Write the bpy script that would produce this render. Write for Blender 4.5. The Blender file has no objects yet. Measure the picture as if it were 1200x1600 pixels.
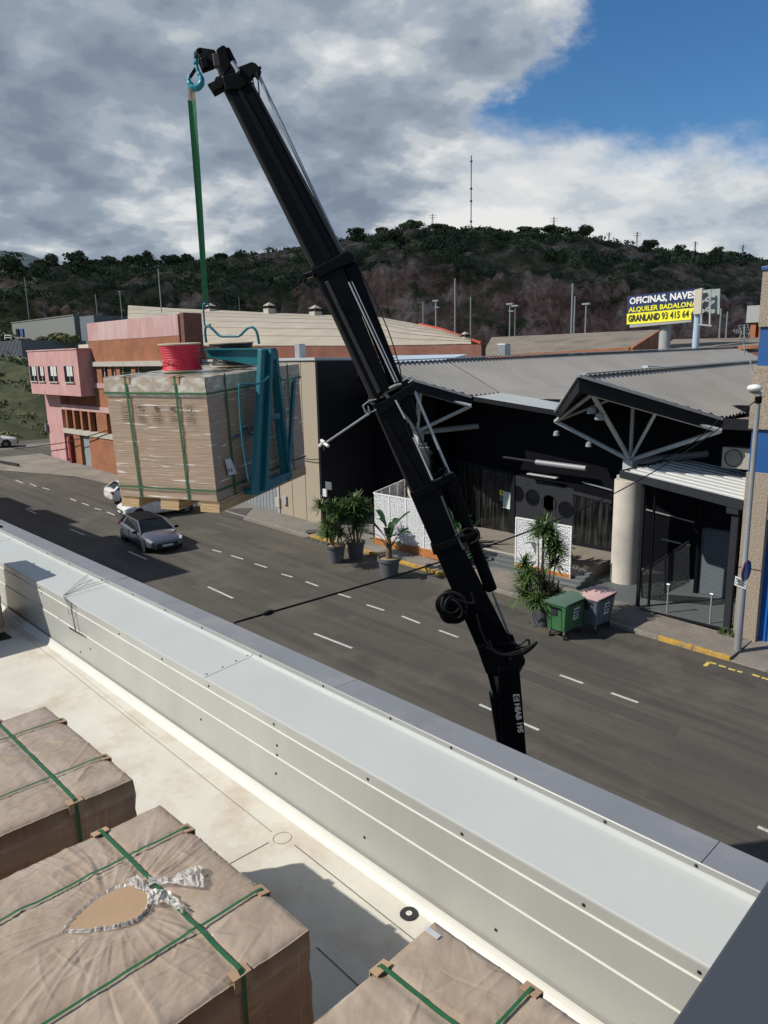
import bpy, bmesh, math, random
import numpy as np
from mathutils import Vector, Matrix
random.seed(7); np.random.seed(7)
sc=bpy.context.scene
COL=sc.collection
# ---------------------------------------------------------------- camera
W,H=1200.,1600.; F=1126.; CX,CY=660.,800.; CAMZ=8.5
ROLL=math.atan(.010); PITCH=math.atan((CY-565.6)*math.cos(ROLL)/F)
_up=Vector((-math.sin(ROLL)*math.cos(PITCH),-math.cos(ROLL)*math.cos(PITCH),-math.sin(PITCH))).normalized()
_vx=-560.; _vy=565.-.010*(_vx-600.)
_m=Vector((_vx-CX,_vy-CY,F)); _m-=_up*_m.dot(_up); _m.normalize()
_X=-_m; _Y=_up.cross(_X)
RW=Matrix((_X,_Y,_up))            # world = RW @ (right,down,forward)
CAM=Vector((0,0,CAMZ))
cd=bpy.data.cameras.new('camera'); cam=bpy.data.objects.new('camera',cd); COL.objects.link(cam)
R3=RW@Matrix(((1,0,0),(0,-1,0),(0,0,-1)))
cam.matrix_world=Matrix.Translation(CAM)@R3.to_4x4()
cd.sensor_fit='VERTICAL'; cd.sensor_height=24.; cd.lens=24.*F/H
cd.shift_x=(W/2-CX)/H; cd.shift_y=0; cd.clip_start=.05; cd.clip_end=5000
sc.camera=cam
sc.render.resolution_x=768; sc.render.resolution_y=1024
# ---------------------------------------------------------------- light
SUN_EL=42.3; SUN_AZ=56.5   # the light travels towards (cos AZ, sin AZ)
ld=bpy.data.lights.new('sun','SUN'); ld.energy=5.0; ld.angle=math.radians(.5); ld.color=(1,.95,.87)
sun=bpy.data.objects.new('sun',ld); COL.objects.link(sun)
a=math.radians(SUN_AZ); e=math.radians(SUN_EL)
LD=Vector((math.cos(a)*math.cos(e),math.sin(a)*math.cos(e),-math.sin(e)))
sun.rotation_euler=LD.to_track_quat('-Z','Y').to_euler(); sun.location=(0,0,60)
sc.view_settings.view_transform='Standard'; sc.view_settings.look='None'
sc.view_settings.exposure=-.1; sc.view_settings.gamma=1
wd=bpy.data.worlds.new('World'); sc.world=wd; wd.use_nodes=True
wn=wd.node_tree; wn.nodes.clear()
def WN(t,**k):
    n=wn.nodes.new(t)
    for q,v in k.items(): setattr(n,q,v)
    return n
def wl(a,b): wn.links.new(a,b)
def wmath(op,a,b=None,c=None,clamp=False):
    n=WN('ShaderNodeMath',operation=op); n.use_clamp=clamp
    for i,v in enumerate((a,b,c)):
        if v is None: continue
        if isinstance(v,(int,float)): n.inputs[i].default_value=v
        else: wl(v,n.inputs[i])
    return n.outputs[0]
sky=WN('ShaderNodeTexSky',sky_type='NISHITA'); sky.sun_disc=False
sky.sun_elevation=e; sky.sun_rotation=math.atan2(-LD.x,-LD.y); sky.air_density=1.0; sky.dust_density=.15; sky.ozone_density=3.5
bg=WN('ShaderNodeBackground'); bg.inputs[1].default_value=.115; hs_=WN('ShaderNodeHueSaturation'); hs_.inputs['Saturation'].default_value=1.25; wl(sky.outputs[0],hs_.inputs['Color']); wl(hs_.outputs[0],bg.inputs[0])
tc=WN('ShaderNodeTexCoord'); sp=WN('ShaderNodeSeparateXYZ'); wl(tc.outputs['Generated'],sp.inputs[0])
dx,dy,dz=sp.outputs
az=wmath('MULTIPLY',wmath('ARCTAN2',dx,dy),57.2958)
el=wmath('MULTIPLY',wmath('ARCSINE',dz),57.2958)
# cloud-deck coordinates: direction projected on a flat layer
inv=wmath('DIVIDE',1.,wmath('ADD',wmath('MAXIMUM',dz,0.),.26))
cv=WN('ShaderNodeCombineXYZ'); wl(wmath('MULTIPLY',dx,inv),cv.inputs[0]); wl(wmath('MULTIPLY',dy,inv),cv.inputs[1])
def wnoise(scale,detail,rough,off=(0,0,0),dist=0.,src=None,stretch=None):
    mp=WN('ShaderNodeMapping'); mp.inputs['Location'].default_value=off
    if stretch: mp.inputs['Scale'].default_value=stretch
    wl(src or cv.outputs[0],mp.inputs[0])
    n=WN('ShaderNodeTexNoise'); n.inputs['Scale'].default_value=scale; n.inputs['Detail'].default_value=detail
    n.inputs['Roughness'].default_value=rough; n.inputs['Distortion'].default_value=dist
    wl(mp.outputs[0],n.inputs['Vector']); return n.outputs[0]
def wramp(v,stops,interp='EASE'):
    r=WN('ShaderNodeValToRGB'); r.color_ramp.interpolation=interp
    while len(r.color_ramp.elements)<len(stops): r.color_ramp.elements.new(.5)
    for el_,(p,c) in zip(r.color_ramp.elements,stops): el_.position=p; el_.color=(*c,1) if len(c)==3 else c
    wl(v,r.inputs[0]); return r.outputs[0]
def smooth(v,lo,hi):
    n=WN('ShaderNodeMapRange'); n.interpolation_type='SMOOTHSTEP'; n.inputs[1].default_value=lo; n.inputs[2].default_value=hi
    wl(v,n.inputs[0]); return n.outputs[0]
n_edge=wnoise(2.9,10,.58,(3,1,0),.1); n_fine=wnoise(9.,9,.6,(9,4,0),.1)
ed=wmath('ADD',wmath('MULTIPLY',wmath('SUBTRACT',n_edge,.5),11.),wmath('MULTIPLY',wmath('SUBTRACT',n_fine,.5),7.))
# high grey deck: ends on a diagonal running from az -31 el 23 down to az -39 el 16.5
lineA=wmath('SUBTRACT',wmath('SUBTRACT',az,wmath('MULTIPLY',el,1.0)),-54.5)     # >0 right of the diagonal
mA=smooth(wmath('ADD',lineA,ed),1.6,-1.6)
mA=wmath('MULTIPLY',mA,smooth(wmath('ADD',el,wmath('MULTIPLY',ed,.35)),-2.,3.))
# low bright bank: top edge near el 16, wispy
wis=wnoise(3.6,9,.58,(1,7,0),.1,stretch=(1,.8,1))
topB=wmath('ADD',wmath('ADD',wmath('MULTIPLY',wmath('ADD',az,30.),-.10),15.2),wmath('MULTIPLY',wmath('SUBTRACT',wis,.5),9.))
mB=smooth(wmath('SUBTRACT',el,topB),1.2,-2.0)
# brightness inside the clouds
nb=wnoise(2.0,10,.50,(12.3,5.2,0),.1); nb2=wnoise(6.0,9,.52,(2.3,8.2,0),.1)
val=wmath('ADD',wmath('MULTIPLY',nb,.62),wmath('MULTIPLY',nb2,.38))
eb_=smooth(wmath('ADD',lineA,ed),-10.,0.)
val=wmath('ADD',val,wmath('MULTIPLY',wmath('SUBTRACT',eb_,.25),.06))
lowb=smooth(wmath('ADD',el,wmath('MULTIPLY',az,-.14)),15.,20.)   # darker towards the left
cA=wramp(val,[(.40,(.23,.285,.37)),(.47,(.31,.375,.46)),(.515,(.42,.48,.56)),(.55,(.58,.625,.67)),(.605,(.84,.86,.87))])
wisB=wnoise(2.8,9,.54,(4,2,0),.1,stretch=(1,.8,1))
cB=wramp(wisB,[(.36,(.40,.47,.56)),(.45,(.58,.64,.70)),(.52,(.76,.79,.81)),(.62,(.92,.92,.91))])
bA=WN('ShaderNodeBackground'); wl(cA,bA.inputs[0]); bA.inputs[1].default_value=.95
bB=WN('ShaderNodeBackground'); wl(cB,bB.inputs[0]); bB.inputs[1].default_value=.95
# the clouds fill only the part of the sky beyond the hills; the rest stays clear
side=smooth(wmath('ABSOLUTE',wmath('ADD',az,45.)),75.,55.)
hi=smooth(el,50.,32.)
reg=wmath('MULTIPLY',side,hi)
# thin scattered cloud over the rest of the sky
veilc=wramp(nb2,[(.40,(.26,.26,.255)),(.62,(.50,.49,.47))])
bV=WN('ShaderNodeBackground'); wl(veilc,bV.inputs[0]); mV=WN('ShaderNodeMixShader')
wl(wmath('MULTIPLY',wmath('SUBTRACT',1.,reg),wmath('MULTIPLY',smooth(nb,.38,.60),.62)),mV.inputs[0]); wl(bg.outputs[0],mV.inputs[1]); wl(bV.outputs[0],mV.inputs[2])
mx1=WN('ShaderNodeMixShader'); wl(wmath('MULTIPLY',mB,reg),mx1.inputs[0]); wl(mV.outputs[0],mx1.inputs[1]); wl(bB.outputs[0],mx1.inputs[2])
mx2=WN('ShaderNodeMixShader'); wl(wmath('MULTIPLY',mA,reg),mx2.inputs[0]); wl(mx1.outputs[0],mx2.inputs[1]); wl(bA.outputs[0],mx2.inputs[2])
wo=WN('ShaderNodeOutputWorld'); wl(mx2.outputs[0],wo.inputs[0])
# ---------------------------------------------------------------- measuring helpers (real planes only)
def ray(px,py): return (RW@Vector((px-CX,py-CY,F))).normalized()
def onp(px,py,n,d):
    n=Vector(n); r=ray(px,py); return CAM+r*((d-n.dot(CAM))/n.dot(r))
def onx(px,py,x): return onp(px,py,(1,0,0),x)
def ony(px,py,y): return onp(px,py,(0,1,0),y)
def onz(px,py,z): return onp(px,py,(0,0,1),z)
GR=.03
def gz(x): return -GR*x if x>-66 else 1.98
def gnd(px,py,dz=0.): return onp(px,py,(GR,0,1),dz)
def s2l(v):
    v/=255.; return v/12.92 if v<.04045 else ((v+.055)/1.055)**2.4
def C(r,g,b): return (s2l(r),s2l(g),s2l(b))
# ---------------------------------------------------------------- materials
def mat(name,col,rough=.7,metal=0.,var=.12,vs=3.,bump=0.,bs=40.,col2=None,c2s=1.5,c2lo=.5,c2hi=.62,coat=0.,spec=.5,stretch=None,emis=None):
    m=bpy.data.materials.new(name); m.use_nodes=True; nt=m.node_tree; p=nt.nodes['Principled BSDF']
    L=nt.links.new
    tc=nt.nodes.new('ShaderNodeTexCoord'); mp=nt.nodes.new('ShaderNodeMapping'); L(tc.outputs['Object'],mp.inputs[0])
    if stretch: mp.inputs['Scale'].default_value=stretch
    def noise(s,d=6,r=.6):
        n=nt.nodes.new('ShaderNodeTexNoise'); n.inputs['Scale'].default_value=s; n.inputs['Detail'].default_value=d; n.inputs['Roughness'].default_value=r
        L(mp.outputs[0],n.inputs['Vector']); return n.outputs[0]
    base=None
    rp=nt.nodes.new('ShaderNodeValToRGB'); rp.color_ramp.elements[0].position=.28; rp.color_ramp.elements[1].position=.72
    rp.color_ramp.elements[0].color=tuple(c*(1-var) for c in col)+(1,); rp.color_ramp.elements[1].color=tuple(min(1,c*(1+var)) for c in col)+(1,)
    L(noise(vs),rp.inputs[0]); base=rp.outputs[0]
    if col2:
        r2=nt.nodes.new('ShaderNodeValToRGB'); r2.color_ramp.elements[0].position=c2lo; r2.color_ramp.elements[1].position=c2hi
        L(noise(c2s,8,.65),r2.inputs[0])
        mx=nt.nodes.new('ShaderNodeMix'); mx.data_type='RGBA'; L(r2.outputs[0],mx.inputs[0]); L(base,mx.inputs[6]); mx.inputs[7].default_value=(*col2,1); base=mx.outputs[2]
    L(base,p.inputs['Base Color'])
    p.inputs['Roughness'].default_value=rough; p.inputs['Metallic'].default_value=metal
    p.inputs['Specular IOR Level'].default_value=spec
    if coat: p.inputs['Coat Weight'].default_value=coat; p.inputs['Coat Roughness'].default_value=.06
    if bump:
        b=nt.nodes.new('ShaderNodeBump'); b.inputs['Strength'].default_value=bump; b.inputs['Distance'].default_value=.02
        L(noise(bs,6,.65),b.inputs['Height']); L(b.outputs[0],p.inputs['Normal'])
    if emis: p.inputs['Emission Color'].default_value=(*col,1); p.inputs['Emission Strength'].default_value=emis
    return m
def nodes(m): return m.node_tree,m.node_tree.nodes['Principled BSDF']
M={}
def D(k,*a,**b): M[k]=mat(k,*a,**b); return M[k]
D('asphalt',(.100,.091,.072),.88,var=.20,vs=28,bump=.5,bs=70,col2=(.064,.060,.054),c2s=.32,c2lo=.42,c2hi=.72,stretch=(.45,1.5,1))
def _worn():
    nt,p=nodes(M['asphalt']); L=nt.links.new; src=p.inputs['Base Color'].links[0].from_socket
    tc=nt.nodes.new('ShaderNodeTexCoord')
    def lay(src,scale,sc3,lo,hi,col,amt):
        mp=nt.nodes.new('ShaderNodeMapping'); mp.inputs['Scale'].default_value=sc3; L(tc.outputs['Object'],mp.inputs[0])
        n=nt.nodes.new('ShaderNodeTexNoise'); n.inputs['Scale'].default_value=scale; n.inputs['Detail'].default_value=8; n.inputs['Roughness'].default_value=.7; L(mp.outputs[0],n.inputs['Vector'])
        r=nt.nodes.new('ShaderNodeMapRange'); r.inputs[1].default_value=lo; r.inputs[2].default_value=hi; r.inputs[4].default_value=amt; L(n.outputs[0],r.inputs[0])
        mx=nt.nodes.new('ShaderNodeMix'); mx.data_type='RGBA'; L(r.outputs[0],mx.inputs[0]); L(src,mx.inputs[6]); mx.inputs[7].default_value=(*col,1); return mx.outputs[2]
    src=lay(src,1.,(.05,1.7,1),.46,.66,(.050,.046,.041),.9)      # tyre tracks along the street
    src=lay(src,1.,(.35,.35,1),.52,.66,(.135,.122,.095),.6)        # pale worn patches
    src=lay(src,5.,(1,1,1),.66,.70,(.035,.032,.03),.85)            # oil spots
    src=lay(src,22.,(1,1,1),.72,.74,(.26,.24,.20),.8)              # grit
    L(src,p.inputs['Base Color'])
_worn()
D('pavement',(.19,.175,.155),.9,var=.15,vs=1.2,bump=.3,bs=20)
D('verge',(.25,.23,.19),.9,var=.2,vs=.8,bump=.2,col2=(.17,.16,.14),c2s=.5,c2lo=.45,c2hi=.65)
D('kerb_grey',(.24,.22,.19),.9,var=.2,vs=3,bump=.3)
D('kerb_yellow',(.50,.30,.05),.85,var=.15,vs=4,bump=.3,col2=(.26,.21,.14),c2s=5,c2lo=.5,c2hi=.6)
D('white_paint',(.55,.54,.50),.8,var=.15,vs=6,col2=(.2,.19,.17),c2s=12,c2lo=.55,c2hi=.7)
D('yellow_paint',(.62,.48,.10),.8,var=.15,vs=6,col2=(.2,.18,.14),c2s=9,c2lo=.55,c2hi=.7)
D('coping',(.485,.508,.490),.33,var=.04,vs=1.2,bump=.25,bs=1.6)
D('panel',(.392,.395,.368),.38,var=.05,vs=2.,bump=.22,bs=1.8,col2=(.345,.345,.32),c2s=1.2,c2lo=.5,c2hi=.8,stretch=(1,1,.25))
D('cap_grey',(.215,.225,.245),.32,var=.08,vs=1.4,bump=.2,bs=2,col2=(.26,.26,.27),c2s=2.2)
D('lip',(.31,.315,.30),.4,var=.05)
D('slate',(.052,.060,.070),.45,var=.05,vs=.8,bump=.03,bs=5)
D('membrane',(.62,.595,.51),.75,var=.08,vs=2.6,bump=.15,bs=25,col2=(.49,.415,.32),c2s=2.3,c2lo=.48,c2hi=.74)
D('cove',(.60,.595,.545),.45,var=.03)
D('screw',(.03,.03,.035),.4,metal=.6)
D('seam',(.10,.10,.10),.6)
D('seam_brown',(.26,.19,.12),.8)
D('stone',(.42,.36,.27),.9,var=.25,vs=45,bump=.8,bs=40,col2=(.24,.185,.125),c2s=34,c2lo=.50,c2hi=.62)
D('stone_brown',(.38,.32,.245),.9,var=.25,vs=45,bump=.9,bs=40,col2=(.18,.135,.10),c2s=30,c2lo=.47,c2hi=.6)
D('navy',(.0018,.0022,.005),.6,var=.15,vs=2,spec=.15)
D('charcoal',(.010,.011,.014),.6,var=.12,vs=2,spec=.2)
D('anthracite',(.026,.029,.034),.55,var=.1,spec=.25)
D('blue',(.018,.085,.26),.4,var=.06)
D('blue_door',(.005,.12,.46),.35,var=.05)
D('white_steel',(.44,.46,.46),.4,var=.05)
D('tube_grey',(.26,.27,.28),.42,var=.06)
D('galv',(.40,.42,.43),.42,metal=.5,var=.1,vs=6)
D('pole_grey',(.26,.275,.28),.5,metal=.2,var=.08)
D('black_steel',(.0012,.0015,.0025),.40,var=.2,vs=4,bump=.03,bs=12,spec=.12)
D('black_mech',(.002,.002,.0025),.5,var=.3,vs=12,bump=.2,bs=30,spec=.12)
D('boom_edge',(.022,.020,.017),.45,var=.2,vs=8,spec=.4)
D('chrome',(.45,.46,.47),.28,metal=.5,var=.03)
D('rod_blue',(.30,.34,.37),.45,metal=.1,var=.05)
D('rubber',(.006,.006,.006),.6,spec=.25)
D('teal',(.005,.135,.17),.38,var=.14,vs=7,col2=(.01,.075,.09),c2s=9,c2lo=.6,c2hi=.75,bump=.05)
D('hook_teal',(.02,.24,.30),.4,var=.1)
D('sling',(.035,.18,.07),.75,var=.15,vs=20,bump=.2,bs=80)
D('sling_eye',(.35,.27,.20),.85,var=.15)
D('strap',(.022,.115,.045),.42,var=.1,vs=20)
D('card',(.40,.27,.165),.8,var=.08,vs=5,bump=.08,bs=30)
D('wood',(.48,.33,.18),.8,var=.2,vs=10,bump=.2,bs=30,stretch=(.3,1,6))
D('wood_pallet',(.42,.30,.18),.85,var=.25,vs=8,bump=.2)
D('planter_wood',(.46,.18,.055),.6,var=.25,vs=4,stretch=(.5,.5,8))
D('paper',(.62,.64,.66),.7,var=.05)
D('ink',(.02,.02,.022),.7)
D('ink_soft',(.11,.085,.06),.8)
D('red_cable',(.58,.02,.05),.5,var=.15,vs=30)
D('black_cable',(.01,.01,.011),.5,var=.2,vs=30)
D('spool_rim',(.47,.38,.28),.8,var=.1,vs=8)
D('tape_white',(.7,.7,.68),.5)
D('pot',(.105,.115,.13),.6,var=.06,vs=4)
D('soil',(.30,.20,.12),.95,var=.3,vs=18,bump=.6)
D('trunk',(.15,.11,.075),.9,var=.25,vs=18,bump=.6,bs=30)
D('yucca',(.060,.110,.026),.5,var=.3,vs=8,spec=.4)
D('yucca_dark',(.03,.075,.018),.5,var=.3,vs=8,spec=.4)
D('banana',(.022,.065,.020),.38,var=.3,vs=6,spec=.5)
D('bin_green',(.05,.155,.06),.5,var=.08,vs=4)
D('bin_green_lid',(.10,.17,.13),.55,var=.1,vs=5)
D('bin_grey',(.105,.12,.15),.5,var=.08)
D('bin_pink_lid',(.62,.42,.40),.6,var=.08,vs=4)
D('glass_dark',(.010,.012,.015),.12,var=.1,spec=.35)
D('car_grey',(.12,.135,.17),.30,metal=.4,var=.03,coat=.8)
D('car_white',(.70,.70,.68),.3,var=.02,coat=.6)
D('car_black',(.010,.010,.012),.6,var=.05,coat=.0,spec=.08)
D('tyre',(.015,.015,.015),.85)
D('rim',(.12,.125,.13),.3,metal=.8)
D('rim_light',(.38,.39,.40),.3,metal=.8)
D('lamp_glass',(.45,.48,.50),.1,coat=.6)
D('red_lamp',(.35,.01,.01),.2,coat=.6)
D('pink',(.50,.275,.26),.9,var=.14,vs=2.2,bump=.1,col2=(.60,.36,.33),c2s=1.2,c2lo=.45,c2hi=.75,stretch=(1,1,.5))
D('pink_old',(.48,.28,.26),.9,var=.12,vs=1.2,col2=(.58,.46,.42),c2s=1.1,c2lo=.45,c2hi=.7,stretch=(1,1,.25))
D('dark_red',(.16,.018,.02),.6)
D('red_panel',(.55,.12,.12),.7,var=.15,vs=3)
D('concrete',(.44,.41,.35),.9,var=.14,vs=1.5,bump=.2)
D('door_grey',(.25,.28,.29),.55,var=.08)
D('curtain',(.60,.60,.57),.9,var=.15,vs=9,stretch=(6,6,.4))
D('frame_white',(.6,.6,.58),.5)
D('fibre_roof',(.40,.355,.28),.9,var=.14,vs=.9,col2=(.29,.255,.20),c2s=.45,c2lo=.45,c2hi=.75)
D('brown_roof',(.20,.17,.135),.9,var=.14,vs=.6,col2=(.14,.12,.10),c2s=.4)
D('metal_roof',(.30,.285,.26),.5,var=.06,vs=.5,col2=(.24,.225,.20),c2s=.35,c2lo=.45,c2hi=.75)
D('light_roof',(.42,.45,.44),.4,var=.06,vs=.8)
D('porch_roof',(.62,.63,.60),.35,var=.03)
D('sheet_blue',(.42,.52,.62),.3,var=.05)
D('red_trim',(.42,.06,.03),.7)
D('far_white',(.36,.37,.36),.8,var=.06)
D('warehouse_shaded',(.17,.175,.165),.8,var=.06)  # white walls made darker, the cloud shade painted into their colour
D('far_grey',(.12,.14,.16),.7,var=.08)
D('far_blue',(.03,.06,.22),.6)
D('bill_yellow',(.85,.80,.03),.6,var=.02)
D('bill_navy',(.01,.025,.10),.5,var=.05)
D('bill_white',(.80,.80,.78),.6,var=.02)
D('bill_grey',(.30,.34,.33),.6,var=.08)
D('pale_panel',(.55,.50,.40),.8,var=.05)
D('platform',(.22,.19,.155),.85,var=.12,vs=1.2)
D('ramp',(.10,.115,.115),.6,var=.08)
D('mosaic',(.62,.585,.52),.6,var=.05,vs=5)
D('sign_yellow',(.75,.65,.03),.6)
D('sign_pale',(.55,.62,.60),.6)
D('ac',(.30,.29,.25),.6)
D('bark',(.10,.08,.06),.9)
D('leaf_dark',(.045,.068,.028),.8,var=.4,vs=.6)
D('leaf_mid',(.090,.115,.042),.8,var=.4,vs=.6)
D('leaf_olive',(.19,.19,.085),.85,var=.35,vs=.8)
D('grass_bank',(.075,.082,.030),.95,var=.45,vs=.6,bump=.8,bs=3,col2=(.030,.042,.014),c2s=.35,c2lo=.45,c2hi=.6)
D('tray',(.006,.007,.009),.7)
D('lamp_white',(.75,.75,.72),.35)
D('steel_dark',(.10,.10,.10),.45,metal=.5)
D('wire',(.16,.15,.14),.6)
D('cloud_white',(.8,.8,.8),1.)
_nt,_p=nodes(M['cloud_white']); _p.inputs['Alpha'].default_value=.40
D('disc',(.018,.018,.02),.55,var=.2,vs=60)
# brick
def brick(name,c1,c2,mor,scale,rowh=.25,bw=.5):
    m=bpy.data.materials.new(name); m.use_nodes=True; nt,p=nodes(m); L=nt.links.new
    tc=nt.nodes.new('ShaderNodeTexCoord'); sp=nt.nodes.new('ShaderNodeSeparateXYZ'); cb=nt.nodes.new('ShaderNodeCombineXYZ')
    L(tc.outputs['Object'],sp.inputs[0]); ad=nt.nodes.new('ShaderNodeMath'); L(sp.outputs[0],ad.inputs[0]); L(sp.outputs[1],ad.inputs[1])
    L(ad.outputs[0],cb.inputs[0]); L(sp.outputs[2],cb.inputs[1])
    b=nt.nodes.new('ShaderNodeTexBrick'); b.inputs['Scale'].default_value=scale; b.inputs['Mortar Size'].default_value=.018
    b.inputs['Color1'].default_value=(*c1,1); b.inputs['Color2'].default_value=(*c2,1); b.inputs['Mortar'].default_value=(*mor,1)
    b.inputs['Brick Width'].default_value=bw; b.inputs['Row Height'].default_value=rowh
    L(cb.outputs[0],b.inputs['Vector'])
    n=nt.nodes.new('ShaderNodeTexNoise'); n.inputs['Scale'].default_value=.8; n.inputs['Detail'].default_value=6; L(tc.outputs['Object'],n.inputs['Vector'])
    r=nt.nodes.new('ShaderNodeValToRGB'); r.color_ramp.elements[0].position=.3; r.color_ramp.elements[1].position=.7
    r.color_ramp.elements[0].color=(.72,.72,.72,1); r.color_ramp.elements[1].color=(1.15,1.1,1.05,1); L(n.outputs[0],r.inputs[0])
    mx=nt.nodes.new('ShaderNodeMix'); mx.data_type='RGBA'; mx.blend_type='MULTIPLY'; mx.inputs[0].default_value=1
    L(b.outputs[0],mx.inputs[6]); L(r.outputs[0],mx.inputs[7]); L(mx.outputs[2],p.inputs['Base Color']); p.inputs['Roughness'].default_value=.9
    M[name]=m
brick('brick',(.36,.13,.055),(.30,.10,.045),(.30,.20,.13),3.2)
brick('brick_dark',(.20,.075,.05),(.16,.06,.04),(.20,.13,.10),3.2)
brick('paving_slab',(.25,.225,.195),(.21,.19,.165),(.13,.12,.105),4.5,.5,.5)
_nt=M['paving_slab'].node_tree; _tc=[n for n in _nt.nodes if n.type=='TEX_COORD'][0]; _b=[n for n in _nt.nodes if n.type=='TEX_BRICK'][0]; _nt.links.new(_tc.outputs['Object'],_b.inputs['Vector'])
# mosaic column tiles
brick('mosaic_tile',(.64,.60,.53),(.60,.565,.50),(.42,.40,.37),14,.5,.5)
# glass with curtain behind: streaky dark glass
def streak(name,c1,c2,sx,rough=.1,metal=0.,lo=.45,hi=.75):
    m=bpy.data.materials.new(name); m.use_nodes=True; nt,p=nodes(m); L=nt.links.new
    tc=nt.nodes.new('ShaderNodeTexCoord'); mp=nt.nodes.new('ShaderNodeMapping'); mp.inputs['Scale'].default_value=sx; L(tc.outputs['Object'],mp.inputs[0])
    n=nt.nodes.new('ShaderNodeTexNoise'); n.inputs['Scale'].default_value=1; n.inputs['Detail'].default_value=7; n.inputs['Distortion'].default_value=.5; L(mp.outputs[0],n.inputs['Vector'])
    r=nt.nodes.new('ShaderNodeValToRGB'); r.color_ramp.elements[0].position=lo; r.color_ramp.elements[1].position=hi
    r.color_ramp.elements[0].color=(*c1,1); r.color_ramp.elements[1].color=(*c2,1); L(n.outputs[0],r.inputs[0]); L(r.outputs[0],p.inputs['Base Color'])
    p.inputs['Roughness'].default_value=rough; M[name]=m; return m,n,mp
streak('curtain_glass',(.004,.005,.006),(.055,.055,.046),(9,9,.7),.12)
# perforated white panel (real transparency through the holes)
def perf(name,col,scale,thr,back=None):
    m=bpy.data.materials.new(name); m.use_nodes=True; nt,p=nodes(m); L=nt.links.new
    tc=nt.nodes.new('ShaderNodeTexCoord'); v=nt.nodes.new('ShaderNodeTexVoronoi'); v.voronoi_dimensions='2D'; v.inputs['Scale'].default_value=scale
    sp=nt.nodes.new('ShaderNodeSeparateXYZ'); cb=nt.nodes.new('ShaderNodeCombineXYZ'); ad=nt.nodes.new('ShaderNodeMath'); L(tc.outputs['Object'],sp.inputs[0]); L(sp.outputs[0],ad.inputs[0]); L(sp.outputs[1],ad.inputs[1]); L(ad.outputs[0],cb.inputs[0]); L(sp.outputs[2],cb.inputs[1]); L(cb.outputs[0],v.inputs['Vector'])
    r=nt.nodes.new('ShaderNodeMath'); r.operation='GREATER_THAN'; r.inputs[1].default_value=thr; L(v.outputs['Distance'],r.inputs[0])
    p.inputs['Base Color'].default_value=(*col,1); p.inputs['Roughness'].default_value=.45
    L(r.outputs[0],p.inputs['Alpha']); M[name]=m
perf('perforated',(.74,.76,.78),20,.30)
perf('mesh_panel',(.02,.022,.025),34,.42)
# shrink film over cardboard
def film(name,card,filmc,sx,lo,hi,rough=.28,bump=.35):
    m,n,mp=streak(name,card,filmc,sx,rough,lo=lo,hi=hi); nt,p=nodes(m); L=nt.links.new
    b=nt.nodes.new('ShaderNodeBump'); b.inputs['Strength'].default_value=bump; b.inputs['Distance'].default_value=.03
    L(n.outputs[0],b.inputs['Height']); L(b.outputs[0],p.inputs['Normal']); p.inputs['Coat Weight'].default_value=.35; p.inputs['Coat Roughness'].default_value=.16
    L(b.outputs[0],p.inputs['Coat Normal'])
film('film_load',(.365,.262,.185),(.95,.92,.88),(2.2,2.2,46),.60,.70,.26,.45)  # white streaks: milky film wrinkles plus sun glints painted into the colour
film('film_cap',(.40,.34,.27),(.66,.62,.56),(9,9,14),.44,.70,.28,.35)
film('film_cap_dark',(.16,.15,.15),(.34,.33,.34),(5,5,5),.45,.8,.3,.5)
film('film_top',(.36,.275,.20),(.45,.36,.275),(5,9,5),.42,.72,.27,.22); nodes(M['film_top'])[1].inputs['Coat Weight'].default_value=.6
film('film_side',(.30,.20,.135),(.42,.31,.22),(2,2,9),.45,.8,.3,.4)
film('film_loose',(.68,.65,.60),(.85,.83,.80),(22,22,22),.4,.7,.4,.15); nodes(M['film_loose'])[1].inputs['Alpha'].default_value=.52
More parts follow.
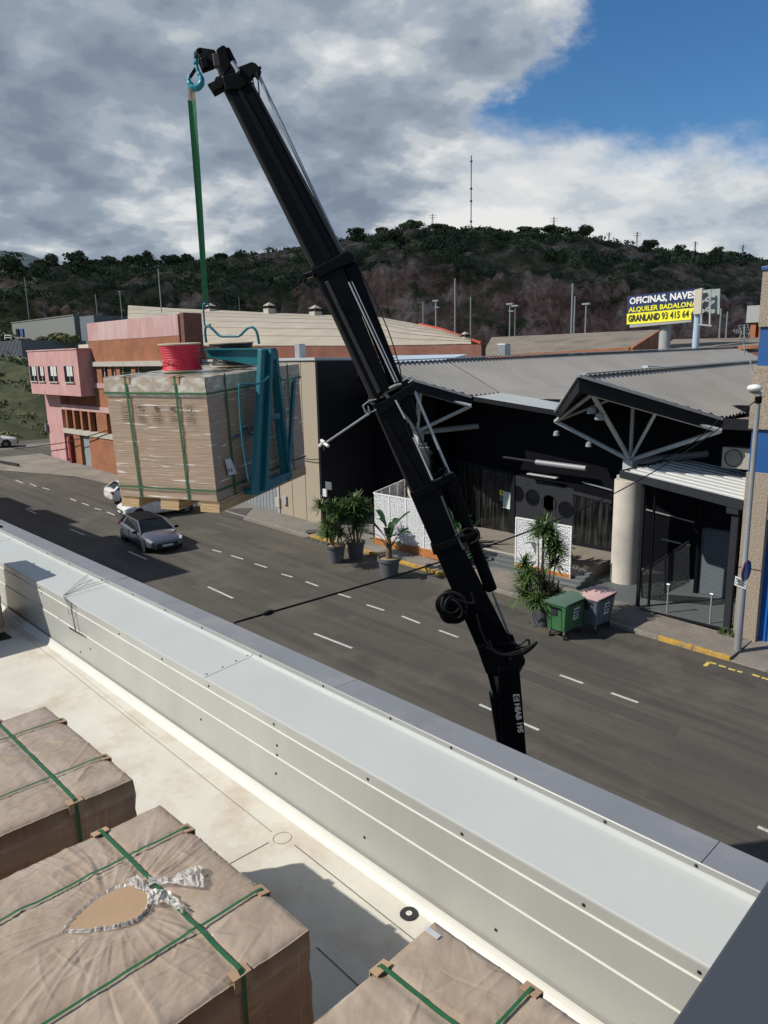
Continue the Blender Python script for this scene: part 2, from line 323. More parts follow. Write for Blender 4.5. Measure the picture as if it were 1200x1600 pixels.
# ---------------------------------------------------------------- mesh builder
class MB:
    def __init__(s): s.v=[]; s.f=[]; s.mi=[]; s.cur=0
    def poly(s,pts,m=None):
        b=len(s.v); s.v+= [tuple(p) for p in pts]; s.f.append(tuple(range(b,b+len(pts)))); s.mi.append(s.cur if m is None else m); return s
    def hexa(s,p,m=None):
        b=len(s.v); s.v+=[tuple(q) for q in p]
        for q in ((0,3,2,1),(4,5,6,7),(0,1,5,4),(1,2,6,5),(2,3,7,6),(3,0,4,7)):
            s.f.append(tuple(b+i for i in q)); s.mi.append(s.cur if m is None else m)
        return s
    def box(s,c,size,R=None,m=None):
        c=Vector(c); hx,hy,hz=[q/2 for q in size]; R=R or Matrix.Identity(3)
        P=[c+R@Vector(q) for q in ((-hx,-hy,-hz),(hx,-hy,-hz),(hx,hy,-hz),(-hx,hy,-hz),(-hx,-hy,hz),(hx,-hy,hz),(hx,hy,hz),(-hx,hy,hz))]
        return s.hexa(P,m)
    def bb(s,x0,x1,y0,y1,z0,z1,m=None): return s.box(((x0+x1)/2,(y0+y1)/2,(z0+z1)/2),(abs(x1-x0),abs(y1-y0),abs(z1-z0)),None,m)
    def tube(s,pts,r,n=8,cap=True,m=None):
        pts=[Vector(p) for p in pts]; rs=r if isinstance(r,(list,tuple)) else [r]*len(pts); b=len(s.v); mi=s.cur if m is None else m
        up=None
        for i,p in enumerate(pts):
            t=(pts[min(i+1,len(pts)-1)]-pts[max(i-1,0)]).normalized()
            if up is None:
                u=Vector((0,0,1)) if abs(t.z)<.9 else Vector((1,0,0)); up=(u-t*u.dot(t)).normalized()
            else: up=(up-t*up.dot(t)).normalized()
            w=t.cross(up)
            for k in range(n):
                a=2*math.pi*k/n; s.v.append(tuple(p+(up*math.cos(a)+w*math.sin(a))*rs[i]))
        for i in range(len(pts)-1):
            for k in range(n):
                k2=(k+1)%n; s.f.append((b+i*n+k,b+(i+1)*n+k,b+(i+1)*n+k2,b+i*n+k2)); s.mi.append(mi)
        if cap:
            s.f.append(tuple(b+k for k in range(n))); s.mi.append(mi)
            e_=b+(len(pts)-1)*n; s.f.append(tuple(e_+k for k in range(n))[::-1]); s.mi.append(mi)
        return s
    def lathe(s,prof,c=(0,0,0),n=24,axis=None,cap=True,m=None):
        # prof: (radius, height) along axis (default z)
        c=Vector(c); ax=Vector(axis or (0,0,1)).normalized(); u=ax.orthogonal().normalized(); w=ax.cross(u); b=len(s.v); mi=s.cur if m is None else m
        for r,h in prof:
            for k in range(n):
                a=2*math.pi*k/n; s.v.append(tuple(c+ax*h+(u*math.cos(a)+w*math.sin(a))*r))
        for i in range(len(prof)-1):
            for k in range(n):
                k2=(k+1)%n; s.f.append((b+i*n+k,b+i*n+k2,b+(i+1)*n+k2,b+(i+1)*n+k)); s.mi.append(mi)
        if cap:
            s.f.append(tuple(b+k for k in range(n))[::-1]); s.mi.append(mi)
            e_=b+(len(prof)-1)*n; s.f.append(tuple(e_+k for k in range(n))); s.mi.append(mi)
        return s
    def prism(s,pts,off,m=None):
        # pts: planar polygon (3-D), extruded by off
        pts=[Vector(p) for p in pts]; off=Vector(off); n=len(pts); b=len(s.v); mi=s.cur if m is None else m
        s.v+=[tuple(p) for p in pts]+[tuple(p+off) for p in pts]
        s.f.append(tuple(b+i for i in range(n))[::-1]); s.f.append(tuple(b+n+i for i in range(n))); s.mi+=[mi,mi]
        for i in range(n):
            j=(i+1)%n; s.f.append((b+i,b+j,b+n+j,b+n+i)); s.mi.append(mi)
        return s
    def bar(s,p,q,w,h,up=(0,0,1),m=None):
        p=Vector(p); q=Vector(q); t=(q-p).normalized(); u=Vector(up); u=(u-t*u.dot(t)); 
        if u.length<1e-4: u=t.orthogonal()
        u.normalize(); v=t.cross(u); R=Matrix((t,v,u)).transposed()
        return s.box((p+q)/2,((q-p).length,w,h),R,m)
    def build(s,name,mats,parent=None,smooth=False,bevel=0.,loc=None,world=True,fix=True):
        me=bpy.data.meshes.new(name)
        off=Vector((0,0,0))
        if parent is not None and world: off=Vector(parent['_o']) if '_o' in parent else Vector((0,0,0))
        elif loc is not None: off=Vector(loc)
        vs=np.array(s.v,dtype=float).reshape(-1,3)-np.array(off)[None,:]
        me.from_pydata(vs.tolist(),[],s.f)
        if not isinstance(mats,(list,tuple)): mats=[mats]
        for m in mats: me.materials.append(M[m] if isinstance(m,str) else m)
        if len(mats)>1: me.polygons.foreach_set('material_index',s.mi)
        if fix:
            bm=bmesh.new(); bm.from_mesh(me)
            if bevel>0:
                bmesh.ops.remove_doubles(bm,verts=bm.verts,dist=1e-5)
                bmesh.ops.recalc_face_normals(bm,faces=bm.faces)
                ed=[e_ for e_ in bm.edges if len(e_.link_faces)==2 and e_.calc_face_angle(0)>.5]
                bmesh.ops.bevel(bm,geom=ed,offset=bevel,segments=2,affect='EDGES',profile=.5,clamp_overlap=True)
            else: bmesh.ops.recalc_face_normals(bm,faces=bm.faces)
            bm.to_mesh(me); bm.free()
        if smooth:
            me.polygons.foreach_set('use_smooth',[True]*len(me.polygons))
            if smooth!='all':
                try: me.set_sharp_from_angle(angle=math.radians(40))
                except Exception: pass
        o=bpy.data.objects.new(name,me); COL.objects.link(o)
        if parent is not None: o.parent=parent; o['_o']=tuple(off)
        elif loc is not None: o.location=loc; o['_o']=tuple(off)
        else: o['_o']=(0,0,0)
        return o
def tag(o,label=None,cat=None,group=None,kind=None):
    if label: o['label']=label
    if cat: o['category']=cat
    if group: o['group']=group
    if kind: o['kind']=kind
    return o
def thing(name,label,cat,loc=(0,0,0),rz=0.,group=None):
    o=bpy.data.objects.new(name,None); COL.objects.link(o); o.location=loc; o.rotation_euler=(0,0,rz); o['_o']=tuple(loc); o.empty_display_size=.2
    return tag(o,label,cat,group)
def struct(o): o['kind']='structure'; return o
def children(o): return [c for c in COL.objects if c.parent==o]
def dup(o,parent=None,kids=None):
    kids=kids if kids is not None else KIDS
    c=o.copy(); COL.objects.link(c); c.parent=parent
    for ch in kids.get(o.name,[]): dup(ch,c,kids)
    return c
KIDS={}
def kidmap():
    KIDS.clear()
    for o in COL.objects:
        if o.parent: KIDS.setdefault(o.parent.name,[]).append(o)
def textmesh(body,w,h,org,xd,yd,name,m,parent,bold=.0,thick=.004,world=True,anchor='l'):
    """text laid on a real surface: org = lower left corner, xd/yd unit directions, w x h metres"""
    cu=bpy.data.curves.new('t','FONT'); cu.body=body; cu.size=1; cu.offset=bold; cu.extrude=0.0; cu.resolution_u=2
    t=bpy.data.objects.new('t',cu); COL.objects.link(t); bpy.context.view_layer.update()
    dg=bpy.context.evaluated_depsgraph_get(); me=bpy.data.meshes.new_from_object(t.evaluated_get(dg)); bpy.data.objects.remove(t); bpy.data.curves.remove(cu)
    v=np.zeros(len(me.vertices)*3); me.vertices.foreach_get('co',v); v=v.reshape(-1,3)
    mn=v.min(0); mx_=v.max(0); sx=w/(mx_[0]-mn[0]); sy=h/(mx_[1]-mn[1])
    xd=Vector(xd).normalized(); yd=Vector(yd).normalized(); nn=xd.cross(yd)
    mb=MB()
    P=[Vector(org)+xd*((q[0]-mn[0])*sx)+yd*((q[1]-mn[1])*sy)+nn*thick for q in v]
    mb.v=[tuple(p) for p in P]; mb.f=[tuple(p.vertices) for p in me.polygons]; mb.mi=[0]*len(mb.f)
    bpy.data.meshes.remove(me)
    return mb.build(name,m,parent,world=world,fix=False)
def rotz(a): return Matrix.Rotation(a,3,'Z')
exec_parts=[]
# ================================================================ GROUND, ROAD, PAVEMENT, HILLS
def strip(poly,dz,name,m,kind='structure'):
    mb=MB(); mb.poly([(p[0],p[1],gz(p[0])+dz) for p in poly]); o=mb.build(name,m,fix=False); o['kind']=kind; return o
mb=MB()
xs=[-420,-66,-60,-30,0,40,120]; 
for i in range(len(xs)-1):
    x0,x1=xs[i],xs[i+1]; mb.poly([(x0,-60,gz(x0)-.05),(x1,-60,gz(x1)-.05),(x1,320,gz(x1)-.05),(x0,320,gz(x0)-.05)])
struct(mb.build('ground','pavement',fix=False))
KY=19.62   # kerb line
def band(x0,x1,y0,y1,dz,name,m,step=None):
    mb=MB(); n=max(1,int(abs(x1-x0)/8)); X=[x0+(x1-x0)*i/n for i in range(n+1)]
    for i in range(n): mb.poly([(X[i],y0,gz(X[i])+dz),(X[i+1],y0,gz(X[i+1])+dz),(X[i+1],y1,gz(X[i+1])+dz),(X[i],y1,gz(X[i])+dz)])
    return struct(mb.build(name,m,fix=False))
band(-55,60,4.3,KY,0.0,'road','asphalt')
# cross street at the far left end, running away along the embankment
strip([(-70,-10),(-55.02,-10),(-55.02,17.5),(-60,22),(-60,90),(-70,90)],.004,'road','asphalt')
# pavement with kerb step, cut by the lowered drive at its right end
def kerb(x0,x1,name,m,w=.14,h=.12,y=KY):
    mb=MB(); n=max(1,round((x1-x0)/.98)); d=(x1-x0)/n
    for i in range(n):
        a,b=x0+i*d+.006,x0+(i+1)*d-.006
        mb.hexa([(a,y,gz(a)-.1),(b,y,gz(b)-.1),(b,y+w,gz(b)-.1),(a,y+w,gz(a)-.1),(a,y,gz(a)+h),(b,y,gz(b)+h),(b,y+w,gz(b)+h),(a,y+w,gz(a)+h)])
    return struct(mb.build(name,m,bevel=.012))
kerb(-25.6,-17.0,'kerb','kerb_yellow'); kerb(-17.0,-14.2,'kerb','kerb_grey'); kerb(-14.2,-8.9,'kerb','kerb_grey'); kerb(-8.9,-6.75,'kerb','kerb_yellow')
kerb(-40,-25.6,'kerb','kerb_grey',h=.05); kerb(-6.75,10,'kerb','kerb_grey',h=.03)
mb=MB()
for x0,x1,h in ((-25.6,-6.75,.118),(-6.73,10,.03)):
    mb.hexa([(x0,KY+.145,gz(x0)-.1),(x1,KY+.145,gz(x1)-.1),(x1,21.6,gz(x1)-.1),(x0,21.6,gz(x0)-.1),(x0,KY+.145,gz(x0)+h),(x1,KY+.145,gz(x1)+h),(x1,21.6,gz(x1)+.118),(x0,21.6,gz(x0)+.118)])
struct(mb.build('pavement','paving_slab',fix=False))
band(-55,-25.62,19.3,21.6,.012,'pavement','pavement')
# concrete verge near the far left junction
strip([(-58.5,15.6),(-55.1,14.9),(-48,18.2),(-38,19.2),(-38,20.3),(-60,20.3),(-60,17.4)],.020,'pavement','verge')
mb=MB(); mb.bar((-60,16.0,1.92),(-54.5,16.9,1.78),.12,.16); tag(mb.build('kerb_barrier','ink'),'long dark low barrier lying at the edge of the far road junction','barrier')
# road markings
mb=MB()
def dash(p,q,w=.09,dz=.006):
    p=gnd(*p); q=gnd(*q); t=(q-p); t.z=0; t.normalize(); s=Vector((-t.y,t.x,0))*w/2
    mb.poly([(v.x,v.y,gz(v.x)+dz) for v in (p-s,q-s,q+s,p+s)])
for pq in (((110,827),(132,836)),((201,862),(229,874)),((325,917),(364,935)),((491,990),(550,1013)),((749,1101),(842,1141)),((1184,1292),(1230,1312)),
    ((40,795),(57,803)),((361,868),(380,874)),((398,881),(417,887)),((440,897),(457,902)),((478,909),(497,916)),((525,927),(548,934)),((573,945),(600,954)),((628,963),(656,974)),((686,985),(716,996)),((875,1055),(911,1068)),((955,1083),(997,1098)),
    ((332,859),(346,863)),((24,750),(36,755)),((47,756),(57,760)),((66,762),(77,765)),((110,779),(119,783)),((128,786),(139,790)),((148,794),(158,797)),((167,800),(179,805)),((192,809),(200,812))):
    dash(*pq)
struct(mb.build('road_markings','white_paint',fix=False))
mb=MB()
for pq in (((1101,1041),(1108,1035)),((1108,1035),(1119,1038)),((1123,1040),(1134,1043)),((1138,1045),(1149,1048)),((1152,1049),(1160,1051)),((1175,1054),(1187,1058)),((1190,1059),(1206,1064)),((1212,1065),(1228,1069))): dash(*pq,w=.1,dz=.008)
struct(mb.build('road_markings','yellow_paint',fix=False))
mb=MB()
P=[gnd(*p) for p in ((300,829),(318,822),(345,811),(366,800),(382,794))]
for a_,b_ in zip(P,P[1:]):
    t=(b_-a_).normalized(); s=Vector((-t.y,t.x,0))*.025; mb.poly([(v.x,v.y,gz(v.x)+.005) for v in (a_-s,b_-s,b_+s,a_+s)])
P=[gnd(*p) for p in ((940,1047),(1000,1062),(1060,1085),(1120,1100),(1200,1120))]
for a_,b_ in zip(P,P[1:]):
    t=(b_-a_).normalized(); s=Vector((-t.y,t.x,0))*.012; mb.poly([(v.x,v.y,gz(v.x)+.005) for v in (a_-s,b_-s,b_+s,a_+s)])
struct(mb.build('road_crack','seam',fix=False))
q=[gnd(*p) for p in ((338,797),(395,794),(378,812),(350,806))]
mb=MB(); mb.prism([(v.x,v.y,gz(v.x)+.006) for v in q],(0,0,.02)); tag(mb.build('steel_plate','steel_dark'),'dark steel road plate lying on the asphalt under the hanging load','plate')
for px,py,lab in ((566,829,'small dark round cover in the pavement left of the longer white screen'),(488,830,'small dark round cover in the pavement left of the spiky pots')):
    c_=gnd(px,py,.125); t=thing('inspection_cover',lab,'manhole cover',c_); mb=MB(); mb.lathe([(.32,-.02),(.32,.006),(.27,.008),(.26,.003),(0,.003)],c_,24,cap=False); mb.build('lid','steel_dark',t)
mb=MB()
for x0,x1,y0,y1 in ((-20.5,-16.2,16.9,18.1),(-12.6,-6.1,14.6,15.2),(-34,-27,17.2,17.9)):
    mb.poly([(x0,y0,gz(x0)+.004),(x1,y0+.1,gz(x1)+.004),(x1-.1,y1,gz(x1)+.004),(x0+.2,y1-.05,gz(x0)+.004)])
D('patch',(.070,.065,.056),.92,var=.2,vs=20,bump=.4,bs=60); struct(mb.build('road_patch','patch',fix=False))
# ---- hills
def azel(px,py):
    r=ray(px,py); return math.degrees(math.atan2(r.x,r.y)),math.tan(math.asin(r.z))
prof=[(-150,425),(0,420),(60,415),(110,408),(160,412),(230,408),(300,404),(340,397),(400,390),(460,384),(530,372),(590,362),(640,355),(700,356),(760,357),(830,360),(880,361),(930,368),(980,378),(1040,384),(1100,390),(1160,396),(1230,400),(1350,410),(1500,430)]
PR=sorted(azel(*p) for p in prof); PA=np.array([p[0] for p in PR]); PT=np.array([p[1] for p in PR])
def vnoise(x,y,seed=0,oct=5,s=1.,rough=.5):
    """cheap value noise, numpy arrays"""
    out=np.zeros_like(x); amp=1.; tot=0
    for o in range(oct):
        xi=x*s; yi=y*s; x0=np.floor(xi); y0=np.floor(yi); fx=xi-x0; fy=yi-y0; fx=fx*fx*(3-2*fx); fy=fy*fy*(3-2*fy)
        def h(a,b):
            v=np.sin(a*127.1+b*311.7+seed*74.7+o*19.3)*43758.5453; return v-np.floor(v)
        v=(h(x0,y0)*(1-fx)+h(x0+1,y0)*fx)*(1-fy)+(h(x0,y0+1)*(1-fx)+h(x0+1,y0+1)*fx)*fy
        out+=amp*v; tot+=amp; amp*=rough; s*=2.03
    return out/tot
RR0,RR1=150.,430.
def hill(az_,r):
    """height and rock mask of the hillside at azimuth (deg) and distance (m) from the yard"""
    x=r*np.sin(np.radians(az_)); y=r*np.cos(np.radians(az_))
    top=CAMZ+RR1*np.interp(az_,PA,PT)-3.5
    t=np.clip((r-RR0)/(RR1-RR0),0,1)
    n1=vnoise(x,y,1,5,1/70.); n2=vnoise(x,y,5,5,1/22.); n3=vnoise(x,y,9,4,1/7.)
    # quarry cliff: strong between az -52 and -12, patches further left
    cw=np.clip(np.interp(az_,[-80,-71,-69,-66,-63,-58,-53,-50,-46,-42,-36,-30,-20,-10],[0,.2,.9,.6,.7,.45,.6,.9,1,1,1,1,.95,.9])+(n1-.5)*.7,0,1)
    base=3+10*np.clip(t/.2,0,1)
    edge=.16+.10*(n1-.5)*2
    step=1/(1+np.exp(-(t-edge)/.02))
    ch=CAMZ+(RR0+45)*np.interp(az_,[-75,-68,-60,-50,-45,-38,-33,-25,-15],[.045,.062,.055,.085,.10,.105,.085,.055,.05])*1.05
    slope=ch+(top-ch)*np.clip((t-edge)/(1-edge),0,1)**.85
    z=base*(1-step)+slope*step
    z0=base+(top-base)*t**.9
    z=z0*(1-cw)+z*cw
    z+= (n2-.5)*12*np.clip(t*3,0,1)*np.clip((1.02-t)*4,.35,1)+(n3-.5)*5.*np.clip((1.03-t)*4,.3,1)
    gl=np.abs(vnoise(az_*1.1+.0*r,r/70.,41,4,1.)-.5)*2; gl2=np.abs(vnoise(x,y,47,4,1/11.)-.5)*2
    z+=(gl*4.5+gl2*3.5-3.)*np.clip(cw*1.2,0,1)*np.exp(-((t-edge-.02)/.13)**2)
    z=np.where(r>RR1,z-(r-RR1)*.25,z)
    n4=vnoise(x,y,21,4,1/26.)
    rock=np.clip(cw*np.exp(-((t-edge)/.13)**2)*(.75+1.2*(n2-.35)),0,1)
    rock=np.maximum(rock,np.clip((n4-.52)*8,0,1)*np.clip((t-.2)*5,0,1)*.95)
    return z,np.clip(rock,0,1),t
AZ=np.linspace(-92,4,640); RD=np.concatenate([np.linspace(130,150,4),np.linspace(153,250,60),np.linspace(253,430,80),np.linspace(436,560,12)])
A2,R2=np.meshgrid(AZ,RD); Z2,K2,T2=hill(A2,R2)
X2=R2*np.sin(np.radians(A2)); Y2=R2*np.cos(np.radians(A2))
me=bpy.data.meshes.new('hills'); nr,na=A2.shape
vv=np.stack([X2.ravel(),Y2.ravel(),Z2.ravel()],1)
ii=np.arange(nr*na).reshape(nr,na); ff=np.stack([ii[:-1,:-1].ravel(),ii[:-1,1:].ravel(),ii[1:,1:].ravel(),ii[1:,:-1].ravel()],1)
me.from_pydata(vv.tolist(),[],ff.tolist())
at=me.attributes.new('rock','FLOAT','POINT'); at.data.foreach_set('value',K2.ravel().astype(np.float32))
cl=me.attributes.new('low','FLOAT','POINT'); cl.data.foreach_set('value',np.clip(1.7-T2.ravel()*4.2,0,1).astype(np.float32))
me.polygons.foreach_set('use_smooth',[True]*len(me.polygons))
m=bpy.data.materials.new('hillside'); m.use_nodes=True; nt,p=nodes(m); L=nt.links.new
def ng(t,**k):
    n=nt.nodes.new(t)
    for q_,v in k.items(): setattr(n,q_,v)
    return n
def nz(s,d=8,r=.65,vec=None):
    n=ng('ShaderNodeTexNoise'); n.inputs['Scale'].default_value=s; n.inputs['Detail'].default_value=d; n.inputs['Roughness'].default_value=r
    L(vec or tcx,n.inputs['Vector']); return n.outputs[0]
def rampc(v,st):
    r=ng('ShaderNodeValToRGB')
    while len(r.color_ramp.elements)<len(st): r.color_ramp.elements.new(.5)
    for e_,(q_,c) in zip(r.color_ramp.elements,st): e_.position=q_; e_.color=(*c,1)
    L(v,r.inputs[0]); return r.outputs[0]
def mixc(f,a_,b_,bt='MIX'):
    n=ng('ShaderNodeMix',data_type='RGBA',blend_type=bt)
    if isinstance(f,(int,float)): n.inputs[0].default_value=f
    else: L(f,n.inputs[0])
    L(a_,n.inputs[6]); L(b_,n.inputs[7]); return n.outputs[2]
tcx=ng('ShaderNodeTexCoord').outputs['Object']
mpz=ng('ShaderNodeMapping'); mpz.inputs['Scale'].default_value=(1,1,.7); L(tcx,mpz.inputs[0])
ar=ng('ShaderNodeAttribute',attribute_name='rock'); al=ng('ShaderNodeAttribute',attribute_name='low')
veg=rampc(nz(.11,9,.7),[(.36,(.055,.066,.028)),(.46,(.115,.120,.055)),(.54,(.20,.180,.10)),(.64,(.40,.33,.22))])
rockc=rampc(nz(.13,12,.80,mpz.outputs[0]),[(.38,(.10,.075,.055)),(.46,(.26,.19,.135)),(.53,(.48,.35,.25)),(.61,(.85,.68,.50))])
redc=rampc(nz(.10,12,.80,mpz.outputs[0]),[(.38,(.13,.070,.050)),(.46,(.38,.19,.135)),(.52,(.60,.34,.25)),(.60,(.92,.66,.52))])
rk=mixc(al.outputs['Fac'],rockc,redc)
ms=ng('ShaderNodeMath',operation='ADD'); a7=ng('ShaderNodeMath',operation='MULTIPLY'); L(ar.outputs['Fac'],a7.inputs[0]); a7.inputs[1].default_value=.80; L(a7.outputs[0],ms.inputs[0]); s2_=ng('ShaderNodeMath',operation='MULTIPLY_ADD'); L(nz(.13,10,.74),s2_.inputs[0]); s2_.inputs[1].default_value=2.2; s2_.inputs[2].default_value=-1.12; L(s2_.outputs[0],ms.inputs[1])
mr=ng('ShaderNodeMapRange'); mr.inputs[1].default_value=.38; mr.inputs[2].default_value=.60; L(ms.outputs[0],mr.inputs[0])
L(mixc(mr.outputs[0],veg,rk),p.inputs['Base Color']); p.inputs['Roughness'].default_value=.95; p.inputs['Specular IOR Level'].default_value=.1
bp=ng('ShaderNodeBump'); bp.inputs['Strength'].default_value=1.; bp.inputs['Distance'].default_value=4.0; L(nz(.35,10,.75),bp.inputs['Height']); L(bp.outputs[0],p.inputs['Normal'])
me.materials.append(m); o=bpy.data.objects.new('hills',me); COL.objects.link(o); o['kind']='structure'
# distant peak, far left
mb=MB(); c0=Vector((-1150,375,60)); nn=26
rows=[]
for i in range(9):
    rr=i/8; row=[]
    for k in range(nn):
        a_=2*math.pi*k/nn; R_=230*rr*(1+.12*math.sin(3*a_+1)+.08*math.sin(7*a_)); row.append((c0.x+R_*math.cos(a_),c0.y+R_*math.sin(a_)*1.2,c0.z+105*(math.cos(rr*math.pi)*.5+.5)+random.uniform(-2,2)))
    rows.append(row)
for i in range(8):
    for k in range(nn):
        k2=(k+1)%nn; mb.poly([rows[i][k],rows[i][k2],rows[i+1][k2],rows[i+1][k]])
D('far_hill',(.05,.075,.085),.95,var=.3,vs=.03)  # bluish colour stands in for distance haze
struct(mb.build('hills','far_hill',smooth='all',fix=False))
# ---- foliage helpers (numpy)
def leafcloud(cx,cy,cz,rx,ry,rz,n,size,flat=.0):
    """n leaf clump quads through an ellipsoid; returns verts (n*4,3)"""
    u=np.random.normal(size=(n,3)); u/=np.linalg.norm(u,axis=1)[:,None]; rad=np.random.uniform(.55,1.05,(n,1))
    c=u*rad*np.array([[rx,ry,rz]])+np.array([[cx,cy,cz]])
    nrm=u+np.random.normal(scale=.55,size=(n,3)); nrm/=np.linalg.norm(nrm,axis=1)[:,None]
    a_=np.cross(nrm,np.random.normal(size=(n,3))); a_/=np.linalg.norm(a_,axis=1)[:,None]; b_=np.cross(nrm,a_)
    s=size*np.random.uniform(.6,1.35,(n,1)); a_=a_*s; b_=b_*s*.8
    return np.stack([c-a_-b_,c+a_-b_*.6,c+a_*.8+b_,c-a_*.7+b_*.9],1).reshape(-1,3)
def cloudmesh(name,V,matn,parent=None,loc=None):
    V=np.concatenate(V) if isinstance(V,list) else V
    off=np.zeros(3)
    if parent is not None: off=np.array(parent['_o'])
    elif loc is not None: off=np.array(loc,dtype=float)
    n=len(V)//4; me=bpy.data.meshes.new(name)
    me.vertices.add(n*4); me.vertices.foreach_set('co',(V-off).ravel()); me.loops.add(n*4); me.loops.foreach_set('vertex_index',np.arange(n*4)); me.polygons.add(n)
    me.polygons.foreach_set('loop_start',np.arange(0,n*4,4)); me.polygons.foreach_set('loop_total',np.full(n,4)); me.update(calc_edges=True)
    if isinstance(matn,(list,tuple)):
        for q_ in matn: me.materials.append(M[q_])
        me.polygons.foreach_set('material_index',np.random.randint(0,len(matn),n))
    else: me.materials.append(M[matn])
    o=bpy.data.objects.new(name,me); COL.objects.link(o)
    if parent is not None: o.parent=parent
    elif loc is not None: o.location=loc
    return o
# scrub on the hillside: uncountable, one object
def scrub():
    N=21000; a_=np.random.uniform(-88,-3,N); r=np.sqrt(np.random.uniform(158**2,436**2,N)); z,k,t=hill(a_,r)
    x=r*np.sin(np.radians(a_)); y=r*np.cos(np.radians(a_))
    dn=vnoise(x,y,33,4,1/30.); keep=(np.random.rand(N)<np.where(t>.93,1.,np.clip((dn-.44)*4.2,0.10,.85))*np.clip(1.05-k*1.0,.30,1)*np.where(t>.9,1.,.85))
    out=[[],[],[]]
    for x_,y_,z_,t_ in zip(x[keep],y[keep],z[keep],t[keep]):
        s=random.uniform(.8,2.1)*(1.5 if random.random()<.2 else .85)
        nl=int(26+s*20); out[0 if random.random()<.55 else (1 if random.random()<.6 else 2)].append(leafcloud(x_,y_,z_+s*.35,s*1.15,s*1.15,s*.8,nl,s*.17))
    for V,mn in zip(out,('leaf_dark','leaf_mid','leaf_olive')):
        o=cloudmesh('hillside_scrub',V,mn); o['kind']='stuff'; o['label']='green scrub growing over the rocky hillside'; o['category']='scrub'
scrub()
# countable trees along the skyline
def tree_at(px,pyb,hgt,wid,label,name='tree',r=None,az_=None,group='trees on the skyline of the hill',leaf=('leaf_dark','leaf_mid'),lobes=7,base=None,n=110):
    if base is None:
        a_,_t=azel(px,pyb); rr=r or RR1-8; z=float(hill(np.array([a_]),np.array([rr]))[0][0]); b=Vector((rr*math.sin(math.radians(a_)),rr*math.cos(math.radians(a_)),z))
    else: b=Vector(base)
    t=thing(name,label,'tree',b,0,group)
    mb=MB(); mb.tube([b-Vector((0,0,.6)),b+Vector((wid*.05,0,hgt*.3)),b+Vector((0,0,hgt*.62))],[hgt*.035,hgt*.025,hgt*.012],6)
    for k in range(4):
        a2=random.uniform(0,6.28); mb.tube([b+Vector((wid*.03,0,hgt*.32)),b+Vector((math.cos(a2)*wid*.3,math.sin(a2)*wid*.3,hgt*random.uniform(.55,.75)))],[hgt*.015,hgt*.006],5)
    mb.build('trunk','bark',t)
    V=[]
    for k in range(lobes):
        a2=random.uniform(0,6.28); d=random.uniform(.0,.34)*wid; s=random.uniform(.2,.32)
        V.append(leafcloud(b.x+math.cos(a2)*d,b.y+math.sin(a2)*d,b.z+hgt*random.uniform(.28,.80),wid*s*1.15,wid*s*1.15,hgt*s*.75,n,wid*.05))
    cloudmesh('crown',V,leaf,t); return t
def ordw(n):
    T=['first','second','third','fourth','fifth','sixth','seventh','eighth','ninth','tenth','eleventh','twelfth','thirteenth','fourteenth','fifteenth','sixteenth','seventeenth','eighteenth','nineteenth','twentieth']
    if n<=20: return T[n-1]
    if n==30: return 'thirtieth'
    return ('twenty-' if n<30 else 'thirty-')+T[n%10-1]
SKY_T=sorted(((30,420,7,7),(60,414,9,9),(82,413,11,8),(119,409,13,9),(137,411,9,8),(152,411,8,8),(172,413,9,9),(200,409,10,9),(212,408,8,8),(232,408,14,7),(248,406,9,7),(262,405,11,9),(275,405,9,8),(293,404,9,8),(345,397,6,8),(372,394,5,8),(596,362,7,8),(642,355,9,11),(681,356,6,10),(708,356,6,8),(752,357,7,8),(772,357,6,7),(818,359,7,8),(835,360,6,7),(861,361,9,10),(876,361,8,9),(893,362,6,8),(1062,387,8,6),(1118,392,9,7),(1141,395,8,7)))
for i_,(px,pyb,h,w) in enumerate(SKY_T):
    tree_at(px,pyb,h*.72,w*1.15,'dark tree against the sky on the hilltop, '+ordw(i_+1)+' from the left')
# bigger trees scattered on the face of the hill
FACE_T=sorted(((560,330,8,10),(605,300,9,13),(625,300,8,11),(590,300,8,10),(700,330,7,10),(760,320,7,10),(840,330,8,10),(915,340,8,10),(1010,350,8,11),(1075,340,7,10),(690,260,6,8),(780,240,5,7),(860,235,5,7),(1120,300,7,9),(120,330,9,11),(60,300,9,11),(20,280,10,12),(150,330,8,10),(220,340,8,9),(300,330,6,9)))
for i_,(px,r_,h,w) in enumerate(FACE_T):
    tree_at(px,400,h*.8,w*.8,'round dark green tree on the face of the hill, '+ordw(i_+1)+' from the left',r=r_,group='trees on the face of the hill')
# ================================================================ OWN WAREHOUSE: flat roof, parapet
YB=3.13; SL=-.0155
def sk(mb):      # the building stands slightly off the street direction
    mb.v=[(x,y+SL*(x+5.),z) for x,y,z in mb.v]; return mb
own=thing('warehouse_building','flat roofed warehouse with cream roof and light grey metal parapet in the foreground','building',(0,0,0))
def extr(prof,x0,x1,name,m,parent=own,**k):
    mb=MB(); n=len(prof)
    for (y0,z0),(y1,z1) in zip(prof,prof[1:]): mb.poly([(x0,y0,z0),(x1,y0,z0),(x1,y1,z1),(x0,y1,z1)])
    return sk(mb).build(name,m,parent,fix=False,**k)
mb=MB(); mb.bb(-29.3,-.4,-8,3.06,4.6,4.9); sk(mb).build('roof_membrane','membrane',own)
pr=[(2.99,4.901)]+[(3.085-.10*math.cos(t),5.0-.10*math.sin(t)+.0) for t in np.linspace(math.pi/2*.95,0,6)]
pr=[(3.012,4.902),(3.02,4.905),(3.032,4.912),(3.045,4.925),(3.058,4.942),(3.070,4.965),(3.074,4.985)]
extr(pr,-29.3,-.35,'cove_strip','cove')
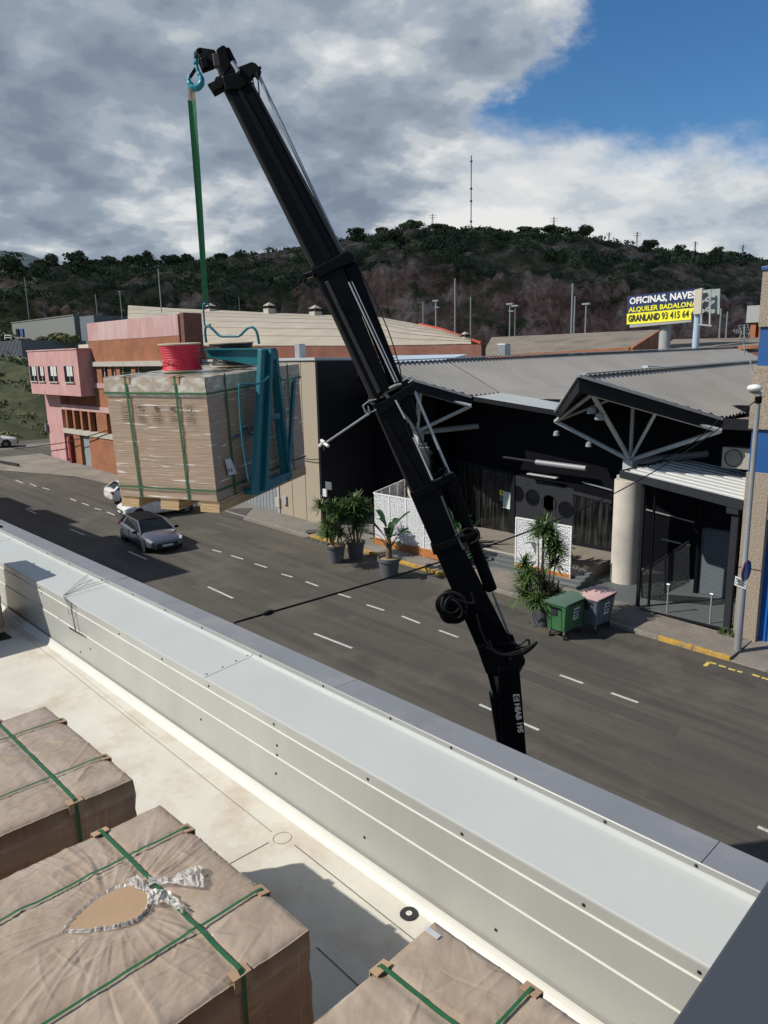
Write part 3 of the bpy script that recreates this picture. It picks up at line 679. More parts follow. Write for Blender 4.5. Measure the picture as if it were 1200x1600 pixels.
# cladding: two shallow steps, ledges coloured paler to paint in the sun they catch
extr([(3.093,4.93),(3.093,5.320)],-29.3,-.35,'cladding','panel'); extr([(3.093,5.320),(3.095,5.324),(3.103,5.327)],-29.3,-.35,'cladding_ledge','cove')
extr([(3.103,5.327),(3.103,5.559)],-29.3,-.35,'cladding','panel'); extr([(3.103,5.559),(3.105,5.563),(3.113,5.566)],-29.3,-.35,'cladding_ledge','cove')
extr([(3.113,5.566),(3.113,5.640),(3.117,5.650)],-29.3,-.35,'drip_edge','panel')
seams=[-27.2,-20.04,-12.9,-5.76]
X0s=[-29.3]+[s for s in seams if s>-29]+[-.35]
for a_,b_ in zip(X0s,X0s[1:]):
    extr([(3.117,5.650),(3.125,5.6535),(3.62,5.700),(3.645,5.712),(3.652,5.735)],a_+.004,b_-.004,'coping_sheet','coping')
    # overlap joint: small raised lap
    mb=MB(); mb.hexa([(b_-.012,3.12,5.645),(b_+.012,3.12,5.645),(b_+.012,3.62,5.692),(b_-.012,3.62,5.692),(b_-.012,3.12,5.6515),(b_+.012,3.12,5.6515),(b_+.012,3.62,5.6985),(b_-.012,3.62,5.6985)])
    if b_<-1: sk(mb).build('coping_joint','seam',own)
extr([(3.650,5.712),(3.645,5.765),(3.650,5.770)],-29.3,-.35,'lip_strip','lip')
cs=[-4.5+3.2*k for k in range(-8,2)]
Xc=[-29.3]+[s for s in cs if s>-29]+[-.35]
for a_,b_ in zip(Xc,Xc[1:]): extr([(3.650,5.770),(3.655,5.772),(3.915,5.762),(3.925,5.755),(3.93,5.5),(3.93,1.0)],a_+.0025,b_-.0025,'outer_capping','cap_grey')
mb=MB(); mb.bb(-29.3,-.4,3.20,3.90,-.5,5.60); sk(mb).build('outer_wall','far_grey',own)
mb=MB(); mb.bb(-29.3,-.4,-8,3.05,-1.0,4.58); sk(mb).build('lower_storey','far_grey',own)
# screws
sc0=MB().lathe([(.0,.006),(.006,.006),(.0105,.003),(.0105,0)],(0,0,0),10,cap=False).build('screw','screw',own,world=False)
first=[True]
def screw(p,rx=math.radians(90)):
    p=(p[0],p[1],p[2])
    o=sc0 if first[0] else sc0.copy()
    if not first[0]: COL.objects.link(o)
    first[0]=False; o.location=p; o.rotation_euler=(rx,0,0)
for px,py in ((31,846),(62,861),(98,878),(150,903),(200,926),(252,951),(311,981),(405,1025),(505,1074),(612,1126),(708,1176),(810,1226),(950,1295),(1092,1364)):
    p=onp(px,py,(0,1,0),3.64); screw((p.x,3.645+SL*(p.x+5),5.745))
for px in (12,51,104,180,250,325,430,580,729,920,1100):
    p=onp(px,px*.594+872,(0,1,0),3.12); screw((p.x,3.111+SL*(p.x+5),5.60))
for px,py in ((54,924),(54,929),(54,948),(432,1165),(432,1180),(432,1208),(83,970),(312,1125),(573,1306),(781,1447),(997,1592),(118,1021),(134,1016)):
    p=onp(px,py,(0,1,0),3.09+SL*0); yy_=(3.091 if p.z<5.32 else 3.101)+SL*(p.x+5); screw((p.x,yy_,p.z))
for s in seams:
    for k in (0,.17,.32,.45):
        if s<-1: screw((s-.045,3.17+k+SL*(s+5),5.657+k*.094),0)
# roof membrane laps
def lap(p,q,w,name,m,z=4.903):
    p=onz(*p,z); q=onz(*q,z); t=(q-p).normalized(); s=Vector((-t.y,t.x,0))*w/2
    mb=MB(); mb.poly([p-s,q-s,q+s,p+s]); return mb.build(name,m,own,fix=False)
lap((15,975),(425,1300),.006,'membrane_lap','seam_brown'); lap((460,1320),(700,1510),.007,'membrane_lap','seam'); lap((420,1316),(330,1365),.006,'membrane_lap','seam'); lap((495,1480),(560,1540),.008,'membrane_lap','seam')
lap((75,1013),(245,1150),.003,'membrane_lap','seam_brown')
c=onz(441,1309,4.903); mb=MB()
for k in range(28):
    a0,a1=2*math.pi*k/28,2*math.pi*(k+1)/28
    mb.poly([c+Vector((math.cos(a)*r,math.sin(a)*r,0)) for a,r in ((a0,.068),(a1,.068),(a1,.072),(a0,.072))])
mb.build('membrane_patch','seam_brown',own,fix=False)
# taller part of the same building, further left
mb=MB(); mb.bb(-52,-30.7,-8,4.0,-.5,10.75); mb.bb(-50,-46.6,-3,3.9,10.75,11.15); mb.bb(-45.5,-41.6,-3,4.1,10.75,11.2); mb.bb(-38.,-34.5,-3,4.3,10.75,11.05); mb.build('stair_tower','far_grey',own)
# wall the photograph is taken over: dark slate capping
nw=thing('boundary_wall','dark slate grey sheet metal wall capping at the bottom right corner of the view','wall',(0,2.5,4.9))
mb=MB(); mb.bb(-.362,.75,-1.,4.3,7.44,7.5); mb.build('capping','slate',nw,bevel=.006)
mb=MB(); mb.bb(-.33,.7,-1.,4.25,1.,7.43); mb.build('wall_body','slate',nw)
# roof debris
c=onz(641,1426,4.906); c.y-=.012; mb=MB(); mb.lathe([(.0125,.0),(.0125,.004),(.0125,.004),(.060,.004),(.062,.001),(.062,0)],c,36,cap=False)
dsc=thing('cutting_disc','black round cutting disc with a pale hub lying flat on the cream roof','disc',c)
mb.build('abrasive_wheel','disc',dsc,fix=False)
mb=MB(); mb.lathe([(.011,.0045),(.021,.0045),(.021,.005),(.011,.005)],c,24,cap=False); mb.build('hub_ring','tape_white',dsc,fix=False)
mb=MB(); mb.lathe([(.011,.0),(.0,.0)],c+Vector((0,0,.0035)),20,cap=False); mb.build('hub_hole','membrane',dsc,fix=False)
# bar tied to the parapet with wire
tie=thing('tied_anchor_bar','small steel bar hanging on twisted wire over the parapet edge','anchor bar',(-7.9,3.07,5.2))
def Pw(px,py,y=3.065): 
    p=ony(px,py,y); return Vector((p.x,y+SL*(p.x+5)+0.0,p.z))
a_,b_=Pw(100,983),Pw(123,995); mb=MB(); mb.bar(a_,b_,.004,.022); mb.build('flat_bar','steel_dark',tie)
k0=onz(99,932,5.665)
mb=MB(); mb.tube([k0,Pw(103,945),Pw(105,960),Pw(110,988)],.006,6); mb.tube([k0,Pw(101,950),Pw(107,968),Pw(111,988)],.004,6); mb.build('wire_drop','wire',tie)
mb=MB(); mb.tube([k0+Vector((0,0,.0)),Pw(98,950),Pw(99,962),Pw(103,963),Pw(104,950)],.0025,5); mb.build('wire_tail','wire',tie)
for (px,py),(qx,qy) in (((101,931),(158,884)),((101,931),(145,905)),((101,932),(168,905)),((101,932),(200,902))):
    q=onz(qx,qy,5.70) if py<932 else onz(qx,qy,5.775)
    mb=MB(); mb.tube([k0+Vector((0,0,.01)),(k0+q)/2+Vector((0,0,.03)),q],.0028,5); mb.build('wire_strand','wire',tie)
mb=MB(); mb.lathe([(.03,0),(.035,.012),(.028,.03)],onz(1,824,5.77),16); tag(mb.build('lashing_ring','black_mech'),'small black ring fitting on the far end of the parapet capping','ring')
t_=onz(6,996,4.9); mb=MB(); mb.bb(t_.x-.62,t_.x+.12,t_.y-.4,t_.y+.06,4.905,4.93); tag(mb.build('black_tray','tray',bevel=.006),'flat black tray on the roof beside the wooden stack at the left edge','tray')
# ---------------------------------------------------------------- wrapped pallets
def folds(seed,n,x0,x1,y0,y1,amp,focus=None):
    rs=np.random.RandomState(seed); fl=[]
    for i in range(n):
        if focus is not None and i<n*.34:
            a=rs.uniform(0,2*math.pi); c=np.array(focus)+np.array([math.cos(a),math.sin(a)])*rs.uniform(.12,.2); d=np.array([math.cos(a+rs.normal()*.12),math.sin(a+rs.normal()*.12)]); ln=rs.uniform(.25,.9)
        else:
            c=np.array([rs.uniform(x0,x1),rs.uniform(y0,y1)]); a=rs.normal(1.2,.75); d=np.array([math.cos(a),math.sin(a)]); ln=rs.uniform(.15,.6)
        big=rs.rand()<.10; fl.append((c,d,ln*(1 if big else .8),rs.uniform(.010,.022) if big else rs.uniform(.0035,.009),rs.uniform(.3,1.)*amp*(.9 if big else .33)*(1 if rs.rand()<.8 else -1)))
    def f(x,y):
        z=np.zeros_like(x)
        for c,d,ln,w,h in fl:
            u=(x-c[0])*d[0]+(y-c[1])*d[1]; v=-(x-c[0])*d[1]+(y-c[1])*d[0]+.02*np.sin(u*9)
            m=np.clip(u/.03,0,1)*np.clip((ln-u)/(.5*ln),0,1); z+=h*m*np.exp(-np.abs(v/w)**1.3)
        return z
    return f
def wrapped(name,label,x0,x1,y0,y1,z0,z1,seed,hole=None,xst=(.24,.745),yst=(),nx=270,side='film_side',group='wrapped pallets standing on the roof'):
    t=thing(name,label,'pallet',((x0+x1)/2,(y0+y1)/2,z0),0,group)
    rs=np.random.RandomState(seed); ny=int(nx*(y1-y0)/(x1-x0)); X=np.linspace(x0,x1,nx); Y=np.linspace(y0,y1,ny); XX,YY=np.meshgrid(X,Y)
    f=folds(seed,330,x0,x1,y0,y1,.010,hole); Z=f(XX,YY)+ (vnoise(XX,YY,seed,4,4.)-.5)*.012+np.abs(vnoise(XX+YY*.6,YY*.5,seed+7,4,14.)-.5)*.008
    for q in yst: Z-=.010*np.exp(-((YY-q)/.03)**2)
    for q in xst: Z-=.010*np.exp(-((XX-(x0+(x1-x0)*q))/.03)**2)
    d=np.minimum(np.minimum(XX-x0,x1-XX),np.minimum(YY-y0,y1-YY)); Z-=.018*np.exp(-d/.02)
    mb=MB(); zt=z1+Z; b=0
    wob=lambda u,w: (vnoise(np.array([u*1.]),np.array([w*3.]),seed+3,3,4.)[0]-.5)*.02
    for j in range(ny):
        for i in range(nx): mb.v.append((XX[j,i],YY[j,i],zt[j,i]))
    for j in range(ny-1):
        for i in range(nx-1):
            a=j*nx+i; mb.f.append((a,a+1,a+nx+1,a+nx)); mb.mi.append(0)
    per=[(0,i) for i in range(nx)]+[(j,nx-1) for j in range(1,ny)]+[(ny-1,i) for i in range(nx-2,-1,-1)]+[(j,0) for j in range(ny-2,0,-1)]
    prev=[j*nx+i for j,i in per]; NL=16
    for l in range(1,NL+1):
        cur=[]; zz=z1-.02-(z1-z0-.12)*l/NL
        for q,(j,i) in enumerate(per):
            x,y=XX[j,i],YY[j,i]; w=wob(q*.03,l*.35)+ (.004 if l%2 else -.003)
            nxn=(1 if i==nx-1 else (-1 if i==0 else 0)); nyn=(1 if j==ny-1 else (-1 if j==0 else 0))
            mb.v.append((x+nxn*w,y+nyn*w,zz)); cur.append(len(mb.v)-1)
        n=len(per)
        for q in range(n): mb.f.append((prev[q],prev[(q+1)%n],cur[(q+1)%n],cur[q])); mb.mi.append(1 if l>1 else 0)
        prev=cur
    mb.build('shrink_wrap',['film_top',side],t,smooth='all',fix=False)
    # sleepers
    for q in (.06,.5,.94):
        xx=x0+(x1-x0)*q; s=MB(); s.bb(xx-.07,xx+.07,y0+.01,y1-.01,z0+.005,z0+.095); s.build('sleeper','wood',t)
    def zs(x,y):
        k=float(np.max(f(np.array([x,x,x,x+.015,x-.015]),np.array([y,y+.02,y-.02,y,y])))); return z1+max(k,0)+.005
    def ribbon(pts,side_,w=.014):
        s=MB(); 
        for a,b in zip(pts,pts[1:]): s.poly([Vector(a)-side_*w/2,Vector(b)-side_*w/2,Vector(b)+side_*w/2,Vector(a)+side_*w/2])
        return s.build('strap','strap',t,fix=False)
    for q in xst:
        xx=x0+(x1-x0)*q; pts=[(xx,y0-.008,z0+.1),(xx,y0-.008,z1-.01)]+[(xx,yy,zs(xx,yy)) for yy in np.linspace(y0+.01,y1-.01,90)]+[(xx,y1+.008,z1-.01),(xx,y1+.008,z0+.1)]
        ribbon(pts,Vector((1,0,0)))
        for yy,sg in ((y1,1),(y0,-1)):
            s=MB(); s.prism([(xx-.034,yy-sg*.035,z1+.004),(xx+.034,yy-sg*.035,z1+.004),(xx+.034,yy+sg*.011,z1-.004),(xx-.034,yy+sg*.011,z1-.004)],(0,0,-.006)); s.bb(xx-.034,xx+.034,yy+sg*.006,yy+sg*.011,z1-.08,z1-.004); s.build('edge_protector','card',t)
    for yy in yst:
        pts=[(x0-.012,yy,z0+.1),(x0-.012,yy,z1-.01)]+[(xx,yy,zs(xx,yy)+.004) for xx in np.linspace(x0+.01,x1-.01,60)]+[(x1+.014,yy,z1-.01),(x1+.014,yy,z0+.1)]
        ribbon(pts,Vector((0,1,0)),.017)
        for xx,sg in ((x1,1),(x0,-1)):
            s=MB(); s.prism([(xx-sg*.035,yy-.036,z1+.004),(xx+sg*.010,yy-.036,z1-.002),(xx+sg*.010,yy+.036,z1-.002),(xx-sg*.035,yy+.036,z1+.004)],(0,0,-.006)); s.bb(xx+sg*.006,xx+sg*.011,yy-.036,yy+.036,z1-.06,z1-.004); s.build('edge_protector','card',t)
    return t,f
ZT=6.36
hc=onz(180,1420,ZT)
yA=onz(260,1415,ZT).y
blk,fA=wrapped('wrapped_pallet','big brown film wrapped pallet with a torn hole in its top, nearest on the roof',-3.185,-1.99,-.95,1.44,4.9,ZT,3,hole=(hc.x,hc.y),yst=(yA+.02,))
# the tear: bare cardboard with ragged white film rim
hole_px=[(100,1455),(118,1432),(150,1404),(180,1388),(205,1383),(228,1392),(234,1402),(228,1422),(212,1437),(180,1446),(140,1452)]
hp=[onz(x,y,ZT+.012) for x,y in hole_px]
mb=MB(); mb.poly(hp); mb.build('bare_cardboard','card',blk,fix=False)
mb=MB(); rs=random.Random(4); n=len(hp); R_=[]
for i in range(n):
    a,b=hp[i],hp[(i+1)%n]
    for k in range(9): R_.append(a.lerp(b,k/9))
prev=None
for i,p in enumerate(R_):
    c_=sum(hp,Vector())/n; o_=(p-c_); o_.z=0; o_.normalize(); wv=.006+.012*rs.random()
    row=(p-o_*.006+Vector((0,0,-.002)),p+o_*wv*.4+Vector((0,0,.006+.008*rs.random())),p+o_*wv+Vector((0,0,-.004)))
    if prev: 
        mb.poly([prev[0],row[0],row[1],prev[1]]); mb.poly([prev[1],row[1],row[2],prev[2]])
    prev=row
mb.build('torn_rim','film_loose',blk,fix=False)
def flap(pts,name='torn_flap',seed=1,amp=.03,par=blk):
    rs=random.Random(seed); P=[onz(x,y,ZT+.016) for x,y in pts]; n_=len(P)//2; mb=MB(); L_=P[:n_]; Rr=P[n_:][::-1]; rows=[]
    for u in range(0,19):
        f_=u/18*(n_-1); i=min(int(f_),n_-2); fr=f_-i; a=L_[i].lerp(L_[i+1],fr); b=Rr[i].lerp(Rr[i+1],fr)
        rows.append([a.lerp(b,k/8)+Vector((rs.uniform(-.004,.004),rs.uniform(-.004,.004),amp*rs.random()*(.4+.6*math.sin(math.pi*k/8)))) for k in range(9)])
    for r1,r2 in zip(rows,rows[1:]):
        for k in range(8): mb.poly([r1[k],r1[k+1],r2[k+1],r2[k]])
    return mb.build(name,'film_loose',par,fix=False)
flap([(196,1378),(215,1370),(240,1378),(228,1392)][:2]+[(240,1400),(205,1386)],seed=2)
flap([(232,1374),(262,1376),(300,1355),(316,1354),(320,1388),(300,1386),(262,1382),(232,1384)],seed=5)
flap([(228,1390),(262,1392),(288,1418),(286,1428),(258,1412),(232,1415)],seed=8)
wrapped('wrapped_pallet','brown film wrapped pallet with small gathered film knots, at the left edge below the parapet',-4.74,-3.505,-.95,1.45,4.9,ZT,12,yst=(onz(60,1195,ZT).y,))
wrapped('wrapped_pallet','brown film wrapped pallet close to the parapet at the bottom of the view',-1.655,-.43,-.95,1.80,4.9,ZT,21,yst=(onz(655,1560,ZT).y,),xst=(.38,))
mb=MB()
for k in range(11):
    p=onz(664+k*2.1,1449+k*1.5,ZT+.006); mb.bb(p.x-.0025,p.x+.0025,p.y-.012,p.y+.012,p.z,p.z+.0008)
_p3=[o for o in COL.objects if o.name.startswith('wrapped_pallet') and 'close to the parapet' in o.get('label','')][0]
mb.build('printed_strip','paper',_p3,fix=False)
wrapped('wrapped_pallet','tall wrapped stack at the far left edge of the roof, only its corner in view',-11.78,-10.60,.5,2.86,4.9,ZT,30,nx=40)
# ================================================================ HANGING LOAD
LO=Vector((-6.459,3.801,7.129)); LYAW=2.003; LL,LW,LH=1.918,1.2,1.245
LM=Matrix.Rotation(LYAW,3,'Z')@Matrix.Rotation(.005,3,'X')@Matrix.Rotation(-.062,3,'Y')
def LW_(x,y,z): return LO+LM@Vector((x,y,z))
def UL(px,py,yl):     # point of the plane local y = yl seen at a pixel
    n=LM@Vector((0,1,0)); return onp(px,py,n,n.dot(LO)+yl)
def WL(p): return LM.transposed()@(Vector(p)-LO)
ld_=thing('wrapped_pallet_load','big film wrapped cardboard load with green straps, hanging from the crane','pallet load',LO)
ld_.rotation_euler=LM.to_euler()
def LB(mb,name,m,**k): return mb.build(name,m,ld_,world=False,**k)
def sheetgrid(o,u,v,nu,nv,fn,mb,m=0):
    b=len(mb.v); nrm=u.cross(v).normalized()
    for j in range(nv+1):
        for i in range(nu+1):
            s,t=i/nu,j/nv; mb.v.append(tuple(o+u*s+v*t+nrm*fn(s,t)))
    for j in range(nv):
        for i in range(nu):
            a=b+j*(nu+1)+i; mb.f.append((a,a+1,a+nu+2,a+nu+1)); mb.mi.append(m)
V_=Vector
mb=MB()
wr=lambda sd,a: (lambda s,t:a*.55*(float(vnoise(np.array([s*6.+sd]),np.array([t*26.+sd]),sd,3,1.)[0])-.5)*min(1,min(s,1-s)*30,min(t,1-t)*30+.0))
sheetgrid(V_((0,LW,0)),V_((0,-LW,0)),V_((0,0,LH-.12)),30,60,wr(2,.016),mb)           # sunlit end face
sheetgrid(V_((0,0,0)),V_((LL,0,0)),V_((0,0,LH-.12)),46,60,wr(5,.016),mb)
sheetgrid(V_((LL,0,0)),V_((0,LW,0)),V_((0,0,LH-.12)),20,30,wr(7,.014),mb)
sheetgrid(V_((LL,LW,0)),V_((-LL,0,0)),V_((0,0,LH-.12)),30,30,wr(9,.014),mb)
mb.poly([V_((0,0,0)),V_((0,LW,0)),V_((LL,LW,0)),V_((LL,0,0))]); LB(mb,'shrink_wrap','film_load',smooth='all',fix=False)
mb=MB(); e_=.007
cr=lambda sd,a:(lambda s,t:a*(float(vnoise(np.array([s*9.+sd]),np.array([t*5.+sd]),sd,4,1.)[0])-.35))
c0=LH-.19
def capside(o,u,sd):
    sheetgrid(o,u,V_((0,0,.19)),40,10,lambda s,t:.002+.011*(float(vnoise(np.array([s*8.+sd]),np.array([t*3.+sd]),sd,4,1.)[0])-.3)*(1-abs(2*t-1)**3),mb)
capside(V_((-e_,LW+e_,c0)),V_((0,-LW-2*e_,0)),1); capside(V_((-e_,-e_,c0)),V_((LL+2*e_,0,0)),2); capside(V_((LL+e_,-e_,c0)),V_((0,LW+2*e_,0)),3); capside(V_((LL+e_,LW+e_,c0)),V_((-LL-2*e_,0,0)),4)
sheetgrid(V_((-e_,-e_,LH)),V_((LL+2*e_,0,0)),V_((0,LW+2*e_,0)),50,30,lambda s,t:.016*(float(vnoise(np.array([s*9.]),np.array([t*7.]),11,4,1.)[0])-.5),mb)
LB(mb,'plastic_cap','film_cap',smooth='all',fix=False)
def lbar(x0,x1,y0,y1,z0,z1,name,m,bevel=0): mb=MB(); mb.bb(x0,x1,y0,y1,z0,z1); return LB(mb,name,m,bevel=bevel)
for y in (.93,.335):      # straps round the length
    mb=MB(); w=.0115
    for q in ([-.028,-.024,-.01,LH+.016],): mb.hexa([(-.010,y-w,-.01),(-.007,y-w,-.01),(-.007,y+w,-.01),(-.010,y+w,-.01),(-.020,y-w,LH+.016),(-.016,y-w,LH+.016),(-.016,y+w,LH+.016),(-.020,y+w,LH+.016)]); mb.bb(-.030,LL+.03,y-w,y+w,LH+.016,LH+.019); mb.bb(LL+.026,LL+.030,y-w,y+w,-.01,LH+.016)
    LB(mb,'strap','strap'); lbar(-.024,.07,y-.06,y+.06,LH+.008,LH+.014,'edge_protector','card'); lbar(-.019,-.015,y-.05,y+.05,LH-.06,LH+.008,'edge_protector','card')
for x in (.32,1.62):
    mb=MB(); mb.bb(x-w,x+w,-.017,-.014,-.01,LH+.016); mb.bb(x-w,x+w,-.03,LW+.03,LH+.020,LH+.023); mb.bb(x-w,x+w,LW+.026,LW+.03,-.01,LH+.016); LB(mb,'strap','strap')
for z in (LH-.155,.11):
    mb=MB(); hh_=-.020 if z>.5 else -.015; mb.bb(hh_-.003,hh_,hh_,LW-hh_,z-w*.8,z+w*.8); mb.bb(hh_,LL-hh_,hh_-.003,hh_,z-w*.8,z+w*.8); LB(mb,'strap','strap')
for y in (.10,.59,1.09):
    mb=MB()
    for k in range(4): mb.bb(.005*k,LL-.01,y-.115+.004*(k%2),y+.115-.004*((k+1)%2),-.118+.029*k,-.118+.029*k+.027)
    LB(mb,'sleeper','wood')
# printed handling symbols
ik=MB(); xx=-.0135
def lr(y0,y1,z0,z1): ik.poly([(xx,y1,z0),(xx,y0,z0),(xx,y0,z1),(xx,y1,z1)])
for i,y in enumerate((.985,.80,.60,.40,.205)):
    z=.93-.0*i
    for a in (-.05,.047): lr(y+a,y+a+.003,z-.14,z+.045)
    for zz in (-.14,-.05,.045): lr(y-.05,y+.05,z+zz,z+zz+.003)
    for zz in (-.075,-.095,-.118): lr(y-.038,y+.038,z+zz,z+zz+.008)
    if i==0:
        for a in (-.02,.02): lr(y+a-.003,y+a+.003,z-.035,z+.015); ik.poly([(xx,y+a-.011,z+.012),(xx,y+a,z+.03),(xx,y+a+.011,z+.012)])
        lr(y-.035,y+.035,z-.04,z-.036)
    elif i==1:
        ik.poly([(xx,y+.036*math.cos(t),z+.005+.022*math.sin(t)) for t in np.linspace(0,math.pi,9)]); lr(y-.002,y+.002,z-.035,z+.005)
    elif i==2: ik.poly([(xx,y-.024,z+.035),(xx,y-.02,z-.002),(xx,y-.004,z-.016),(xx,y-.003,z-.034),(xx,y-.016,z-.040),(xx,y+.016,z-.040),(xx,y+.003,z-.034),(xx,y+.004,z-.016),(xx,y+.02,z-.002),(xx,y+.024,z+.035)])
    elif i==3: ik.poly([(xx,y+.036*math.cos(t),z+.005+.018*math.sin(t)) for t in np.linspace(0,2*math.pi,12)[:-1]])
    else:
        for k in range(3):
            t0=k*2.094; ik.poly([(xx,y+r*math.cos(t),z+.0+r*math.sin(t)) for r,t in ((.034,t0),(.034,t0+1.2),(.034,t0+1.6),(.020,t0+1.6),(.018,t0+1.),(.020,t0))])
LB(ik,'handling_symbols','ink_soft',fix=False)
# paper label and printed mark on the shaded side
q=[WL(UL(x,y,-.02)) for x,y in ((351,718),(360,716),(370,740),(357,743))]; mb=MB(); mb.prism([(p.x,-.022,p.z) for p in q],(0,-.002,0)); LB(mb,'paper_label','paper')
q=[WL(UL(x,y,-.02)) for x,y in ((354,726),(362,733))]
for k in range(3):
    a=WL(UL(355+k*1.5,736,-.02)); mb=MB(); mb.bb(a.x-.006+k*.02,a.x+.008+k*.02,-.026,-.0245,a.z-.015,a.z+.02); LB(mb,'label_print','ink')
mb=MB(); pts=[WL(UL(x,y,-.02)) for x,y in ((365,686),(371,680),(376,681),(380,672),(385,668),(390,680),(396,678))]
for a,b in zip(pts,pts[1:]): mb.bar((a.x,-.022,a.z),(b.x,-.022,b.z),.003,.022,up=(0,0,1))
LB(mb,'printed_mark','blue')
a=WL(UL(389,671,-.02)); b=WL(UL(400,671,-.02))
textmesh('S&c',abs(b.x-a.x)*1.1,.075,(a.x,-.024,a.z-.03),(1,0,0),(0,0,1),'printed_mark','ink_soft',ld_,world=False)
# cable spools standing on the load
def spool(cx_,cy_,r,h,label,m,nm):
    b=LW_(cx_,cy_,LH+.02); up=LM@V_((0,0,1)); t=thing(nm,label,'cable spool',b)
    mb=MB(); mb.lathe([(r*1.08,0),(r*1.08,.012)],b,32,up); mb.build('flange','spool_rim',t); mb=MB(); mb.lathe([(r*1.12,h),(r*1.12,h+.012),(.03,h+.012)],b,32,up,cap=False); mb.lathe([(r*1.12,h),(.02,h)],b,32,up,cap=False); mb.build('flange','spool_rim',t)
    pr=[(r*.9,.012)]; nw=15
    for i in range(nw*5+1):
        z=.012+(h-.012)*i/(nw*5); base=r*(1.06-.14*math.sin(math.pi*min(1,(z/h)**.8))); pr.append((base+.006*abs(math.sin(i*math.pi/5)),z))
    mb=MB(); mb.lathe(pr,b,36,up,cap=False); mb.build('wound_cable',m,t,smooth='all')
    mb=MB()
    for k in range(5):
        z0_=.04+random.random()*(h-.09); a0=random.random()*6; u=up.orthogonal().normalized(); v=up.cross(u)
        mb.tube([b+up*(z0_+.035*math.sin(q*.35+k))+(u*math.cos(a0+q*.15)+v*math.sin(a0+q*.15))*(r*1.045) for q in range(18)],.0045,6)
    mb.build('loose_turn',m,t,smooth='all')
    return t
pr_=WL(onp(285,579,LM@V_((0,0,1)),(LM@V_((0,0,1))).dot(LW_(0,0,LH+.02))))
spool(pr_.x,pr_.y,.198,.275,'spool of bright red cable standing on the hanging load','red_cable','red_cable_spool')
pk_=WL(onp(364,571,LM@V_((0,0,1)),(LM@V_((0,0,1))).dot(LW_(0,0,LH+.02))))
spool(pk_.x,pk_.y,.235,.255,'spool of black cable standing on the hanging load, partly behind the teal fork','black_cable','black_cable_spool')
# ---------------------------------------------------------------- pallet fork (teal)
yq=-.17
fk=thing('pallet_lifting_fork','teal steel pallet fork with an A-shaped mast, carrying the hanging load','pallet fork',UL(430,755,yq))
nY=LM@V_((0,1,0))
def slab(pxs,yl,th,name,m='teal',bevel=.004):
    P=[UL(x,y,yl) for x,y in pxs]; mb=MB(); mb.prism(P,nY*th); return mb.build(name,m,fk,bevel=bevel)
slab([(409,546),(428,545),(420,767),(398,770)],yq,.025,'mast_leg'); slab([(409,546),(414,546),(404,770),(398,770)],yq-.05,.05,'mast_leg_flange'); slab([(424,545),(428,545),(420,767),(415,768)],yq-.05,.05,'mast_leg_flange')
slab([(428,545),(434,546),(456,744),(446,748),(438,680)],yq+.05,.06,'mast_leg'); slab([(430,545),(434,546),(457,744),(454,745)],yq,.05,'mast_leg_flange')
slab([(416,752),(455,736),(457,747),(414,768)],yq,.06,'foot_beam'); slab([(418,646),(438,646),(438,654),(417,655)],yq,.04,'cross_beam')
# horizontal arm over the load
Ttop=UL(422,546,yq); 
def pix(p):
    v=RW.transposed()@(Vector(p)-CAM); return (CX+F*v.x/v.z,CY+F*v.y/v.z)
best=min(np.arange(.3,1.4,.01),key=lambda s:abs(pix(Ttop+nY*s)[0]-323))
ARM=float(best); xD=LM@V_((1,0,0)); zD=LM@V_((0,0,1))
tip=Ttop+nY*ARM
def AP(s,h,d=0): return Ttop+nY*(ARM*s)+zD*h+xD*d      # s 0 mast .. 1 tip
mb=MB(); mb.prism([AP(-.03,.0,-.015),AP(1,.0,-.015),AP(1,-.085,-.015),AP(.9,-.09,-.015),AP(.0,-.20,-.015)],xD*.03); mb.build('top_arm','teal',fk,bevel=.004)
mb=MB(); mb.hexa([AP(-.05,.0,-.06),AP(1,.0,-.05),AP(1,.0,.05),AP(-.05,.0,.06),AP(-.05,.014,-.06),AP(1,.014,-.05),AP(1,.014,.05),AP(-.05,.014,.06)]); mb.build('arm_plate','teal',fk)
def curve(pts,n=6):
    P=[Vector(p) for p in pts]; out=[]
    for i in range(len(P)-1):
        p0=P[max(i-1,0)];p1=P[i];p2=P[i+1];p3=P[min(i+2,len(P)-1)]
        for k in range(n):
            t=k/n; out.append(.5*((2*p1)+(p2-p0)*t+(2*p0-5*p1+4*p2-p3)*t*t+(3*p1-p0-3*p2+p3)*t**3))
    out.append(P[-1]); return out
armpx=lambda px:(pix(AP(0,0))[0]-px)/(pix(AP(0,0))[0]-pix(AP(1,0))[0])
hpx=lambda py,px:(pix(AP(armpx(px),0))[1]-py)/135.
bp=[(323.5,536),(323.5,519),(327,512),(333,514),(340,521),(347,526.5),(360,527),(376,526.5),(385,520),(392,515),(399,515),(404,522),(406,538)]
mb=MB(); mb.tube(curve([AP(armpx(x),hpx(y,x)) for x,y in bp]),.014,10); mb.build('lifting_bar','teal',fk,smooth='all')
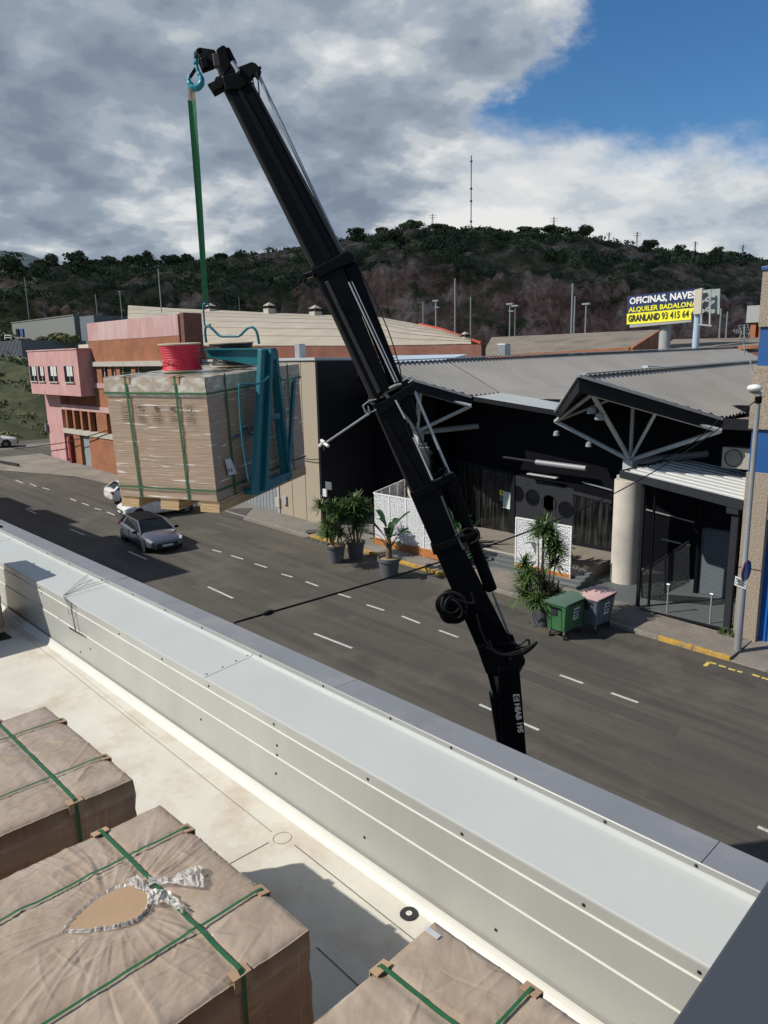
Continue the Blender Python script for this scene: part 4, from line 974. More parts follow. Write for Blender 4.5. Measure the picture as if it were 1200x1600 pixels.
# guard frames of thin bar on the mast
mb=MB(); yg=yq-.12
mb.tube(curve([UL(x,y,yg) for x,y in ((420,588),(412,596),(400,600),(388,600),(376,601),(374,604),(375,640),(378,680),(383,715),(389,752))],4),.011,6); mb.build('guard_frame','teal',fk,smooth='all')
mb=MB(); mb.tube(curve([UL(x,y,yq) for x,y in ((436,588),(441,593),(450,593),(458,592))],4),.008,6); mb.bar(UL(459,592,yq),UL(452,722,yq),.035,.05); 
for y0_,y1_ in ((606,605),(624,625),(645,645)): mb.tube([UL(438+(y0_-600)*.13,y0_,yq),UL(457-(y0_-600)*.06,y1_,yq)],.004,5)
mb.tube([UL(444,592,yq),UL(449,720,yq)],.004,5); mb.build('side_guard','teal',fk)
for xc in (405,450):
    p=UL(xc,762 if xc<420 else 742,yq); mb=MB(); mb.prism([p+xD*-.05-zD*.02,p+xD*.05-zD*.02,p+xD*.05-zD*.07,p-xD*.05-zD*.07],nY*1.15); mb.build('fork_tine','teal',fk)
# lifting ring: long link
rp=AP(armpx(328),hpx(513,328)); HX,HY=rp.x,rp.y
def zat(px,py,x,y):
    r=ray(px,py); return CAMZ+r.z/math.hypot(r.x,r.y)*math.hypot(x,y)
ztop=zat(327,474,HX,HY); mb=MB(); u=Vector((.73,.68,0)).normalized(); R_=.032; hh=(ztop-rp.z)/2-R_; cc=Vector((HX,HY,(ztop+rp.z)/2))
pts=[cc+u*(R_*math.cos(t))+Vector((0,0,(hh if math.sin(t)>=0 else -hh)+R_*math.sin(t)*1.)) for t in np.linspace(0,2*math.pi,33)]
mb.tube(pts,.010,8,cap=False); mb.build('lifting_link','teal',fk,smooth='all')
# ---------------------------------------------------------------- sling
zh=zat(305,131,HX,HY)
sl=thing('lifting_sling','long green webbing sling between the crane hook and the teal fork','sling',(HX,HY,(ztop+zh)/2))
fw=Vector((-.68,.71,0)); sd=Vector((.72,.69,0))
for k,(o0,o1) in enumerate(((-.018,-.012),(.014,.012))):
    mb=MB(); rows=[]
    for i in range(41):
        t=i/40; c_=Vector((HX,HY,ztop-.02+(zh-.16-ztop+.02)*t))+sd*(o1*(1-t)+o0*t); w_=.017+.009*t; a_=.25+.5*math.sin(t*3.+k*1.3); dd=sd*math.cos(a_)+fw*math.sin(a_)
        rows.append((c_-dd*w_,c_+dd*w_,c_+dd*w_+fw*.004,c_-dd*w_+fw*.004))
    for r1,r2 in zip(rows,rows[1:]):
        for j in range(4): mb.poly([r1[j],r1[(j+1)%4],r2[(j+1)%4],r2[j]])
    mb.build('webbing','sling',sl)
for o0 in (-.018,.014):
    mb=MB(); mb.prism([Vector((HX,HY,zh-.165))+sd*(o0-.020),Vector((HX,HY,zh-.165))+sd*(o0+.020),Vector((HX,HY,zh+.008))+sd*(o0*.4+.02),Vector((HX,HY,zh+.008))+sd*(o0*.4-.02)],fw*.014); mb.build('sling_eye','sling_eye',sl)
# ================================================================ CRANE
EB=ony(792,1032,6.0); TB=ony(350,85,HY+.08)
aB=(TB-EB).normalized(); vB=ray(600,620); nB=(vB-aB*vB.dot(aB)).normalized(); dB=nB.dot(EB)
def PB(px,py,off=0.): return onp(px,py,nB,dB+off)
cr_=thing('loader_crane','tall black telescopic loader crane boom leaning up and left from behind the parapet','crane',(EB.x,EB.y,gz(EB.x)))
def bq(pxs,o0,th,name,m='black_steel',bevel=.012):
    mb=MB(); mb.prism([PB(x,y,o0*.55) for x,y in pxs],nB*th*.5); return mb.build(name,m,cr_,bevel=bevel*.8)
def bt(pxs,off,r,name,m,n=10,cv=False):
    P=[PB(x,y,off) for x,y in pxs]
    if cv: P=curve(P,5)
    mb=MB(); mb.tube(P,r,n); return mb.build(name,m,cr_,smooth=True)
# telescopic sections, outermost (thickest) first
bq([(640,771),(688,757),(722,852),(803,1010),(746,1014),(678,858)],-.16,.34,'boom_section')
bq([(700,745),(712,742),(744,838),(735,840)],-.1,.2,'boom_section')
bq([(588,643),(620,628),(676,752),(646,772)],-.145,.30,'boom_section'); bq([(583,637),(590,634),(650,770),(643,774)],-.05,.17,'boom_edge_strip','boom_edge')
bq([(494,430),(533,414),(610,604),(587,626)],-.13,.27,'boom_section'); bq([(487,424),(495,421),(589,622),(580,628)],-.04,.15,'boom_edge_strip','boom_edge')
bq([(353,138),(389,128),(532,402),(494,420)],-.115,.24,'boom_section'); bq([(345,134),(354,131),(496,416),(487,420)],-.03,.13,'boom_edge_strip','boom_edge')
bq([(366,132),(373,130),(520,402),(510,408)],-.135,.03,'boom_rib','black_mech'); bq([(507,440),(513,438),(596,612),(590,616)],-.155,.03,'boom_rib','boom_edge'); bq([(600,660),(607,657),(664,758),(658,762)],-.165,.03,'boom_rib','black_mech')
bq([(389,128),(394,127),(540,400),(532,402)],-.08,.14,'boom_edge_strip','boom_edge')
# boom tip
bq([(337,77),(347,70),(352,71),(362,100),(350,118),(342,100)],-.10,.2,'boom_head'); bq([(352,74),(358,73),(368,93),(361,98)],-.08,.17,'boom_head')
bq([(336,100),(341,98),(352,125),(346,129)],-.06,.1,'tip_tube','boom_edge'); bq([(343,97),(360,93),(374,128),(352,136)],-.09,.18,'boom_section')
bt([(363,97),(373,112)],-.06,.022,'tip_rod','chrome')
bq([(310,73),(335,77),(343,92),(333,105),(315,112),(309,96)],-.05,.1,'hook_lug','black_mech'); bq([(312,90),(322,86),(327,104),(316,108)],-.09,.04,'hook_lug_plate','black_steel')
bq([(323,131),(334,126),(336,120),(347,116),(350,135),(332,145),(329,140)],-.09,.2,'collar','black_mech'); bq([(345,118),(372,112),(388,128),(380,138),(352,142)],-.15,.32,'collar','black_steel',.02)
bq([(372,104),(393,96),(399,98),(407,107),(405,118),(400,121),(396,115),(388,128),(376,132)],-.07,.14,'cylinder_bracket','black_mech')
bt([(401,108),(408,105)],0,.014,'bracket_pin','black_mech'); bt([(391,130),(399,150),(402,153),(405,150),(402,112)],-.04,.007,'hose','rubber',6,True); bt([(395,140),(400,154),(398,142),(394,118)],-.02,.006,'hose','rubber',6,True)
bt([(404,117),(533,391)],0,.017,'extension_rod','rod_blue'); bt([(432,216),(443,230),(470,285),(512,374)],-.02,.006,'hose','rubber',6,True)
def hkP(x,y): return onp(x,y,nB,nB.dot(Vector((HX,HY,zh)))-.0)
mb=MB(); mb.tube(curve([hkP(*p) for p in ((307,88),(307,97),(308,106),(311,115),(314.5,122),(315,129),(311,135),(305,137.5),(299,135),(295.5,128),(295,122),(296.5,117))],5),[.017]*5+[.018]*5+[.020]*5+[.026]*5+[.030]*5+[.033]*5+[.035]*5+[.034]*5+[.030]*5+[.022]*5+[.015]*5+[.008],10); hk_=mb.build('hook','hook_teal',cr_,smooth='all')
mb=MB(); mb.tube([hkP(307,83),hkP(307,91)],.030,12); mb.tube([hkP(306.5,96),hkP(307.5,99)],.033,12); mb.build('hook_swivel','hook_teal',cr_,smooth=True)
mb=MB(); mb.bar(hkP(297,121),hkP(306.5,106),.012,.03); mb.build('hook_latch','black_mech',cr_)
mb=MB(); mb.bar(PB(312,80,-.03),hkP(307,86),.05,.05); mb.build('hook_shackle','black_mech',cr_,bevel=.01)
bq([(331,84),(345,80),(345,104),(334,104)],-.07,.12,'hook_lug_arm','boom_edge')
# collar 2
bq([(472,426),(492,418),(540,392),(552,396),(555,410),(544,414),(530,418),(497,436),(494,429),(478,438)],-.16,.34,'collar','black_steel',.015); bt([(476,428),(487,424),(490,432),(480,436)],-.18,.006,'cable_guide','steel_dark',6)
bq([(528,400),(545,390),(552,397),(628,592),(610,603)],-.06,.12,'extension_cylinder','black_steel',.03); bt([(545,441),(618,598)],-.075,.010,'extension_rod','chrome'); bt([(550,440),(622,596)],-.075,.006,'extension_rod','chrome'); bt([(553,405),(600,500),(622,565),(627,590)],-.02,.006,'hose','rubber',6,True)
# collar 3
bq([(582,632),(597,627),(643,600),(648,592),(645,606),(652,604),(648,612),(604,643),(592,650)],-.19,.42,'collar','black_steel',.012)
bt([(567,634),(577,626),(588,624)],-.19,.006,'cable_guide','galv',6); bt([(567,634),(571,644),(577,648)],-.19,.006,'cable_guide','galv',6); bt([(575,634),(578,645),(588,640)],-.20,.006,'cable_guide','galv',6); bt([(629,595),(640,589),(646,592),(638,598)],-.2,.008,'hose','galv',6,True); bt([(608,607),(618,602),(627,600)],-.2,.012,'pipe_fitting','galv',6,True)
bq([(618,616),(640,606),(652,650),(653,660),(645,662)],-.05,.16,'extension_cylinder','black_steel',.02); bt([(646,608),(704,744)],.02,.016,'extension_rod','chrome'); bt([(618,625),(629,646),(633,654)],-.17,.010,'pipe','chrome',8,True); bt([(646,683),(676,750)],-.165,.011,'extension_rod','chrome'); bt([(645,660),(676,725)],-.02,.006,'hose','rubber',6)
bt([(635,662),(646,690),(662,722),(676,752)],-.10,.03,'extension_cylinder','black_steel'); 
# collar 4
bq([(640,772),(655,764),(700,742),(708,738),(713,742),(709,750),(690,762),(652,781)],-.19,.42,'collar','black_steel',.012)
for k in range(4): bt([(680+k*3,742-k),(690+k*2,733-k),(697,738-k),(690+k,745)],-.12+.03*k,.008,'hose','black_mech',6,True)
bq([(697,756),(712,750),(778,921),(766,927),(758,925)],-.05,.13,'extension_cylinder','black_steel',.03); bt([(770,926),(796,992)],0.01,.014,'extension_rod','pole_grey')
# collar 5
bq([(673,853),(684,850),(738,833),(748,828),(751,835),(742,842),(690,862),(678,868)],-.19,.40,'collar','black_mech',.01); bt([(712,838),(730,826),(746,832),(748,842),(735,850)],-.14,.012,'hose','rubber',6,True)
bt([(690,775),(702,806),(712,830),(724,858)],-.12,.010,'pipe','steel_dark',6)
# hose reel bundle
for k in range(30):
    mb=MB(); rr=random.uniform(.05,.165); off=-.20+.009*k; c_=PB(708+random.uniform(-5,3),948+random.uniform(-5,5),off)
    a2=nB.cross(aB).normalized(); ax=(nB+a2*random.uniform(-.5,.5)+aB*random.uniform(-.35,.35)).normalized(); e1=ax.orthogonal().normalized(); e2=ax.cross(e1); el_=random.uniform(.75,1.05)
    mb.tube([c_+(e1*math.cos(t)*el_+e2*math.sin(t))*rr for t in np.linspace(0,2*math.pi,25)],.015,6,cap=False); mb.build('hose_coil','rubber',cr_,smooth='all')
mb=MB(); mb.lathe([(.04,-.15),(.13,-.14),(.145,.0),(.13,.12),(.04,.13)],PB(707,949,-.05),20,(nB+aB*.15).normalized()); mb.build('reel_drum','black_mech',cr_)
bq([(698,930),(716,924),(730,960),(722,972),(706,965)],-.1,.22,'reel_bracket','black_mech'); bt([(700,928),(716,938),(740,942),(736,925)],-.2,.012,'hose','rubber',6,True)
# elbow
bq([(744,1008),(803,1002),(818,1020),(819,1040),(812,1054),(770,1058),(760,1054)],-.19,.40,'elbow_joint','black_steel',.03)
mb=MB(); c_=PB(809,1034,-.23); mb.lathe([(.0,0),(.075,0),(.085,.02),(.085,.44),(.075,.46),(0,.46)],c_,24,nB); mb.build('elbow_pin','black_mech',cr_,smooth=True)
bq([(776,988),(790,993),(800,1008),(797,1022),(775,1012)],-.12,.22,'cylinder_bracket','black_mech'); bq([(790,990),(802,993),(806,1004),(795,1010)],-.06,.12,'cylinder_bracket','black_steel')
bt([(802,1005),(812,1008),(822,1000),(827,1002),(824,1010),(806,1012)],-.12,.012,'hose','rubber',6,True); bt([(760,1012),(785,1022),(812,1017),(830,1008),(839,1003),(832,1012),(818,1022),(795,1030)],-.22,.012,'hose','rubber',6,True); bt([(765,1000),(772,1018),(790,1024),(815,1020),(835,1006)],-.23,.010,'hose','rubber',6,True)
bt([(745,960),(752,985),(765,1010),(785,1022)],-.19,.012,'hose','rubber',6,True)
# inner boom and its cylinder, carried down to the truck bed behind the parapet
EI=ony(798,1045,6.0); 
def PI_(px,py,off=0.):
    n=Vector((vB.x,vB.y,0)).normalized(); return onp(px,py,n,n.dot(EI)+off)
nI=Vector((vB.x,vB.y,0)).normalized()
def iq(pxs,o0,th,name,m='black_steel',bevel=.012):
    mb=MB(); mb.prism([PI_(x,y,o0) for x,y in pxs],nI*th); return mb.build(name,m,cr_,bevel=bevel)
iq([(779,1046),(812,1044),(823,1180),(842,1420),(800,1420),(784,1180)],-.15,.30,'inner_boom'); iq([(766,1088),(781,1088),(797,1186),(812,1330),(796,1330),(779,1170)],-.10,.17,'boom_cylinder','black_steel',.03)
mb=MB(); mb.tube([PI_(768,1052,-.02),PI_(774,1090,-.02)],.032,12); mb.build('cylinder_rod','pole_grey',cr_,smooth=True)
iq([(762,1054),(770,1052),(777,1088),(771,1090)],-.06,.1,'rod_cover','black_steel'); iq([(776,1058),(781,1058),(784,1092),(781,1092)],-.04,.04,'rod_shine','chrome',.003)
a=PI_(807.5,1098.5,-.157); b=PI_(813.0,1144,-.157); xd=(b-a).normalized(); yd=(PI_(817,1098,-.157)-PI_(806,1099,-.157)).normalized()
L_=(b-a).length; textmesh('HIAB 195',L_,.066,PI_(803.2,1099.5,-.157),xd,yd,'lettering','far_white',cr_,bold=.045,thick=.003)
c_=PI_(807.0,1091,-.160); mb=MB(); R_=.037
mb.prism([c_-xd*.045-yd*.034,c_+xd*.035-yd*.034,c_+xd*.035+yd*.034,c_-xd*.045+yd*.034],-nI*.002); mb.build('emblem','far_white',cr_)
mb=MB()
mb.prism([c_-nI*.004+(xd*math.cos(t)+yd*math.sin(t))*.030-xd*.005 for t in np.linspace(.6,5.7,14)]+[c_-nI*.004+(xd*math.cos(t)+yd*math.sin(t))*.018-xd*.005 for t in np.linspace(5.7,.6,14)],-nI*.001); mb.build('emblem','black_steel',cr_,fix=False)
# column and truck bed (behind the parapet)
bz=gz(-4.2); mb=MB(); mb.tube([Vector((-3.75,6.15,bz+1.0)),Vector((-3.75,6.15,bz+2.6))],.28,20); mb.build('slewing_column','black_steel',cr_,smooth=True)
trk=thing('crane_truck','black flatbed truck under the crane, parked along the warehouse wall','truck',(-5.,6.3,gz(-5)))
mb=MB(); mb.bb(-9.5,-2.6,5.2,7.4,bz+.95,bz+1.08); mb.build('load_bed','steel_dark',trk)
mb=MB(); mb.bb(-9.4,-.8,5.8,6.8,bz+.65,bz+.94); mb.build('chassis','black_mech',trk)
mb=MB(); mb.bb(-2.5,-.5,5.15,7.45,bz+.7,bz+3.0); mb.build('cab','car_white',trk,bevel=.12)
for x_ in (-8.2,-7.0,-1.5):
    for y_ in (5.25,7.15): mb=MB(); mb.lathe([(.2,0),(.46,.02),(.5,.08),(.5,.22),(.46,.28),(.2,.28)],(x_,y_,bz+.5),24,(0,1,0)); mb.build('wheel','tyre',trk)
# ================================================================ NIGHTCLUB WITH PROW CANOPIES
club=thing('corrugated_roof_hall','dark navy hall across the street with two pointed corrugated canopies on white steel tubes','building',(-17,24,.5))
def cb(x0,x1,y0,y1,z0,z1,name,m,bevel=0,p=club): mb=MB(); mb.bb(x0,x1,y0,y1,z0,z1); return mb.build(name,m,p,bevel=bevel)
cb(-29,-7.35,26.0,26.4,.3,6.9,'front_wall','navy'); cb(-29,-22.6,24.9,25.9,.3,8.3,'side_wall','navy')
cb(-9.,-7.35,26.4,60,.3,6.5,'east_wall','navy')
mb=MB()
for k in range(26): mb.bb(-28.9+k*.24,-28.9+k*.24+.10,24.86,24.905,.9,8.25)
mb.build('ribbed_cladding','charcoal',club)
cb(-24.2,-13.35,22.95,26.0,.2,.86,'platform','platform'); cb(-13.3,-7.4,21.35,26.0,.1,.40,'platform','ramp')
for k in range(4): cb(-18.7,-13.0,21.75+.3*k,21.75+.3*(k+1)+(.0),.2,.47+.095*(k+1)-.02+(0),'step','ramp',.006)
mb=MB()
for k in range(4):
    for q in range(3): mb.bb(-18.65,-13.05,21.78+.3*k+.08*q,21.78+.3*k+.08*q+.012,.45+.095*(k+1),.454+.095*(k+1))
mb.build('step_nosing','galv',club)
cb(-18.75,-13.3,22.9,22.96,.80,.875,'platform_edge','concrete')
FY=25.94
def fq(pts,th,name,m,y=FY,p=club,bevel=0): mb=MB(); mb.prism([ony(a,b,y) for a,b in pts],(0,-th,0)); return mb.build(name,m,p,bevel=bevel)
fq([(700,716),(803,741),(803,836),(695,812)],.03,'window','curtain_glass'); fq([(898,772),(956,788),(956,856),(896,845)],.03,'window','curtain_glass')
for a,b in ((700,716),(803,741)): pass
fq([(698,712),(804,738),(804,743),(698,717)],.10,'window_frame','charcoal'); fq([(750,726),(753,727),(751,824),(748,823)],.08,'window_frame','charcoal'); fq([(800,741),(806,742),(806,838),(800,837)],.1,'window_frame','charcoal')
fq([(896,845),(956,856),(956,861),(896,850)],.1,'window_frame','charcoal'); fq([(894,766),(957,782),(957,787),(894,771)],.08,'window_frame','anthracite')
fq([(806,742),(897,764),(896,848),(806,838)],.05,'entrance_panel','anthracite'); 
for a,b in ((808,765),(832,771),(858,780),(884,790)):
    c_=ony(a,b+6,FY-.05); mb=MB(); mb.lathe([(.0,0),(.33,0),(.36,.03),(.36,.0)],c_,24,(0,-1,0),cap=False); mb.build('porthole','glass_dark',club)
    mb=MB(); mb.lathe([(.33,.0),(.33,.02),(.345,.02),(.345,.0)],c_,24,(0,-1,0),cap=False); mb.build('porthole_rim','charcoal',club)
fq([(848,775),(851,776),(850,843),(847,842)],.07,'door_gap','ink'); fq([(866,780),(869,781),(868,846),(865,845)],.07,'door_gap','ink')
def hbar(a,b,w,h,name,m,y=25.6): mb=MB(); mb.bar(ony(*a,y),ony(*b,y),w,h); return mb.build(name,m,club,bevel=.01)
mb=MB(); mb.tube([ony(838,722,25.4),ony(916,732,25.4)],.11,14); mb.build('spotlight_tube','tube_grey',club,smooth=True)
mb=MB(); mb.tube([ony(783,714,25.4),ony(838,722,25.4)],.07,10); mb.build('spotlight_tube','charcoal',club,smooth=True)
hbar((825,740),(871,747),.22,.05,'strip_light','white_steel'); hbar((1034,842),(1064,849),.14,.04,'strip_light','white_steel'); hbar((1064,850),(1078,852),.1,.02,'strip_light','white_steel')
fq([(781,765),(788,767),(788,775),(781,773)],.02,'warning_sign','sign_yellow',FY-.05); fq([(787,767),(798,770),(797,796),(786,793)],.02,'notice_sheet','sign_pale',FY-.05); fq([(781,774),(786,775),(786,783),(781,782)],.02,'notice_sheet','far_grey',FY-.05)
fq([(783.5,767.5),(785.5,768),(785.5,771),(783.5,770.5)],.004,'sign_mark','ink',FY-.072)
fq([(910,752),(957,765),(957,767),(910,754)],.03,'trim_line','galv',FY); fq([(1010,795),(1085,815),(1085,817),(1010,797)],.03,'trim_line','galv',FY)
fq([(540,770),(640,776),(640,778),(540,772)],.03,'trim_line','charcoal',24.84)
for a,b in ((544,691),(575,687)): mb=MB(); mb.lathe([(.05,0),(.07,.1),(.03,.14)],ony(a,b,24.8),12,(0,-1,0)); mb.build('wall_lamp','tube_grey',club)
# corrugated roofs, real corrugations running down from each ridge
def corr_roof(name,xr,ys,zr,cols,pitch=.30,amp=.045,m='metal_roof',par=club):
    """cols(y) -> list of (x,z) from ridge to eave at depth y"""
    mb=MB(); n=int((ys[1]-ys[0])/(pitch/4)); rows=[]
    for i in range(n+1):
        y=ys[0]+(ys[1]-ys[0])*i/n; w=amp*math.sin(2*math.pi*(y-ys[0])/pitch); rows.append([(x,y,z+w) for x,z in cols(y)])
    b=0; k=len(rows[0])
    for r in rows: mb.v+=r
    for i in range(n):
        for j in range(k-1): a=i*k+j; mb.f.append((a,a+1,a+k+1,a+k)); mb.mi.append(0)
    return mb.build(name,m,par,smooth='all',fix=False)
def canopy(cx_,dz,ybk,left=True):
    AY=20.32; HW=3.2
    apex=Vector((cx_,AY,8.0+dz)); Lp=Vector((cx_-HW,24,6.55+dz)); Rp=Vector((cx_+HW,24,6.55+dz))
    zr=lambda y:8.0+dz+(y-AY)*.0235
    def colsR(y):
        f=min(1,max(0.02,(y-AY)/(24-AY))); return [(cx_,zr(y)),(cx_+HW*f,zr(y)-1.45*f)]
    def colsL(y):
        f=min(1,max(0.02,(y-AY)/(24-AY))); return [(cx_,zr(y)),(cx_-HW*f,zr(y)-1.45*f)]
    corr_roof('canopy_roof',cx_,(AY,ybk),zr,colsR); corr_roof('canopy_roof',cx_,(AY,ybk if left else 30),zr,colsL)
    d=Vector((0,0,-.05))
    for E_,nm in ((Rp,'fascia'),(Lp,'fascia')):
        mb=MB(); o=(E_-apex); mb.prism([apex+d,E_+d,E_+Vector((0,0,-.42)),apex+Vector((0,0,-.48))],(0,.06,0)); mb.build('fascia','charcoal',club)
        mb=MB(); mb.bar(apex+Vector((0,-.04,.03)),E_+Vector((0,-.04,.03)),.10,.10); mb.build('verge_flashing','galv',club)
    mb=MB(); mb.poly([apex+Vector((0,.1,-.42)),Rp+Vector((0,.05,-.36)),Vector((Rp.x,26,Rp.z-.3)),Vector((cx_,26,8+dz-.35))]); mb.poly([apex+Vector((0,.1,-.42)),Vector((cx_,26,8+dz-.35)),Vector((Lp.x,26,Lp.z-.3)),Lp+Vector((0,.05,-.36))]); mb.build('soffit','navy',club,fix=False)
    hub=Vector((cx_,24,4.95+dz*.0+ (0.45 if dz else 0))); hz=hub.z
    A2=Vector((cx_,21.15,7.42+dz)); R2=Vector((cx_+HW-.02,23.95,6.2+dz)); L2=Vector((cx_-HW+.02,23.95,6.2+dz)); T2=Vector((cx_,24,7.45+dz)); M2=(A2+R2)/2+Vector((-.0,0,.05))
    for nm,p_,q_,r_ in (('strut',hub,R2,.085),('strut',hub,L2,.085),('strut',hub,T2,.07),('strut',hub,A2,.085),('strut',hub,M2,.06),('rafter',L2,A2,.075),('rafter',A2,R2,.08),('rafter',L2,T2,.06),('rafter',T2,R2,.055)):
        mb=MB(); mb.tube([p_,q_],r_,12); mb.build(nm,'white_steel' if r_>.0 else 'x',club,smooth=True)
    mb=MB(); mb.tube([hub+Vector((.1,.2,-.05)),Vector((cx_+2.0,25.95,5.15+dz))],.13,14); mb.build('strut','tube_grey',club,smooth=True)
    mb=MB(); mb.bb(cx_-.2,cx_+.2,23.8,24.2,hz-.55,hz+.02); mb.build('steel_head','white_steel',club,bevel=.02)
    mb=MB(); mb.bb(cx_-.36,cx_+.30,23.7,24.3,hz-.72,hz-.54); mb.build('head_block','concrete',club,bevel=.02)
    mb=MB(); mb.lathe([(.52,.2),(.52,hz-.72)],(cx_,24,0),40); mb.build('column','mosaic_tile',club,smooth=True)
    for p_ in ((-2.9,23.6,5.7),(-1.6,23.8,5.35)):
        mb=MB(); mb.lathe([(.03,.18),(.10,.14),(.13,0),(.11,-.02)],(cx_+p_[0],p_[1],p_[2]+dz),14); mb.build('floodlight','tube_grey',club)
    for k in range(2): mb=MB(); mb.lathe([(.04,.26),(.13,.2),(.17,.04),(.15,0)],(cx_-.25+.3*k,21.6,6.75-.2*k+dz),16); mb.build('floodlight','tube_grey',club)
    mb=MB(); mb.tube([(cx_-.1,21.5,7.4+dz),(cx_-.1,21.6,7.0+dz)],.03,6); mb.build('floodlight_bracket','tube_grey',club)
canopy(-12.3,0.,33.0); canopy(-22.9,.45,26.0)
# main roof plane between the ridges, falling to the valley
def colsA(y):
    zr=8.45+(y-20.3)*.0235
    return [(-22.9,zr),(-19.7,zr-1.45),(-15.5,zr-1.95)]
corr_roof('hall_roof',-22.9,(26.0,66),None,colsA)
mb=MB()
for y0,y1 in ((24.0,26.0),):
    a=[(x,y0,z) for x,z in [(-19.8,7.06),(-15.5,6.62)]]; b=[(x,y1,z) for x,z in [(-19.8,7.14),(-15.5,6.66)]]; mb.poly([a[0],a[1],b[1],b[0]])
mb.build('rooflight_sheet','light_roof',club,fix=False)
mb=MB(); mb.prism([(-19.7,24.0,7.04),(-15.5,24.0,6.60),(-15.5,24.0,6.42),(-19.7,24.0,6.86)],(0,.05,0)); mb.build('fascia','charcoal',club)
def colsC(y):
    zr=8.0+(y-20.3)*.0235
    return [(-12.3,zr),(-9.1,zr-1.45)]
corr_roof('hall_roof',-12.3,(33.,62),None,colsC)
mb=MB()
for k in range(9): mb.bb(-9.05+k*.45,-9.05+k*.45+.44,24,60,6.50+k*.06,6.53+k*.06)
mb.build('hall_roof','brown_roof',club)
mb=MB(); mb.bb(-9.15,-7.3,23.95,24.05,6.25,6.6); mb.bb(-9.05,-9.0,24,60,6.2,6.5); mb.build('fascia','charcoal',club)
mb=MB(); mb.bar((-22.9,20.5,8.53),(-22.9,66,9.6),.3,.05); mb.build('ridge_cap','galv',club); mb=MB(); mb.bar((-12.3,20.5,8.08),(-12.3,62,9.05),.26,.05); mb.build('ridge_cap','galv',club)
mb=MB(); q=[(-28.9,24.85,8.35),(-22.9,24.85,8.35),(-22.9,27.5,8.8),(-28.9,27.5,8.8)]; mb.prism(q,(0,0,.05)); mb.build('roof_sheet','sheet_blue',club)
mb=MB()
for k in range(24): mb.bb(-28.8+k*.25,-28.8+k*.25+.1,24.9,27.4,8.60,8.62)
c_=ony(787,548,40); mb=MB(); mb.bb(c_.x-.35,c_.x+.35,39.7,40.3,c_.z-.35,c_.z+.45); mb.build('roof_cowl','galv',club,bevel=.03)
c_=onx(1015,572,-15); mb=MB(); mb.bar(onx(1008,573,-14),onx(1030,574,-14),.25,.1); mb.build('roof_tool','white_steel',club)
# ---- porch
pc=thing('side_porch','low porch with white ribbed metal roof on dark posts beside the round column','porch',(-9.4,23,.4))
def pb(x0,x1,y0,y1,z0,z1,name,m,bevel=0): return cb(x0,x1,y0,y1,z0,z1,name,m,bevel,pc)
mb=MB(); y0,y1=21.55,25.9
def zp(x): return 4.92-(x+11.3)*.128
n=9
for i in range(n):      # ribs along x
    ya=y0+(y1-y0)*i/n; yb=ya+(y1-y0)/n*.55; yc=ya+(y1-y0)/n
    for u,v,h in ((ya,yb,.0),(yb,yc,-.05)):
        mb.poly([(-11.3,u,zp(-11.3)+h),(-7.42,u,zp(-7.42)+h),(-7.42,v,zp(-7.42)+h),(-11.3,v,zp(-11.3)+h)])
    mb.poly([(-11.3,yb,zp(-11.3)),(-7.42,yb,zp(-7.42)),(-7.42,yb,zp(-7.42)-.05),(-11.3,yb,zp(-11.3)-.05)])
    mb.poly([(-11.3,yc,zp(-11.3)),(-7.42,yc,zp(-7.42)),(-7.42,yc,zp(-7.42)-.05),(-11.3,yc,zp(-11.3)-.05)])
mb.build('roof','porch_roof',pc,fix=False)
mb=MB(); mb.prism([(-11.35,21.48,zp(-11.35)+.02),(-7.38,21.48,zp(-7.38)+.02),(-7.38,21.48,zp(-7.38)-.27),(-11.35,21.48,zp(-11.35)-.22)],(0,.06,0)); mb.build('fascia','anthracite',pc)
mb=MB(); mb.prism([(-11.38,21.5,zp(-11.38)+.02),(-11.38,25.9,zp(-11.38)+.02),(-11.38,25.9,zp(-11.38)-.2),(-11.38,21.5,zp(-11.38)-.2)],(.06,0,0)); mb.build('fascia','anthracite',pc)
pb(-10.62,-10.52,21.6,21.7,.4,4.6,'post','charcoal'); pb(-10.35,-10.30,21.9,22.0,.4,4.6,'post','charcoal'); pb(-7.72,-7.52,21.6,21.8,.38,4.3,'post','anthracite'); pb(-7.85,-7.5,21.5,21.85,4.0,4.3,'post_head','anthracite')
pb(-11.0,-7.4,21.35,21.5,.2,.43,'sill','charcoal')
mb=MB()
P=[ony(x,y,22.6) for x,y in ((1002,893),(1077,845),(1077,910),(1003,946))]; mb.prism(P,(0,.03,0)); mb.build('mesh_screen','mesh_panel',pc)
mb=MB(); mb.bar(P[0],P[1],.05,.05); mb.bar(P[0],P[3],.05,.05); mb.bar((P[0]+P[1])/2,(P[3]+P[2])/2,.04,.04); mb.build('screen_frame','charcoal',pc)
SY=24.4; q0=ony(1097,823,SY); q1=ony(1147,836,SY)
mb=MB()
for k in range(36):
    z=.42+k*(q0.z-.5)/36; mb.bb(q0.x,q1.x,SY,SY+.04,z,z+.055)
mb.bb(q0.x,q1.x,SY+.04,SY+.06,.4,q0.z); mb.build('roller_shutter','far_grey',pc)
pb(q0.x-.12,q0.x,SY-.1,SY+.3,.4,3.6,'door_jamb','navy'); pb(q0.x-.1,q1.x,SY-.05,SY+.3,q0.z,q0.z+.9,'shutter_box','navy'); pb(q0.x-.12,q0.x-.06,SY+.3,26,.4,4.2,'inner_wall','navy')
